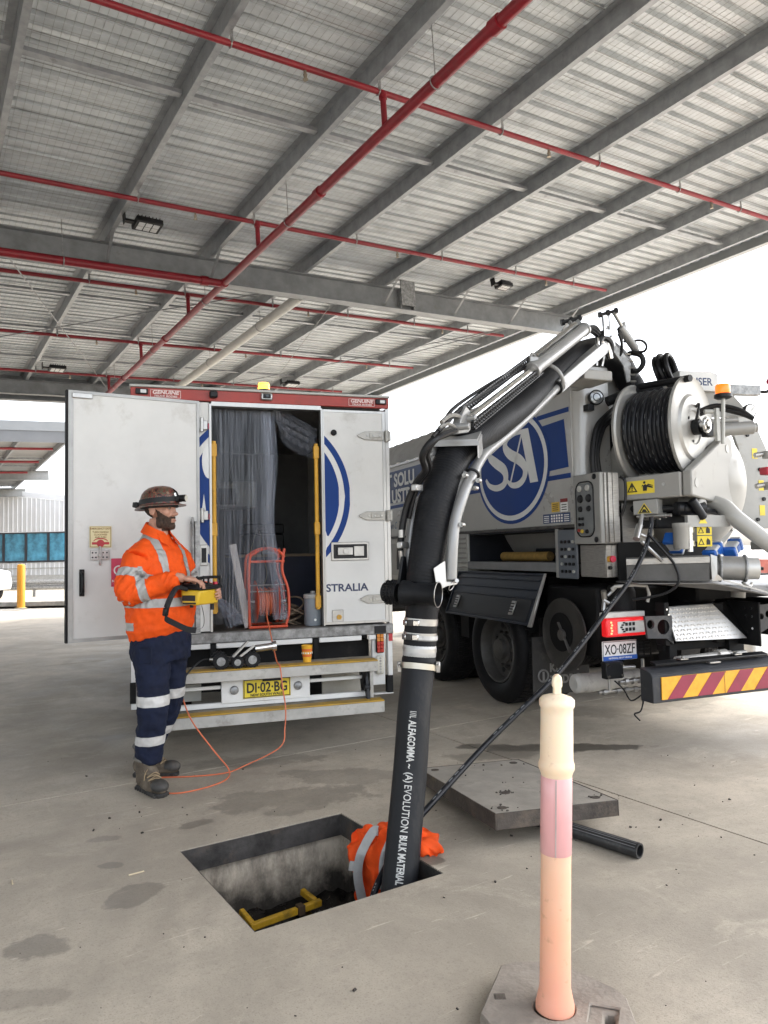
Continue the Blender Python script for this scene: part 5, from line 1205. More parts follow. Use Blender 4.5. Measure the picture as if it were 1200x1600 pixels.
# --- rear lamp, plate, air gear under the left corner
MB().b2(-.13, .24, .40, .46, .945, .985).build('lamp_mount', mat('mount_pale', (.55, .54, .51), .5, var=.1), truck, bevel=.004)
REDL = mat('rear_lens_red', (.45, .012, .02), .15, var=.06, emit=((1., .02, .02), .10)); REDH = mat('rear_lens_lit', (.7, .05, .03), .2, emit=((1., .07, .03), 2.2))
ta = MB().b2(-.125, .235, .385, .45, .808, .942).build('tail_lamp', REDL, truck, bevel=.012, seg=2)
MB().b2(-.03, .215, .377, .3845, .832, .918).build('lamp_window', mat('lamp_white_panel', (.62, .60, .58), .2, var=.05), ta, bevel=.012, seg=2)
m = MB()
for i in range(3):
    for j in range(2): m.b2(.035+i*.032, .058+i*.032, .372, .3765, .848+j*.038, .872+j*.038)
for k in range(5): m.box((.0+.012*(abs(k-2)), .374, .845+k*.016), (.022, .005, .012))
m.build('lamp_cells', BLACKP, ta, bevel=.002)
for k in range(5): MB().cyl((-.085+.006*(k % 2), .3845, .835+k*.02), (-.085+.006*(k % 2), .379, .835+k*.02), .008, n=10).build('lamp_led', REDH, ta)
np_ = MB().b2(-.088, .228, .488, .4995, .620, .765).build('number_plate', mat('plate_white', (.74, .74, .73), .45, var=.03), truck, bevel=.003, label='white number plate XO 08ZF with a blue strip')
MB().b2(-.086, .226, .4865, .4878, .622, .654).build('plate_strip', mat('plate_blue', (.02, .10, .42), .45), np_, smooth=0)
s = MB()
for (x0, x1, z0, z1) in ((-.083, .223, .757, .761), (-.083, -.080, .6545, .7569), (.220, .223, .6545, .7569)): s.b2(x0, x1, .4865, .4878, z0, z1)
s.build('plate_border', PRINT_BLACK, np_, smooth=0)
text('XO\u00b708ZF', .104, (.07, .4866, .667), (1, 0, 0), (0, 0, 1), PRINT_BLACK, np_, 'lettering', .0012, .68, 'CENTER')
text('NATIONAL HEAVY VEHICLE', .017, (.07, .4855, .632), (1, 0, 0), (0, 0, 1), PRINT_WHITE, np_, 'lettering', .0002, 1.0, 'CENTER')
m = MB()
for i in range(2):
    for j in range(5): m.b2(.240+i*.062, .295+i*.062, .49, .50, .632+j*.024, .644+j*.024)
m.b2(.236, .24, .488, .502, .625, .75); m.b2(.298, .301, .488, .502, .625, .75); m.b2(.359, .363, .488, .502, .625, .75); m.build('louvre_grill', CHASSIS, truck)
bk_ = MB().b2(-.10, .06, .44, .50, .495, .618).build('valve_block', BLACKP, truck, bevel=.006)
for (x, z) in ((-.08, .515), (.04, .515), (-.08, .598), (.04, .598)): MB().bolt((x, .4395, z), (0, -1, 0), .012, .01).build('bolt', CHROME, bk_)
m = MB(); m.cyl((.061, .48, .565), (.19, .48, .562), .016, n=10); m.cyl((-.05, .47, .495), (-.05, .47, .40), .014, n=10); m.cyl((-.15, .47, .40), (.32, .47, .40), .012, n=10); m.cyl((.03, .46, .46), (.25, .46, .465), .015, n=10); m.cyl((.25, .46, .30), (.25, .46, .62), .012, n=8)
for x in (-.10, .02, .10, .18, .26): m.cyl((x-.016, .468, .40), (x+.016, .468, .40), .021, n=8)
for x in (.09, .16, .22): m.cyl((x-.014, .46, .463), (x+.014, .46, .463), .024, n=8)
m.build('air_fittings', STEEL, truck)
m = MB(); m.tube(spline([(.25, .46, .32), (.20, .44, .24), (.15, .45, .22), (.19, .44, .17)], 5), .006, 6); m.tube(spline([(.25, .46, .46), (.36, .4, .40), (.46, .3, .44), (.5, .25, .52)], 5), .010, 6); m.tube(spline([(-.02, .45, .48), (.02, .4, .42), (.10, .42, .33), (.22, .44, .36)], 5), .006, 6); m.build('air_lines', PLASTIC, truck)
MB().cyl((-.10, .85, .40), (.55, .85, .40), .075, n=18).build('air_tank', mat('air_tank_pale', (.50, .49, .46), .5, var=.1, dirt=((.2, .18, .16), .35, 8)), truck, bevel=.02)
MB().b2(.04, .75, .70, 1.4, .60, 1.15).build('equipment_box', CHASSIS, truck, bevel=.02); MB().lathe((.20, .62, .98), (0, 0, 1), [(.0, .20), (.09, .19), (.11, .14), (.11, -.05), (0, -.06)], 20).build('air_spring', RUBBER, truck)
m = MB(); m.cyl((-.06, .50, .99), (-.03, .52, 1.08), .016, n=8); m.cyl((-.03, .52, 1.08), (-.05, .5, 1.14), .022, n=8); m.cyl((-.05, .51, 1.07), (.02, .49, 1.03), .014, n=8); m.cyl((.0, .52, 1.10), (.06, .5, 1.16), .012, n=8); m.build('tap_fitting', STEEL, truck)
# --- underrun: bracket plates with holes, chequer step, bar, chevron bumper
def holed_plate(P, holes, y, t, name, mt):
    """plate in the x-z plane with round holes, built as a ring of quads about each hole via triangulation"""
    bm = bmesh.new(); edges = []
    def loop(L):
        v = [bm.verts.new((x, y, z)) for x, z in L]
        for i in range(len(v)): edges.append(bm.edges.new((v[i], v[(i+1) % len(v)])))
    loop(P)
    for (cx, cz, r) in holes: loop([(cx+r*cos(2*pi*i/16), cz+r*sin(2*pi*i/16)) for i in range(16)])
    bmesh.ops.triangle_fill(bm, use_beauty=True, use_dissolve=False, edges=edges)
    ret = bmesh.ops.extrude_face_region(bm, geom=bm.faces[:])
    bmesh.ops.translate(bm, vec=(0, t, 0), verts=[g for g in ret['geom'] if isinstance(g, bmesh.types.BMVert)])
    mb = MB(); mb.b.free(); mb.b = bm
    return mb.build(name, mt, truck, smooth=30)
BRK = mat('bracket_grey_black', (.030, .032, .037), .5, var=.15, dirt=((.12, .11, .1), .3, 7))
holed_plate([(.11, .96), (.355, .955), (.365, .745), (.30, .79), (.13, .80)], [(.275, .875, .055), (.16, .90, .033)], .25, .02, 'underrun_bracket', BRK)
holed_plate([(1.065, .95), (1.13, .985), (1.75, 1.01), (1.75, .93), (1.40, .83), (1.07, .70)], [(1.155, .87, .052), (1.27, .90, .024), (1.34, .915, .028), (1.42, .93, .026)], .28, .02, 'underrun_bracket', BRK)
m = MB(); m.b2(.30, .345, .262, .36, .735, 1.05); m.b2(1.045, 1.062, .10, .40, .70, 1.03); m.b2(.37, .44, .30, .42, .40, .74); m.b2(.95, 1.10, .30, .42, .5, .74); m.b2(.35, 1.04, .34, .42, .68, .74)
ub = m.build('underrun_frame', CHASSIS, truck, bevel=.004)
for (x, z) in ((.318, 1.0), (.318, .92), (.333, .96)): MB().bolt((x, .2615, z), (0, -1, 0), .008, .006).build('bolt', CHROME, ub)
for (y, z) in ((.16, .98), (.22, .98), (.16, .92), (.22, .92), (.16, .83), (.22, .80)): MB().bolt((1.0445, y, z), (-1, 0, 0), .009, .006).build('bolt', CHROME, ub)
CHEQ = mat('chequer_plate', (.50, .49, .47), .36, metal=.7, var=.1, scale=7, dirt=((.4, .38, .35), .2, 5))
m = MB(); m.prism([(.352, .215, .768), (1.035, .205, .752), (.80, .30, 1.018), (.352, .30, 1.012)], (0, .012, .004)); cq = m.build('chequer_step', CHEQ, truck, bevel=.003)
m = MB()
for i in range(22):
    for j in range(8):
        x = .37+i*.030+(.015 if j % 2 else 0); z = .782+j*.030
        if x > 1.02-(z-.76)*.86: continue
        f = (z-.76)/.255; yy = .2135+.09*f-.003
        m.box((x, yy, z), (.020, .006, .007), (0, 45 if (i+j) % 2 else -45, 0))
m.build('chequer_lozenges', CHEQ, cq, smooth=0)
m = MB(); m.prism([(.815, .31, 1.018), (1.04, .215, .756), (1.042, .40, .756), (1.042, .40, 1.02)], (.0, .004, .0)); m.build('step_cheek', CHASSIS, truck)
MB().cyl((1.12, .36, 1.05), (1.14, .36, 1.19), .055, n=14).build('drain_stub', SILVERP, truck); MB().b2(.75, .95, .40, .62, 1.02, 1.19).build('hitch_block', CHASSIS, truck, bevel=.02)
MB().box((.55, .09, .648), (1.05, .06, .018), (14, 0, 0)).build('guard_bar', BLACKP, truck, bevel=.003)
for x in (.28, .78): m = MB(); m.b2(x-.035, x+.035, .055, .10, .660, .672); m.bolt((x, .075, .672), (0, 0, 1), .014, .01); m.build('bar_clip', STEEL, truck, bevel=.003)
bp_ = MB(); bp_.prism([(-.055, .005, .395), (-.055, .005, .575), (-.055, .03, .60), (-.055, .13, .625), (-.055, .13, .395)], (2.58, 0, 0)); bpo = bp_.build('bumper_bar', BRK, truck, bevel=.004)
MB().b2(.015, 2.49, -.0035, .0045, .416, .568).build('chevron_board', CHEV_YEL, bpo, smooth=0)
x = .015; k = 0
while x < 2.45:       # maroon bars leaning right over an amber board
    x0 = x+.045; q = [(x0, .4165), (x0+.132, .4165), (min(x0+.267, 2.49), .5675), (min(x0+.135, 2.49), .5675)]
    if x0+.132 < 2.49: MB().prism([(a, -.0042, b) for a, b in q], (0, -.0015, 0)).build('chevron', MAROON, bpo, smooth=0)
    x += .265
m = MB()
for xx in (.575, 1.14): m.b2(xx-.0015, xx+.0015, -.0066, -.0058, .4165, .5675)
m.build('board_seams', mat('seam_dark', (.2, .12, .05)), bpo)
MB().b2(.50, .60, .045, .09, .618, .632).build('bumper_lug', STEEL, bpo, bevel=.003)
m = MB(); m.cyl((.35, .22, .63), (.85, .2, .645), .03, n=12); m.cyl((.72, .2, .645), (.80, .2, .648), .042, n=12); m.cyl((.88, .2, .648), (1.0, .2, .65), .018, n=10); m.build('cylinder_rod', mat('rod_pale', (.52, .5, .46), .4, metal=.4), truck)
m = MB()
for k in range(5): m.tube(spline([(.42+.06*k, .5, .98), (.5+.06*k, .42, .90-.01*k), (.56+.05*k, .5, .74), (.62+.04*k, .6, .66)], 5), .011, 6)
m.build('hydraulic_lines', PLASTIC, truck)
# --- stainless drip tray and the pipes lying in it
m = MB(); m.prism([(.06, .50, 1.20), (.10, .30, 1.19), (.52, .00, 1.188), (.92, -.13, 1.09), (2.35, .06, 1.09), (2.35, .52, 1.20)], (0, 0, .010)); tr_ = m.build('drip_tray', mat('tray_inox', (.19, .185, .178), .4, metal=.7, var=.15, scale=8), truck, bevel=.003)
m = MB(); m.prism([(.085, .40, 1.212), (.52, .035, 1.205), (.52, .035, 1.395), (.085, .40, 1.385)], (.008, .012, 0)); m.build('tray_front', mat('tray_dark_inox', (.085, .083, .08), .4, metal=.4, var=.15), tr_, bevel=.003)
m = MB(); m.bar((.083, .398, 1.352), (.52, .03, 1.362), .012, .045); m.build('tray_lip', INOX, tr_, bevel=.002)
m = MB(); m.prism([(.525, .025, 1.40), (.565, .005, 1.385), (.555, .0, 1.26), (.60, -.012, 1.215), (.525, .02, 1.205)], (.006, .010, 0)); m.bar((.60, -.014, 1.213), (.93, -.132, 1.108), .012, .010); m.build('tray_edge', ALU, tr_)
pb_ = MB().b2(.10, 1.0, .5, .52, 1.21, 1.50).build('tray_back', CHASSIS, truck)
pa = Vector((.60, .16, 1.30)); pd = Vector((.80, -.60, -.03)).normalized()
MB().rings([(pa-pd*.25, .085), (pa+pd*.10, .085)], 24).build('discharge_pipe', mat('pipe_darkgrey', (.16, .155, .15), .45, metal=.3, var=.15), truck)
m = MB(); m.rings([(pa+pd*.1002, .088), (pa+pd*.26, .088)], 24); dp = m.build('coupling_body', mat('coupling_grey', (.34, .33, .31), .45, metal=.4, var=.12), truck)
for q in (.10, .27): MB().torus(pa+pd*q, pd, .092, .011, 28, 8).build('coupling_ring', GALV, dp)
m = MB(); m.rings([(pa+pd*.262, .082), (pa+pd*.36, .078), (pa+pd*.365, .0)], 24, cap=False); m.build('pipe_cap', mat('cap_pale', (.62, .61, .58), .4, metal=.4, var=.08), dp)
MB().bar(pa+pd*.368+Vector((-.03, -.05, 0)), pa+pd*.368+Vector((.04, .05, .01)), .018, .02).build('cap_handle', BLACKP, dp)
m = MB(); m.tube(spline([pa+pd*.27+Vector((-.05, -.02, -.10)), pa+pd*.29+Vector((0, -.01, -.13)), pa+pd*.30+Vector((.05, .03, -.11))], 5), .010, 7); m.build('clamp_strap', STEEL, dp)
WP = mat('pipe_pale', (.40, .392, .365), .4, var=.06, coat=.2)
m = MB(); m.tube(spline([(.80, .30, 1.80), (.81, .16, 1.75), (.83, .07, 1.66), (.97, -.04, 1.50), (1.12, -.14, 1.36), (1.20, -.2, 1.30)], 6), .062, 16); m.build('overflow_pipe', WP, truck)
MB().torus((1.12, -.14, 1.36), (.7, -.45, -.55), .068, .012, 20, 7).build('pipe_clamp', GALV, truck)
# blue and white valve actuators, filter pot, stickers on the dome
BLV = mat('valve_blue', (.02, .13, .50), .4)
for (c, a_) in (((.46, .30, 1.47), 35), ((.90, .17, 1.45), -32), ((.74, .2, 1.425), -28)):
    o = MB().box(c, (.16, .09, .085), (0, a_, 20)).build('valve_actuator', mat('valve_white', (.66, .67, .68), .35, var=.04), truck, bevel=.01)
    R_ = Euler((0, radians(a_), radians(20))).to_matrix()
    for q in (-.088, .03): MB().box(V3(c)+R_ @ Vector((q, -.002, 0)), (.035, .098, .094), (0, a_, 20)).build('actuator_band', BLV, o, bevel=.006)
    MB().box(V3(c)+R_ @ Vector((-.02, -.047, 0)), (.05, .004, .05), (0, a_, 20)).build('actuator_mark', BLV, o)
MB().lathe((.36, .13, 1.44), (0, 0, 1), [(0, 0), (.05, 0), (.055, .01), (.055, .15), (.06, .16), (.06, .19), (0, .19)], 20).build('filter_bowl', SILVERP, truck)
m = MB(); m.cyl((.46, .15, 1.42), (.46, .15, 1.64), .022, n=10); m.cyl((.46, .15, 1.46), (.46, .15, 1.50), .034, n=8); m.cyl((.46, .15, 1.56), (.46, .15, 1.60), .034, n=8); m.build('pressure_fitting', CHROME, truck)
for j in range(2):
    z0 = 1.455+j*.085; k_ = MB().box((.575, .125, z0+.04), (.115, .003, .078), (0, 0, -14)).build('warning_sticker', YELLOW_SIGN, truck, smooth=0)
    Rz = Euler((0, 0, radians(-14))).to_matrix()
    Pf = lambda a, b, t=0, z0=z0: Vector((.575, .125, z0))+Rz @ Vector((a-.028, -.0025-t, b+.014))
    tri(Pf, .05, .024, 'warning_symbol', k_)
    m = MB(); m.prism([Pf(.04, .0), Pf(.07, .0), Pf(.07, .03), Pf(.05, .05), Pf(.04, .03)], (0, -.001, 0)); m.build('pictogram', PRINT_BLACK, k_, smooth=0)
# gun hook: slotted plate and loose fittings left of the guide
holed_plate([(.16, 1.50), (.42, 1.50), (.46, 1.56), (.44, 1.78), (.16, 1.80)], [(.30, 1.68, .03)], .52, .01, 'slotted_plate', INOX)
m = MB(); m.cyl((.16, .30, 1.70), (.10, .26, 1.58), .016, n=8); m.cyl((.12, .28, 1.62), (.05, .24, 1.52), .026, n=10); m.cyl((.09, .26, 1.56), (.17, .24, 1.52), .012, n=8); m.cyl((.10, .24, 1.50), (.24, .20, 1.36), .014, n=8); m.build('wash_gun', STEEL, truck)
m = MB(); m.tube(spline([(.15, .22, 1.55), (.22, .18, 1.45), (.30, .14, 1.33), (.31, .12, 1.20), (.22, .18, 1.12), (.05, .3, 1.08)], 6), .010, 7); m.build('wash_hose', PLASTIC, truck)
m = MB(); m.tube(spline([(.02, .48, 1.14), (.02, .46, 1.17), (.25, .38, 1.17), (.25, .38, 1.05)], 2), .012, 7); m.build('grab_hoop', WP, truck)
# hydraulic hoses behind the reel
m = MB()
for k in range(3): m.tube(spline([(.10+.03*k, .74, 1.90), (.07+.022*k, .74, 2.15+.02*k), (.115+.03*k, .74, 2.40+.0*k), (.25+.01*k, .76, 2.53-.02*k), (.42, .84, 2.62+.02*k)], 6), .024, 8)
m.build('hydraulic_hoses', PLASTIC, truck)
m = MB(); m.b2(.36, .52, .90, 1.02, 2.16, 2.34); m.cyl((.40, .95, 2.34), (.40, .95, 2.50), .03, n=10); m.cyl((.48, .93, 2.36), (.48, .9, 2.54), .022, n=10); m.b2(.38, .47, .92, .98, 2.50, 2.58); m.build('hydraulic_valve', BLACKP, truck, bevel=.008)
# --- top rear: hose coil, name plate, arm with red handle, beacon, cylinder, gauge
m = MB(); rr_ = random.Random(2)
for k in range(7): m.torus((.70+.02*(k % 3)-.02, .56+.02*k-.06, 2.87+.006*rr_.uniform(-1, 1)), (.45+.08*rr_.uniform(-1, 1), -.9, .25+.06*rr_.uniform(-1, 1)), .125+.010*rr_.uniform(-1, 1), .019, 34, 7)
m.build('coiled_hose', PLASTIC, truck)
m = MB(); m.cyl((.63, .55, 2.72), (.70, .52, 2.79), .022, n=8); m.cyl((.66, .52, 2.76), (.60, .50, 2.84), .016, n=8); m.cyl((.80, .55, 2.76), (.84, .53, 2.85), .022, n=8); m.cyl((.86, .52, 2.80), (.88, .5, 2.86), .03, n=10); m.build('coil_fittings', STEEL, truck)
m = MB(); m.tube(spline([(.20, .70, 2.62), (.40, .62, 2.70), (.60, .58, 2.73), (.75, .55, 2.70)], 6), .040, 10); m.tube(spline([(.22, .6, 2.56), (.42, .55, 2.62), (.62, .52, 2.66)], 6), .028, 8); m.build('top_hoses', RUBBER, truck)
kb_ = MB(); kb_.prism([(.74, .48, 2.70), (1.08, .42, 2.70), (1.08, .42, 2.84), (1.02, .43, 2.86), (.74, .48, 2.86)], (.02, .10, 0)); kb_ = kb_.build('name_box', mat('namebox_pale', (.62, .62, .60), .4, var=.05), truck, bevel=.006)
text('KAISER', .085, (.775, .472, 2.745), (.986, -.165, 0), (0, 0, 1), NAVY, kb_, 'lettering', .002, .95)
m = MB(); m.bar((1.08, .60, 2.752), (1.58, .48, 2.745), .06, .085); am = m.build('swing_lever', GALV, truck, bevel=.006)
m = MB(); m.tube(spline([(1.58, .48, 2.74), (1.63, .465, 2.735), (1.665, .455, 2.75), (1.675, .45, 2.80)], 5), .014, 8); m.build('lever_end', BLACKP, am); MB().ball((1.675, .45, 2.825), .030, 14, 9).build('lever_knob', mat('knob_red', (.55, .03, .06), .35), am)
m = MB(); m.cyl((.661, -.0, 2.20), (.661, -.02, 2.53), .014, n=10); m.b2(.607, .638, -.005, .02, 2.22, 2.46); m.cyl((.55, .05, 2.44), (.63, .02, 2.44), .016, n=10); bs = m.build('beacon_pole', GREYP, truck)
MB().lathe((.661, -.02, 2.53), (0, 0, 1), [(0, -.004), (.045, -.004), (.062, .006), (.062, .026), (.05, .034)], 20).build('beacon_base', BLACKP, bs); MB().lathe((.661, -.02, 2.5645), (0, 0, 1), [(.050, 0), (.053, .02), (.051, .055), (.042, .068), (0, .074)], 20).build('beacon_lens', mat('beacon_orange', (.75, .14, .015), .18, var=.1, emit=((1., .22, .02), .22)), bs)
m = MB(); m.cyl((.74, .20, 2.33), (1.03, .06, 2.345), .050, n=18); m.cyl((1.0301, .06, 2.345), (1.055, .045, 2.346), .036, n=14); m.cyl((.74, .22, 2.40), (.95, .12, 2.41), .022, n=10); m.build('hydraulic_cylinder', SILVERP, truck, bevel=.004)
m = MB()
for k in range(2): m.tube(spline([(.70, .25, 2.46+.03*k), (.82, .2, 2.50+.03*k), (.96, .12, 2.46+.03*k), (1.04, .06, 2.41)], 6), .016, 7)
m.build('cylinder_hoses', PLASTIC, truck)
m = MB(); m.lathe((1.236, .27, 2.52), (-.1, -1, 0), [(0, -.02), (.055, -.02), (.058, .01), (.05, .014)], 22); gg = m.build('pressure_gauge', BLACKP, truck); MB().lathe((1.236, .27, 2.52), (-.1, -1, 0), [(.05, .0125), (0, .0126)], 22).build('gauge_face', PRINT_WHITE, gg); MB().bar((1.234, .256, 2.52), (1.262, .254, 2.545), .004, .002).build('gauge_needle', PRINT_BLACK, gg)
m = MB(); m.prism([(.86, .55, 2.50), (1.38, .38, 2.50), (1.16, .42, 2.74), (.92, .52, 2.70)], (0, .02, 0)); m.build('top_guard', SILVERP, truck)
# yellow roll in the locker
yr = thing('rolled_hose', 'yellow ochre rolled lay-flat hose lying in the open locker', 'roll', tw(.32, 2.15, 1.346), TROT)
MB().rings([((0, -.42, .045), .044), ((0, .42, .045), .044)], 20).build('roll', mat('roll_ochre', (.42, .26, .07), .75, var=.15, scale=20), yr, bevel=.006)
m = MB()
for k in range(5): m.torus((0, -.4205, .045), (0, 1, 0), .010+k*.008, .0022, 18, 4)
m.build('roll_end', mat('roll_end_dark', (.10, .07, .03), .8), yr)
bd_ = thing('drawer', 'dark drawer box inside the open locker behind the yellow roll', 'box', tw(.55, 1.75, 1.346), TROT); MB().b2(-.12, .12, -.4, .4, 0, .12).build('box_body', LK, bd_, bevel=.008); MB().b2(-.13, -.1205, -.05, .05, .05, .075).build('handle', STEEL, bd_)
# ------------------------------------------------------------------ suction boom (part of the truck)
BOOMR = mat('boom_hose_rubber', (.009, .0095, .011), .55, var=.22, scale=12, dirt=((.036, .034, .032), .26, 7), bump=.15, bscale=60, spec=.22)
RAILP = mat('rail_silver', (.30, .30, .295), .38, metal=.35, var=.06, dirt=((.27, .26, .24), .2, 6))
def ribbed(pts, r, n, name, mt, amp=.0013, step=.016, parent=truck):
    """hose with fine helical ribs: radius swells at regular spacing along the path"""
    P = spline(pts, 10); L = [0]
    for a, b in zip(P, P[1:]): L.append(L[-1]+(b-a).length)
    k = int(L[-1]/(step/4)); Q_, R_ = [], []
    for i in range(k+1):
        s = L[-1]*i/k; j = max(q for q in range(len(L)-1) if L[q] <= s+1e-9); t = (s-L[j])/max(L[j+1]-L[j], 1e-9)
        Q_.append(P[j].lerp(P[j+1], t)); f = i/k*(len(r)-1) if isinstance(r, list) else 0
        rb = (r[int(min(f, len(r)-2))]*(1-(f-int(min(f, len(r)-2))))+r[int(min(f, len(r)-2))+1]*(f-int(min(f, len(r)-2)))) if isinstance(r, list) else r
        R_.append(rb+amp*(.5+.5*cos(2*pi*s/step)))
    return MB().tube(Q_, R_, n).build(name, mt, parent, smooth=60)
MB().tube(spline([(.80, 1.35, 2.68), (.755, 1.056, 2.80), (.694, 1.042, 2.914), (.575, 1.005, 3.042), (.367, .922, 3.104), (.083, .769, 3.03), (-.30, .52, 2.85), (-1.009, .062, 2.394), (-1.436, -0.232, 2.166)], 8), [.108, .100], 28).build('boom_hose', BOOMR, truck, smooth=60)
ribbed([(-1.171, -0.036, 2.309), (-1.436, -0.232, 2.166), (-1.676, -0.368, 2.036), (-1.808, -0.458, 1.883), (-1.898, -0.499, 1.704), (-1.954, -0.518, 1.489), (-1.988, -0.529, 1.352), (-2.002, -0.528, 1.235)], [.104, .103, .100, .098, .097, .097, .092, .086], 30, 'bend_sleeve', BOOMR)
MB().tube([(-1.97, -.527, 1.30), (-1.985, -.528, 1.22), (-2.003, -.533, 1.16)], [.088, .088, .086], 24).build('hose_neck', BOOMR, truck)
# telescopic rams on both flanks
CY0, CY1 = Vector((-.205, .433, 3.084)), Vector((-.889, .068, 2.65))
m = MB(); m.cyl(CY0, CY1, .047, n=20); m.cyl(CY1+(CY0-CY1)*.02, CY1-(CY0-CY1)*.03, .058, n=20); m.cyl(CY0, CY0+(CY0-CY1)*.03, .054, n=20); cyo = m.build('ram_cylinder', RAILP, truck, bevel=.003)
MB().cyl(CY1, (-1.653, -.451, 2.195), .026, n=16).build('ram_rod', CHROME, truck)
m = MB(); m.tube([(-.246, .461, 3.132), (-.792, .174, 2.772)], .018, 10); m.tube([(-.246, .461, 3.132)+Vector((0, 0, .03)) if False else (-.246, .48, 3.15), (-.80, .2, 2.79)], .010, 8); m.build('ram_pipe', STEEL, truck)
m = MB(); m.box((-.87, .10, 2.715), (.07, .05, .06)); m.tube(spline([(-.81, .15, 2.76), (-.86, .12, 2.775), (-.90, .08, 2.73)], 4), .012, 7); m.build('ram_joint', RAILP, truck, bevel=.006)
# cable chain: two link rows with see-through gaps
for off, nm in ((Vector((-.0, .02, .055)), 0), (Vector((.05, -.03, -.03)), 1)):
    a, b = Vector((-.864, .112, 2.688))+off, Vector((-1.702, -.459, 2.18))+off
    L_ = (b-a); k = 34; d_ = L_.normalized(); up_ = Vector((0, 0, 1)); sd_ = d_.cross(up_).normalized(); un = sd_.cross(d_)
    m = MB()
    for i in range(k):
        p = a+L_*(i+.5)/k
        m.box(p+un*.018, (.012, .012, .012), None); m.torus(p, sd_, .013, .0045, 10, 5)
        m.bar(p+un*.020-d_*.013, p+un*.020+d_*.013, .022, .007, un); m.bar(p-un*.020-d_*.013, p-un*.020+d_*.013, .022, .007, un)
    m.build('cable_chain', PLASTIC, truck)
m = MB(); m.tube(spline([(-.80, .19, 2.74), (-1.25, -.12, 2.50), (-1.70, -.44, 2.25), (-1.84, -.55, 2.15), (-1.93, -.62, 2.09)], 6), .013, 8); m.tube(spline([(-.80, .21, 2.75), (-1.25, -.10, 2.53), (-1.72, -.43, 2.27), (-1.88, -.57, 2.13), (-1.98, -.66, 2.05)], 6), .011, 8); m.build('boom_hoses', PLASTIC, truck)
m = MB(); m.bar((.199, .632, 3.09), (-.615, .216, 2.578), .075, .095); bmo = m.build('boom_beam', RAILP, truck, bevel=.006)
m = MB(); 
for f in (.93,): p = Vector((.189, .607, 3.083)).lerp(Vector((-.615, .216, 2.578)), f); m.cyl(p+Vector((.0, -.042, 0)), p+Vector((-.0, -.0395, 0)), .016, n=12)
m.build('beam_hole', PRINT_BLACK, bmo)
MB().cyl((-.58, .235, 2.603), (-.62, .21, 2.575), .052, n=20).build('boom_collar', BLACKP, truck)
RT = [(-0.609, 0.210, 2.577), (-0.946, 0.018, 2.347), (-1.186, -0.133, 2.199), (-1.415, -0.289, 2.070), (-1.544, -0.396, 1.996), (-1.658, -0.496, 1.896)]
MB().tube(spline(RT, 6), .029, 18).build('boom_tube', RAILP, truck)
MB().tube(spline([(-1.647, -0.490, 1.904), (-1.726, -0.552, 1.826), (-1.785, -0.587, 1.733), (-1.835, -0.604, 1.614), (-1.861, -0.619, 1.486), (-1.872, -0.616, 1.317)], 7), [.030, .033, .033, .032, .031, .030], 20).build('boom_tube_bend', RAILP, truck)
m = MB(); m.torus((-1.675, -0.510, 1.880), (-.5, -.4, -.7), .036, .008, 20, 7); m.build('boom_tube_clamp', BLACKP, truck)
for p in [(-1.748, -0.567, 1.866), (-1.671, -0.574, 1.839), (-1.687, -0.565, 1.798), (-1.810, -0.635, 1.599)]:
    m = MB(); m.cyl(V3(p)-Vector((.012, .009, 0)), V3(p)+Vector((.012, .009, 0)), .013, n=10); m.cyl(V3(p)-Vector((.018, .013, 0)), V3(p)+Vector((.018, .013, 0)), .007, n=6); m.build('boom_pin', STEEL, truck)

m = MB(); m.prism([(-1.741, -0.518, 1.899), (-1.702, -0.532, 1.877), (-1.777, -0.581, 1.754), (-1.851, -0.577, 1.628), (-1.813, -0.545, 1.739), (-1.777, -0.533, 1.851)], (.01, -.008, 0)); m.build('bend_web', RAILP, truck, bevel=.003)
m = MB(); m.torus((-.66, .255, 2.63), (-.76, -.42, -.5), .120, .014, 32, 8); m.build('hose_ring', RAILP, truck)
# head bracket over the bend
m = MB(); a, b, c, d = [Vector(p) for p in [(-1.869, -0.433, 2.057), (-1.668, -0.565, 2.052), (-1.551, -0.400, 2.127), (-1.692, -0.259, 2.133)]]
m.prism([a, b, c, d], (0, 0, .014)); m.prism([b, c, c+Vector((.0, -.0, -.11)), b+Vector((.0, 0, -.09))], (.014, .010, 0)); m.prism([a, d, d+Vector((0, 0, -.16)), a+Vector((0, 0, -.07))], (-.012, -.01, 0)); m.prism([a, b, b+Vector((0, 0, -.022)), a+Vector((0, 0, -.022))], (.006, -.008, 0)); m.build('head_bracket', RAILP, truck, bevel=.006)
m = MB(); m.prism([(-1.75, -.50, 2.10), (-1.62, -.40, 2.13), (-1.62, -.42, 2.24), (-1.67, -.45, 2.27), (-1.72, -.49, 2.20)], (-.03, .04, 0)); m.cyl((-1.62, -.47, 2.20), (-1.69, -.39, 2.20), .022, n=12); m.cyl((-1.70, -.54, 2.14), (-1.78, -.47, 2.14), .02, n=10); m.build('ram_lug', RAILP, truck, bevel=.004)
m = MB(); m.tube(spline([(-1.90, -.60, 2.14), (-1.82, -.55, 2.19), (-1.74, -.49, 2.2), (-1.70, -.45, 2.18)], 5), .012, 7); m.tube(spline([(-1.92, -.62, 2.11), (-1.84, -.57, 2.14), (-1.76, -.5, 2.13)], 5), .01, 7); m.build('head_pipes', STEEL, truck)
CB = [(-1.843, -.60, 2.09), (-1.973, -.65, 2.035), (-2.02, -.62, 1.96), (-1.985, -.57, 1.89), (-2.005, -.50, 1.83), (-2.035, -.46, 1.74), (-2.06, -.44, 1.63), (-2.08, -.44, 1.50), (-2.085, -.44, 1.37)]
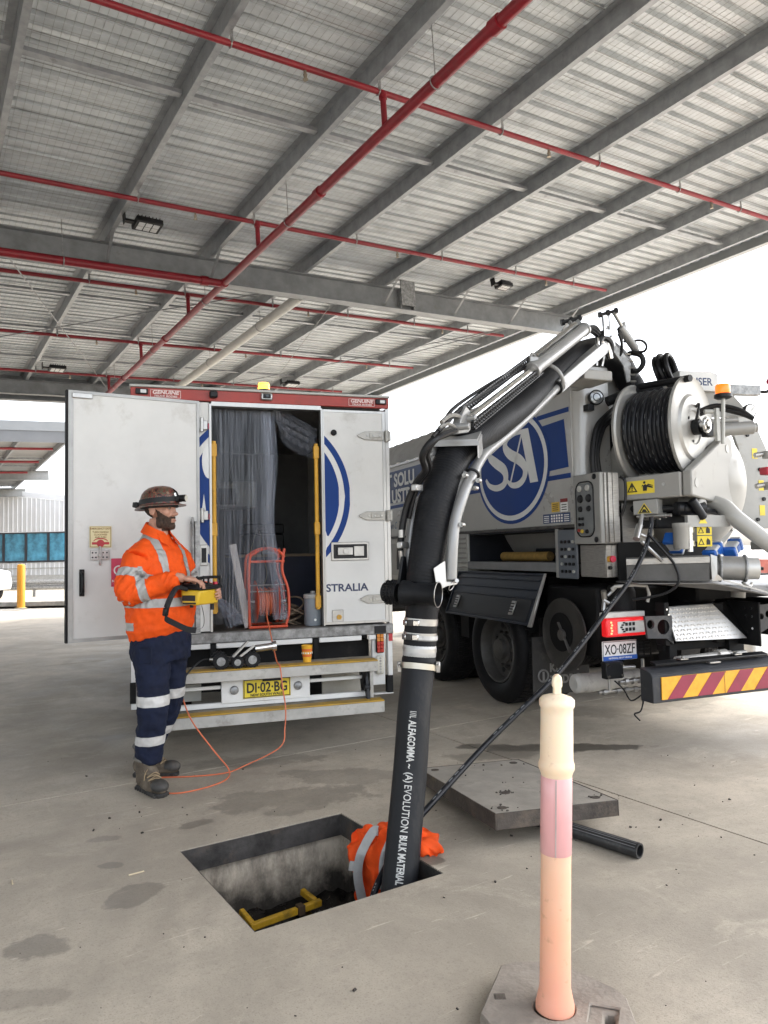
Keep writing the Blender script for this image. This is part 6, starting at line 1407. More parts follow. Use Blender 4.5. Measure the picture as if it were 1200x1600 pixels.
m = MB(); m.tube(spline(CB, 7), .019, 9); m.tube(spline([V3(p)+Vector((.03, .0, .012)) for p in CB[:7]], 7), .013, 8); m.build('control_hoses', PLASTIC, truck)
for p in ((-2.01, -.52, 1.80), (-2.075, -.46, 1.50)): MB().box(p, (.065, .035, .035), (0, 0, 30)).build('hose_clip', ALU, truck, bevel=.004)
m = MB(); m.cyl((-2.085, -.47, 1.58), (-2.085, -.47, 1.54), .017, n=8); m.cyl((-2.09, -.465, 1.47), (-2.08, -.46, 1.40), .014, n=8); m.build('hose_fittings', STEEL, truck)
MB().tube(spline([(-1.899, -0.374, 1.787), (-1.976, -0.402, 1.679), (-2.014, -0.422, 1.540), (-2.035, -0.426, 1.368)], 6), .024, 12).build('boom_tube_left', RAILP, truck)
# lower gusset, pivot roller with bell ends
m = MB(); m.prism([(-1.984, -0.640, 1.377), (-1.916, -0.637, 1.414), (-1.910, -0.633, 1.305), (-1.848, -0.636, 1.307), (-1.848, -0.635, 1.290), (-1.911, -0.642, 1.283), (-1.950, -0.647, 1.268), (-1.966, -0.639, 1.236), (-1.988, -0.641, 1.227), (-1.997, -0.638, 1.250), (-1.972, -0.641, 1.301)], (.008, .010, 0)); gus = m.build('gusset_plate', mat('gusset_white', (.62, .61, .58), .4, metal=.2, var=.05), truck, bevel=.003)
for p in [(-1.987, -0.647, 1.243), (-1.964, -0.653, 1.275), (-1.958, -0.656, 1.295)]: MB().cyl(p, V3(p)+Vector((-.005, -.008, 0)), .011 if p[2] < 1.25 else .006, n=10).build('gusset_bolt', STEEL, gus)
MB().cyl((-1.853, -0.601, 1.303), (-1.862, -0.663, 1.311), .011, n=8).build('pivot_pin', STEEL, truck)
MB().torus((-1.868, -0.616, 1.284), (.5, -.6, -.4), .028, .003, 22, 6).build('tube_end_ring', STEEL, truck)
RB, RE = Vector((-2.135, -.592, 1.255)), Vector((-2.00, -.726, 1.247)); rd_ = (RE-RB).normalized()
m = MB(); m.lathe(RB, rd_, [(.0, -.01), (.05, -.01), (.066, .0), (.066, .02), (.052, .06), (.052, .14), (.060, .175), (.066, .19), (.060, .19), (.052, .16), (.04, .1), (0, .09)], 32); rol = m.build('pivot_roller', BOOMR, truck, smooth=50)
MB().torus(RB+rd_*.19, rd_, .063, .0028, 32, 6).build('roller_rim', STEEL, rol)
m = MB(); m.lathe(RB-rd_*.03, -rd_, [(.0, 0), (.048, 0), (.053, .03), (.048, .075), (.03, .085), (0, .085)], 20)
for k in range(60):
    a = 2*pi*k/20; h = .015+.02*(k//20); u_, v_, w_ = basis(rd_); p = RB-rd_*(.03+h); q = (u_*cos(a)+v_*sin(a)); m.cyl(p+q*.045, p+q*.064, .004, n=4)
m.build('roller_brush', RUBBER, truck)
MB().prism([(-2.09, -.50, 1.44), (-2.06, -.47, 1.44), (-2.04, -.45, 1.20), (-2.12, -.48, 1.22)], (-.01, .012, 0)).build('rear_gusset', BLACKP, truck, bevel=.003)
# --- boom head at the truck: tower plates, tilt rams, pins
m = MB(); m.prism([(.237, .682, 3.113), (.27, .671, 3.092), (.417, .694, 2.99), (.441, .69, 2.943), (.44, .70, 2.80), (.405, .70, 2.79), (.374, .70, 2.924), (.25, .69, 3.057)], (.01, .02, 0)); twp = m.build('tower_plate', GALV, truck, bevel=.004)
m = MB(); m.prism([(.151, .685, 3.096), (.207, .687, 3.055), (.246, .679, 3.113), (.237, .676, 3.22), (.218, .683, 3.236)], (.008, .02, 0)); m.build('tower_point', GALV, truck, bevel=.003)
for k in range(5): z = 2.80+k*.055; x = .452-.003*k*k; MB().cyl((x-.01, .70, z), (x+.035, .69, z), .008, n=7).build('bolt', STEEL, twp)
for p, q, nm in ((.173, .293, 0), (-.251, -.132, 1)):
    z = 3.325 if nm == 0 else 3.195; y0 = .715 if nm == 0 else .62
    m = MB(); m.cyl((p, y0, z), (q, y0-.05, z+.03), .014, n=12)
    for t in (0, .5, 1.): c_ = Vector((p, y0, z)).lerp(Vector((q, y0-.05, z+.03)), t); dd = Vector((q-p, -.05, .03)).normalized(); m.cyl(c_-dd*.012, c_+dd*.012, .025, n=12)
    m.build('hinge_pin', BLACKP, truck)
m = MB(); m.bar((.192, .705, 3.32), (.189, .69, 3.10), .014, .02); m.bar((.24, .688, 3.33), (.232, .678, 3.20), .014, .02); m.bar((-.16, .57, 3.20), (-.12, .52, 3.12), .03, .04); m.bar((-.22, .58, 3.19), (-.21, .50, 3.10), .02, .03); m.build('pin_arms', GALV, truck, bevel=.003)
m = MB(); m.cyl((.283, .674, 3.335), (.383, .694, 3.223), .015, n=12); m.cyl((.283, .66, 3.35), (.30, .69, 3.34), .022, n=12); m.build('tilt_rod', STEEL, truck)
m = MB(); m.cyl((.359, .703, 3.239), (.529, .731, 3.083), .034, n=18); m.cyl((.529, .731, 3.083), (.55, .735, 3.06), .024, n=12); m.cyl((.385, .69, 3.28), (.40, .70, 3.20), .018, n=10); m.build('tilt_cylinder', RAILP, truck, bevel=.004)
m = MB(); m.tube(spline([(.42, .74, 3.135), (.47, .719, 3.138), (.553, .686, 3.141), (.592, .673, 3.099), (.572, .684, 3.052), (.48, .714, 3.05)], 6), .011, 8); m.tube(spline([(.47, .745, 3.04), (.515, .739, 3.046), (.573, .717, 3.024), (.588, .715, 2.961), (.549, .733, 2.905), (.50, .749, 2.90)], 6), .022, 9); m.build('tilt_hoses', PLASTIC, truck)
m = MB(); 
for k in range(3): m.tube(spline([(-.10-.02*k, .52, 3.14), (.0, .55, 3.16-.03*k), (.10, .60, 3.10-.03*k), (.17, .62, 3.0-.03*k)], 6), .015, 7)
for k in range(3): m.tube(spline([(.29, .64, 3.2-.02*k), (.33, .66, 3.17-.03*k), (.35, .68, 3.08-.02*k), (.34, .7, 3.0)], 6), .011, 7)
m.tube(spline([(-.02, .50, 3.02), (.04, .52, 3.08), (.14, .56, 3.05), (.16, .58, 2.98)], 6), .026, 9); m.build('knuckle_hoses', PLASTIC, truck)
m = MB(); m.tube(spline([(-.06, .46, 2.99), (-.02, .50, 3.05), (.06, .53, 3.03)], 5), .016, 8); m.cyl((.10, .56, 3.05), (.13, .57, 3.0), .025, n=8); m.cyl((.12, .55, 2.99), (.14, .56, 2.93), .018, n=8); m.box((.05, .5, 3.10), (.05, .04, .05)); m.build('knuckle_fittings', CHROME, truck)
# ladder-like galvanised frame in the gap below the boom root
m = MB(); m.bar((.05, .62, 2.88), (.06, .62, 2.98), .015, .015); m.bar((.10, .62, 2.88), (.14, .62, 3.02), .015, .015); m.build('cradle_prongs', STEEL, truck)

# ================================================================== SUCTION HOSE hanging into the pit
hose = thing('suction_hose', 'thick black suction hose hanging from the boom down into the pit', 'hose', (.07, 3.79, 0))
HO = Vector((.07, 3.79, 0))
LOW = [V3(p)-HO for p in [(.191, 3.90, 1.20), (.178, 3.897, 1.053), (.163, 3.887, .873), (.133, 3.824, .658), (.105, 3.744, .393), (.068, 3.653, .116), (.037, 3.575, -.104), (.009, 3.515, -.264), (-.025, 3.441, -.451)]]
HOSEM = mat('suction_hose_rubber', (.014, .015, .017), .52, var=.25, scale=7, dirt=((.06, .057, .053), .4, 5), bump=.12, bscale=50, stretch=(1, 1, .35), spec=.25)
LS = spline(LOW, 12)
up_ = [p for p in LS if p.z > .885]; dn_ = [p for p in LS if p.z < .93]
MB().tube(up_, .0855, 30).build('upper_sleeve', BOOMR, hose, smooth=60)
lowh = MB().tube(dn_, .0845, 32).build('hose_body', HOSEM, hose, smooth=60)
def ring_at(z, r, h, mt, name, tilt=0):
    p = min(LS, key=lambda q: abs(q.z-z)); i = LS.index(p); d = (LS[i+1]-LS[i-1]).normalized()
    c = p+d*((z-p.z)/d.z)
    m = MB(); m.lathe(c, -d, [(r-.006, -h/2), (r, -h/2), (r, h/2), (r-.006, h/2)], 36); return m.build(name, mt, hose, smooth=40), c, d
for z in (1.10, 1.028):
    o, c, d = ring_at(z, .0885, .034, STEEL, 'band_clamp')
    for k, a in enumerate((-150, -128, -108)):
        q = Vector((cos(radians(a)), sin(radians(a)), 0)); m = MB(); m.box(c+q*.094, (.020, .034, .03), (0, 0, a)); m.build('clamp_buckle', CHROME if k != 1 else DARKSTEEL, o, bevel=.004)
o, c, d = ring_at(.955, .0895, .02, ALU, 'coupler')
m = MB(); m.lathe(c, -d, [(.083, -.04), (.087, -.03), (.087, .02), (.082, .03), (.082, .045), (.092, .055), (.092, .075), (.084, .08)], 36); m.build('coupler_body', mat('cast_aluminium', (.50, .50, .49), .5, metal=.5, var=.12, scale=15, dirt=((.3, .29, .27), .3, 12)), o, smooth=40)
o, c, d = ring_at(.868, .0955, .030, mat('clamp_brass_steel', (.50, .46, .38), .35, metal=.8, var=.12), 'v_clamp')
for s in (1, -1):
    m = MB(); m.box(c+Vector((s*.099, -.02 if s > 0 else .01, .0)), (.022, .03, .055)); m.cyl(c+Vector((s*.10, -.05, .012)), c+Vector((s*.10, .03, .012)), .007, n=8); m.build('clamp_lug', STEEL, o, bevel=.003)
m = MB(); m.lathe(c, -d, [(.084, .016), (.089, .02), (.089, .04), (.0845, .05)], 32); m.build('hose_tail_collar', BOOMR, o)
# white lettering bent round the hose, reading downwards
def wrap_text(body, size, z_top, ang, L_, name, mt, bold):
    t = text(body, size, (0, 0, 0), (1, 0, 0), (0, 1, 0), mt, hose, name, bold, 1., depth=.0004)
    k_ = L_/max(v.co.x for v in t.data.vertices)
    for v in t.data.vertices: v.co.x *= k_
    for v in t.data.vertices:
        s, w_ = v.co.x, v.co.y-size*.35
        z = z_top-s; p = min(range(1, len(dn_)-1), key=lambda i: abs(dn_[i].z-z)); d = (dn_[p+1]-dn_[p-1]).normalized(); c = dn_[p]+d*((z-dn_[p].z)/d.z)
        a = ang+w_/.0845; q = Vector((cos(a), sin(a), 0)); q = (q-d*q.dot(d)).normalized()
        v.co = c+q*(.0864+v.co.z)
    t.data.update(); return t
HW = mat('hose_white_print', (.60, .60, .57), .6, var=.12, dirt=((.1, .1, .1), .45, 60))
VA = radians(-92-3)
wrap_text('1/1L', .042, .65, VA, .036, 'lettering', HW, .0008)
wrap_text('ALFAGOMMA', .048, .604, VA, .188, 'lettering', HW, .0013)
wrap_text('~', .045, .408, VA, .02, 'lettering', HW, .001); wrap_text('(A)', .046, .372, VA, .046, 'lettering', HW, .0008)
wrap_text('EVOLUTION', .048, .317, VA, .20, 'lettering', HW, .0003); wrap_text('BULK MATERIAL', .046, .104, VA, .20, 'lettering', HW, .0014)
# ---- the thin jetting hose from the reel to the pit
jet = thing('jetting_hose', 'thin black jetting hose slanting from the reel down to the pit', 'hose', (0, 0, 0))
JP = spline([(1.961, 5.45, 1.68), (1.955, 5.44, 1.614), (1.876, 5.359, 1.446), (1.716, 5.219, 1.239), (1.501, 5.049, 1.047), (1.218, 4.822, .799), (.985, 4.631, .626), (.564, 4.345, .349), (.171, 3.948, .100), (.075, 3.84, .035), (-.06, 3.62, -.10), (-.105, 3.54, -.22), (-.12, 3.50, -.44)], 12)
MB().tube(JP, .0165, 12).build('hose_run', HOSEB, jet)
m = MB()
toc = Vector((0, 0, CAM_H))
for i in range(8, len(JP)-6):
    if (i*7) % 11 in (0, 2, 3, 6, 7):
        a, b = JP[i], JP[i].lerp(JP[i+1], .62); q = Vector((-.45, -.72, .53)).normalized(); d = (b-a).normalized(); q = (q-d*q.dot(d)).normalized(); s_ = d.cross(q)*.003
        f = [a+q*.0169-s_, b+q*.0169-s_, b+q*.0169+s_, a+q*.0169+s_]; m.prism(f, q*.0006)
m.build('hose_print', HPRINT, jet, smooth=0)

# ================================================================== PERSON
def to_mesh_with(mb, voxel=.006, smooth=0, smf=.5):
    """voxel-merge everything in mb into one continuous skin and return the mesh"""
    me = bpy.data.meshes.new('tmp'); bmesh.ops.recalc_face_normals(mb.b, faces=mb.b.faces[:]); mb.b.to_mesh(me); mb.b.free()
    o = bpy.data.objects.new('tmp', me); COL.objects.link(o)
    r = o.modifiers.new('r', 'REMESH'); r.mode = 'VOXEL'; r.voxel_size = voxel
    if smooth:
        s = o.modifiers.new('s', 'SMOOTH'); s.iterations = smooth; s.factor = smf
    bpy.context.view_layer.update()
    out = bpy.data.meshes.new_from_object(o.evaluated_get(bpy.context.evaluated_depsgraph_get()))
    bpy.data.objects.remove(o); bpy.data.meshes.remove(me)
    return out
def tube_dist(p, pts, rad):
    best = 1e9
    for (a, b), (ra, rb) in zip(zip(pts, pts[1:]), zip(rad, rad[1:])):
        d = b-a; t = max(0, min(1, (p-a).dot(d)/d.length_squared)); best = min(best, (p-(a+d*t)).length-(ra+(rb-ra)*t))
    return best
def cloth(me, amp, freq, seed, fine=.35, fade=None):
    """push vertices along normals by ridged noise, so cloth gets folds"""
    nn = [v.normal.copy() for v in me.vertices]
    for v, vn in zip(me.vertices, nn):
        p = v.co*freq+Vector((seed, seed*1.7, 0))
        n = 1-abs(noise.noise(p))*2.2; n2 = noise.noise(p*2.7+Vector((9, 3, 1)))
        k = fade(v.co) if fade else 1.
        v.co += vn*(amp*k*(n*.8+fine*n2))
    me.update()
def finish(name, me, m, parent, sm=70, **kw):
    me.materials.clear(); me.materials.append(m); me.shade_smooth(); me.set_sharp_from_angle(angle=radians(sm))
    return link(name, me, parent, **kw)
def slab(me, planes, keep, off, name, m, parent):
    """cut a strip out of a garment between planes [(point, normal)...] and lift it off the cloth"""
    b = bmesh.new(); b.from_mesh(me)
    for co, no in planes: bmesh.ops.bisect_plane(b, geom=b.verts[:]+b.edges[:]+b.faces[:], plane_co=V3(co), plane_no=V3(no), clear_outer=True, dist=1e-5)
    dead = [f for f in b.faces if not keep(f.calc_center_median())]
    bmesh.ops.delete(b, geom=dead, context='FACES'); b.normal_update()
    for v in b.verts: v.co += v.normal*off
    out = bpy.data.meshes.new(name); b.to_mesh(out); b.free()
    return finish(name, out, m, parent)
PO = (-1.47, 4.87, 0); PR = -22
person = thing('person', 'worker in orange hi-vis shirt, navy trousers and camouflage helmet beside the van, holding a controller', 'person', PO, PR)
HC = Vector((.0, .0, 1.772)); HY = radians(9)
def hd_(f, l, u): u *= .95; return HC+Vector((f*cos(HY)-l*sin(HY), f*sin(HY)+l*cos(HY), u))
def inv_hd(p): q = p-HC; return Vector((q.x*cos(HY)+q.y*sin(HY), -q.x*sin(HY)+q.y*cos(HY), q.z/.95))
HR = Euler((0, 0, HY)).to_matrix()
SKIN = mat('skin', (.50, .27, .19), .5, var=.14, scale=16, spec=.4, bump=.06, bscale=180)
body = MB()
def hb(f, l, u, r, rot=None): body.ball(hd_(f, l, u), r, 18, 12, HR @ (Euler([radians(a) for a in rot]).to_matrix() if rot else Matrix.Identity(3)))
hb(-.014, 0, .035, (.100, .077, .090)); hb(.045, 0, -.03, (.052, .060, .086)); hb(.028, 0, -.092, (.062, .056, .046)); hb(.074, 0, -.118, (.024, .027, .020))
hb(.097, 0, -.002, (.014, .011, .034), (0, -14, 0)); hb(.113, 0, -.034, (.017, .015, .013)); hb(.100, .014, -.040, (.013, .009, .009)); hb(.100, -.014, -.040, (.013, .009, .009))
hb(.086, 0, .030, (.018, .052, .013)); hb(.064, .042, -.022, (.028, .022, .028)); hb(.064, -.042, -.022, (.028, .022, .028))
hb(.096, 0, -.074, (.013, .024, .008)); hb(.094, 0, -.088, (.012, .021, .008)); hb(.02, .058, -.09, (.03, .012, .03)); hb(.02, -.058, -.09, (.03, .012, .03))
for s in (1, -1):
    hb(-.010, s*.080, -.008, (.023, .009, .036), (0, 12, 0)); hb(-.018, s*.085, .006, (.019, .008, .021)); hb(-.006, s*.082, -.034, (.011, .007, .010))
body.tube([hd_(-.020, 0, -.06), (-.02, 0, 1.64), (-.03, 0, 1.52), (-.02, 0, 1.40)], [.050, .066, .078, .12], 16)
body.tube([(-.02, 0, 1.44), (.0, 0, 1.25), (.01, 0, 1.08), (0, 0, .94)], [.13, .14, .15, .14], 18)
RA = [Vector(p) for p in ((-.015, -.190, 1.448), (-.01, -.285, 1.245), (.235, -.140, 1.318))]
LA = [Vector(p) for p in ((-.015, .190, 1.448), (.05, .30, 1.22), (.24, .205, 1.235))]
body.tube([RA[0], RA[1], RA[2]], [.05, .042, .034], 12); body.tube([LA[0], LA[1], LA[2]], [.05, .042, .034], 12)
body.tube([(0, -.05, 1.46), RA[0]], [.08, .06], 12); body.tube([(0, .05, 1.46), LA[0]], [.08, .06], 12)
LEGR = [Vector(p) for p in ((0, -.10, .95), (.055, -.145, .52), (-.005, -.125, .12))]; LEGL = [Vector(p) for p in ((0, .10, .95), (-.035, .12, .52), (-.20, .105, .12))]
for Lg in (LEGR, LEGL): body.tube(Lg, [.085, .055, .04], 14)
def hand(w, aim, palm_n, s=1., curl=.9, thumb=1):
    """palm plus five bent fingers; aim = pointing direction, palm_n = direction the palm faces"""
    aim = V3(aim).normalized(); n = V3(palm_n); n = (n-aim*n.dot(aim)).normalized(); side = aim.cross(n)*thumb
    w = V3(w)
    R = Matrix((aim, side, n)).transposed()
    body.ball(w+aim*.048*s, (.052*s, .040*s, .018*s), 16, 10, R); body.tube([w-aim*.05*s, w+aim*.015*s], [.030*s, .027*s], 12)
    for k, (o, ln) in enumerate(((.030, .070), (.010, .080), (-.010, .075), (-.029, .060))):
        p = w+aim*.085*s+side*o*s; q = [p]; d = aim.copy(); a = 0
        for j, f in enumerate((.45, .30, .25)):
            a += curl*(.55+.08*k if j else .35); dd = aim*cos(a)+n*sin(a); p = p+dd*ln*f*s; q.append(p)
        body.tube([w+aim*.05*s+side*o*.8*s]+q, [.0085*s, .0092*s, .0085*s, .0078*s, .0062*s], 9); body.ball(q[-1], .0066*s, 8, 6)
    t0 = w+aim*.025*s+side*.030*s; t1 = t0+(aim*.6+side*.65+n*.35).normalized()*.040*s; t2 = t1+(aim*.9+side*.05+n*.45).normalized()*.034*s
    body.tube([w+aim*.01*s+side*.012*s, t0, t1, t2], [.012*s, .0125*s, .0105*s, .0075*s], 9); body.ball(t2, .0078*s, 8, 6)
hand((.258, -.124, 1.328), (.85, .46, -.16), (.10, .12, -1), 1.05, .75, thumb=1)      # right hand rests on the joysticks
hand((.265, .208, 1.235), (.75, -.42, -.12), (-.12, -1, -.25), 1.05, .95, thumb=-1)   # left hand wraps the far side
bme = to_mesh_with(body, .0045, 3, .5)
bo_ = finish('body', bme, SKIN, person, 80)
# hair, beard, brows: pieces of the head's own surface lifted a little
HAIR = mat('hair_dark', (.030, .018, .012), .75, var=.35, scale=60, bump=.5, bscale=260); BEARD = mat('beard_brown', (.055, .032, .021), .8, var=.4, scale=70, bump=.6, bscale=240)
def patch(name, keep, off, mt):
    b = bmesh.new(); b.from_mesh(bme); b.faces.ensure_lookup_table()
    dead = [f for f in b.faces if not (f.calc_center_median().z > 1.58 and keep(inv_hd(f.calc_center_median())))]
    bmesh.ops.delete(b, geom=dead, context='FACES'); b.normal_update()
    for v in b.verts:
        bd_ = any(len(e.link_faces) < 2 for e in v.link_edges)
        v.co += v.normal*((off*.25 if bd_ else off)*(1+.35*noise.noise(v.co*90)))
    out = bpy.data.meshes.new(name); b.to_mesh(out); b.free(); return finish(name, out, mt, person)
ear = lambda q: abs(q.y) > .072 and -.042 < q.x < .022 and -.05 < q.z < .03
patch('hair', lambda q: q.z > -.060 and (q.x < -.030-.25*max(0, -q.z-.02) or (q.z > .012 and q.x < .03)) and not ear(q), .0035, HAIR)
patch('beard', lambda q: q.z > -.150 and ((q.z < -.014-.72*(q.x-.022) and q.x > .006+.12*max(0, -q.z-.06) and not (abs(q.y) < .021 and q.x > .088 and -.093 < q.z < -.068)) or (-.068 < q.z < -.051 and q.x > .080 and abs(q.y) < .034)) and not ear(q) and not (q.z < -.135 and q.x < .03), .0075, BEARD)
for s in (1, -1):
    m = MB(); m.tube(spline([hd_(.094, s*.018, .030), hd_(.090, s*.036, .036), hd_(.075, s*.054, .028)], 5), [.004, .005, .003], 7); m.build('eyebrow', HAIR, person)
    m = MB(); m.ball(hd_(.079, s*.031, .006), .0105, 12, 8); ey = m.build('eye', mat('eye_white', (.28, .25, .24), .3), person)
    m = MB(); m.ball(hd_(.0875, s*.030, .006), (.003, .0062, .0062), 10, 8); m.build('iris', PRINT_BLACK, ey)
    m = MB(); m.tube(spline([hd_(.088, s*.018, .009), hd_(.0925, s*.031, .0155), hd_(.083, s*.044, .009)], 4), .0032, 6); m.build('eyelid', SKIN, person)
m = MB(); m.ball(hd_(.103, 0, -.0805), (.005, .018, .0045), 10, 8); m.build('lips', mat('lips', (.34, .13, .10), .5), person)

# ---- shirt
ORANGE = mat('hivis_orange', (.84, .095, .008), .72, var=.10, scale=9, dirt=((.5, .07, .015), .2, 5), bump=.12, bscale=220, spec=.25)
TAPE = mat('reflective_tape', (.40, .40, .385), .5, metal=.15, var=.09, scale=22, bump=.1, bscale=200)
sh = MB()
def rings(mb, rows, n=32, e=2.3):
    """superellipse rings (z, centre f, half depth, half width, tilt)"""
    R = []
    for (z, cf, D_, W_, tl) in rows:
        r = []
        for i in range(n):
            a = 2*pi*i/n; c, s = cos(a), sin(a)
            x = math.copysign(abs(c)**(2/e), c)*D_; y = math.copysign(abs(s)**(2/e), s)*W_
            r.append(mb.b.verts.new((cf+x, y, z+tl*x)))
        R.append(r)
    for a, b in zip(R, R[1:]):
        for i in range(n): mb.b.faces.new((a[i], a[(i+1) % n], b[(i+1) % n], b[i]))
    mb.b.faces.new(R[0][::-1]); mb.b.faces.new(R[-1])
rings(sh, [(.945, -.006, .164, .200, .22), (1.0, .0, .178, .215, .10), (1.08, .004, .186, .222, .03), (1.18, .0, .186, .226, 0), (1.28, -.012, .174, .226, 0), (1.38, -.018, .156, .226, 0), (1.46, -.022, .136, .214, 0), (1.52, -.024, .112, .178, 0), (1.56, -.028, .092, .128, .0), (1.60, -.028, .074, .088, -.12), (1.625, -.026, .066, .076, -.2)])
def arm_pts(A): return spline([A[0]+Vector((.0, -.03 if A[0].y < 0 else .03, .0))*0, A[0].lerp(A[1], .5)+Vector((-.012, 0, 0)), A[1], A[1].lerp(A[2], .5)+Vector((0, 0, -.004)), A[2]], 6)
RAP, LAP = arm_pts(RA), arm_pts(LA)
RR_ = [.092+(.050-.092)*(i/(len(RAP)-1)) for i in range(len(RAP))]
sh.tube(RAP, RR_, 20); sh.tube(LAP, RR_, 20)
sh.tube([(-.024, -.06, 1.535), (-.02, -.13, 1.505), RA[0]], [.06, .072, .086], 18); sh.tube([(-.024, .06, 1.535), (-.02, .13, 1.505), LA[0]], [.06, .072, .086], 18)
for A in (RA, LA): sh.ball(A[1], .073, 16, 10)
sme = to_mesh_with(sh, .008, 5, .5)
cloth(sme, .0115, 7.5, 2.0, .5, lambda p: .35 if p.z > 1.5 else 1.); cloth(sme, .0055, 17, 5., .5)
for A, P in ((RA, RAP), (LA, LAP)):      # concertina creases inside the elbow and cuff
    nn = [v.normal.copy() for v in sme.vertices]
    for v, vn in zip(sme.vertices, nn):
        if (v.co-A[1]).length < .16 or (v.co-A[2]).length < .10:
            d = tube_dist(v.co, P, [.09]*len(P))
            if d < .03: v.co += vn*.0045*sin((v.co-A[1]).dot((A[2]-A[0]).normalized())*150+noise.noise(v.co*14)*3)
sme.update()
shirt = finish('shirt', sme, ORANGE, person, 80)
inarm = lambda p, P, k=.0: tube_dist(p, P, RR_) < k
istorso = lambda p: not inarm(p, RAP, .012) and not inarm(p, LAP, .012)
def zb(z0, z1, t=0): return [((0, 0, z0), (t, 0, -1)), ((0, 0, z1), (-t, 0, 1))]
slab(sme, zb(1.145, 1.20), istorso, .0028, 'reflective_band', TAPE, person)
slab(sme, zb(1.0, 1.05), lambda p: istorso(p) and p.x < -.03, .0028, 'reflective_band', TAPE, person)
for s in (1, -1):
    slab(sme, [((0, s*.085, 0), (0, -s, 0)), ((0, s*.140, 0), (0, s, 0)), ((0, 0, 1.20), (0, 0, -1))], lambda p, s=s: p.z > 1.2 and (p.z > 1.30 or p.x < 0) and (p.y*s) > 0 and (istorso(p) or p.z > 1.42), .0028, 'reflective_band', TAPE, person)
for A, P in ((RA, RAP), (LA, LAP)):
    d = (A[1]-A[0]).normalized(); c = A[0].lerp(A[1], .52)
    slab(sme, [(c-d*.026, -d), (c+d*.026, d)], lambda p, P=P, A=A, c=c: inarm(p, P, .03) and (p-c).length < .122 and abs(p.y) > .15, .0030, 'reflective_band', TAPE, person)
    d = (A[2]-A[1]).normalized(); c = A[1].lerp(A[2], .30)
    slab(sme, [(c-d*.026, -d), (c+d*.026, d)], lambda p, P=P, c=c: inarm(p, P, .03) and (p-c).length < .14, .0030, 'reflective_band', TAPE, person)
# collar: a folded band and two points
m = MB(); R0, R1, R2 = [], [], []
for i in range(25):
    a = radians(22+(316)*i/24); c, s = cos(a), sin(a)
    z = 1.622-.030*c
    R0.append((-.022+.074*c, .077*s, z-.015)); R1.append((-.018+.078*c, .080*s, z+.040-.014*max(0, c))); R2.append((-.018+.108*c, .112*s, z-.016-.022*max(0, c)))
m.strip(R0, R1, (.001, 0, .002)); m.strip(R1, R2, (0, 0, -.0035)); m.build('collar', ORANGE, person, smooth=60)
for s in (1, -1): MB().prism([(.060, s*.026, 1.612), (.030, s*.074, 1.612), (.080, s*.092, 1.552), (.112, s*.050, 1.530)], (.004, 0, .004)).build('collar_point', ORANGE, person, bevel=.002)
PK = MB()
for s in (1, -1): PK.prism([(.128, s*.05, 1.30), (.112, s*.145, 1.30), (.110, s*.145, 1.345), (.128, s*.05, 1.345)], (.012, 0, 0))
PK.build('pocket_flap', ORANGE, person, bevel=.003)
m = MB(); m.prism([(.135, -.014, 1.34), (.135, .014, 1.34), (.105, .012, 1.47), (.105, -.012, 1.47)], (.010, 0, 0)); m.build('placket', ORANGE, person, bevel=.003)
for z, f in ((1.44, .121), (1.38, .136)): MB().cyl((f, 0, z), (f+.004, 0, z), .006, n=10).build('button', PRINT_BLACK, person)
for A in (RA, LA):
    d = (A[2]-A[1]).normalized(); MB().lathe(A[2]-d*.045, d, [(.045, .03), (.053, .03), (.056, .0), (.054, -.03), (.046, -.032)], 20).build('cuff', ORANGE, person)

# ---- trousers
NAVYC = mat('navy_cotton', (.009, .0135, .034), .82, var=.22, scale=12, dirt=((.05, .052, .062), .16, 6), bump=.2, bscale=260, spec=.25)
tr_ = MB()
rings(tr_, [(.80, .0, .155, .19, 0), (.88, .0, .165, .20, 0), (.98, .0, .155, .19, 0), (1.03, .005, .14, .175, 0)])
LR, LL = spline([Vector((0, -.095, .90)), Vector((.035, -.125, .70)), LEGR[1], Vector((.025, -.135, .34)), Vector((-.0, -.12, .185))], 6), spline([Vector((0, .095, .90)), Vector((-.015, .11, .70)), LEGL[1], Vector((-.11, .115, .34)), Vector((-.19, .105, .185))], 6)
tr_.tube(LR, [.124, .120, .116, .112, .108, .104, .101, .098, .095, .092, .090, .089, .088, .086, .085, .084, .083, .082, .081, .080, .079, .078, .077, .077, .077], 22)
tr_.tube(LL, [.124, .120, .116, .112, .108, .104, .101, .098, .095, .092, .090, .089, .088, .086, .085, .084, .083, .082, .081, .080, .079, .078, .077, .077, .077], 22)
tme = to_mesh_with(tr_, .009, 5, .5)
cloth(tme, .010, 8.5, 7.0, .45); cloth(tme, .005, 19, 3., .5)
finish('trousers', tme, NAVYC, person, 80)
TAPE2 = mat('trouser_tape', (.55, .54, .52), .5, metal=.1, var=.08, scale=25)
for z0, z1 in ((.535, .598), (.292, .350)): slab(tme, zb(z0, z1), lambda p: True, .003, 'reflective_band', TAPE2, person)
m = MB(); m.prism([(.02, -.222, .80), (.10, -.205, .80), (.10, -.20, .90), (.02, -.217, .90)], (0, -.012, 0)); m.build('thigh_pocket', NAVYC, person, bevel=.004)
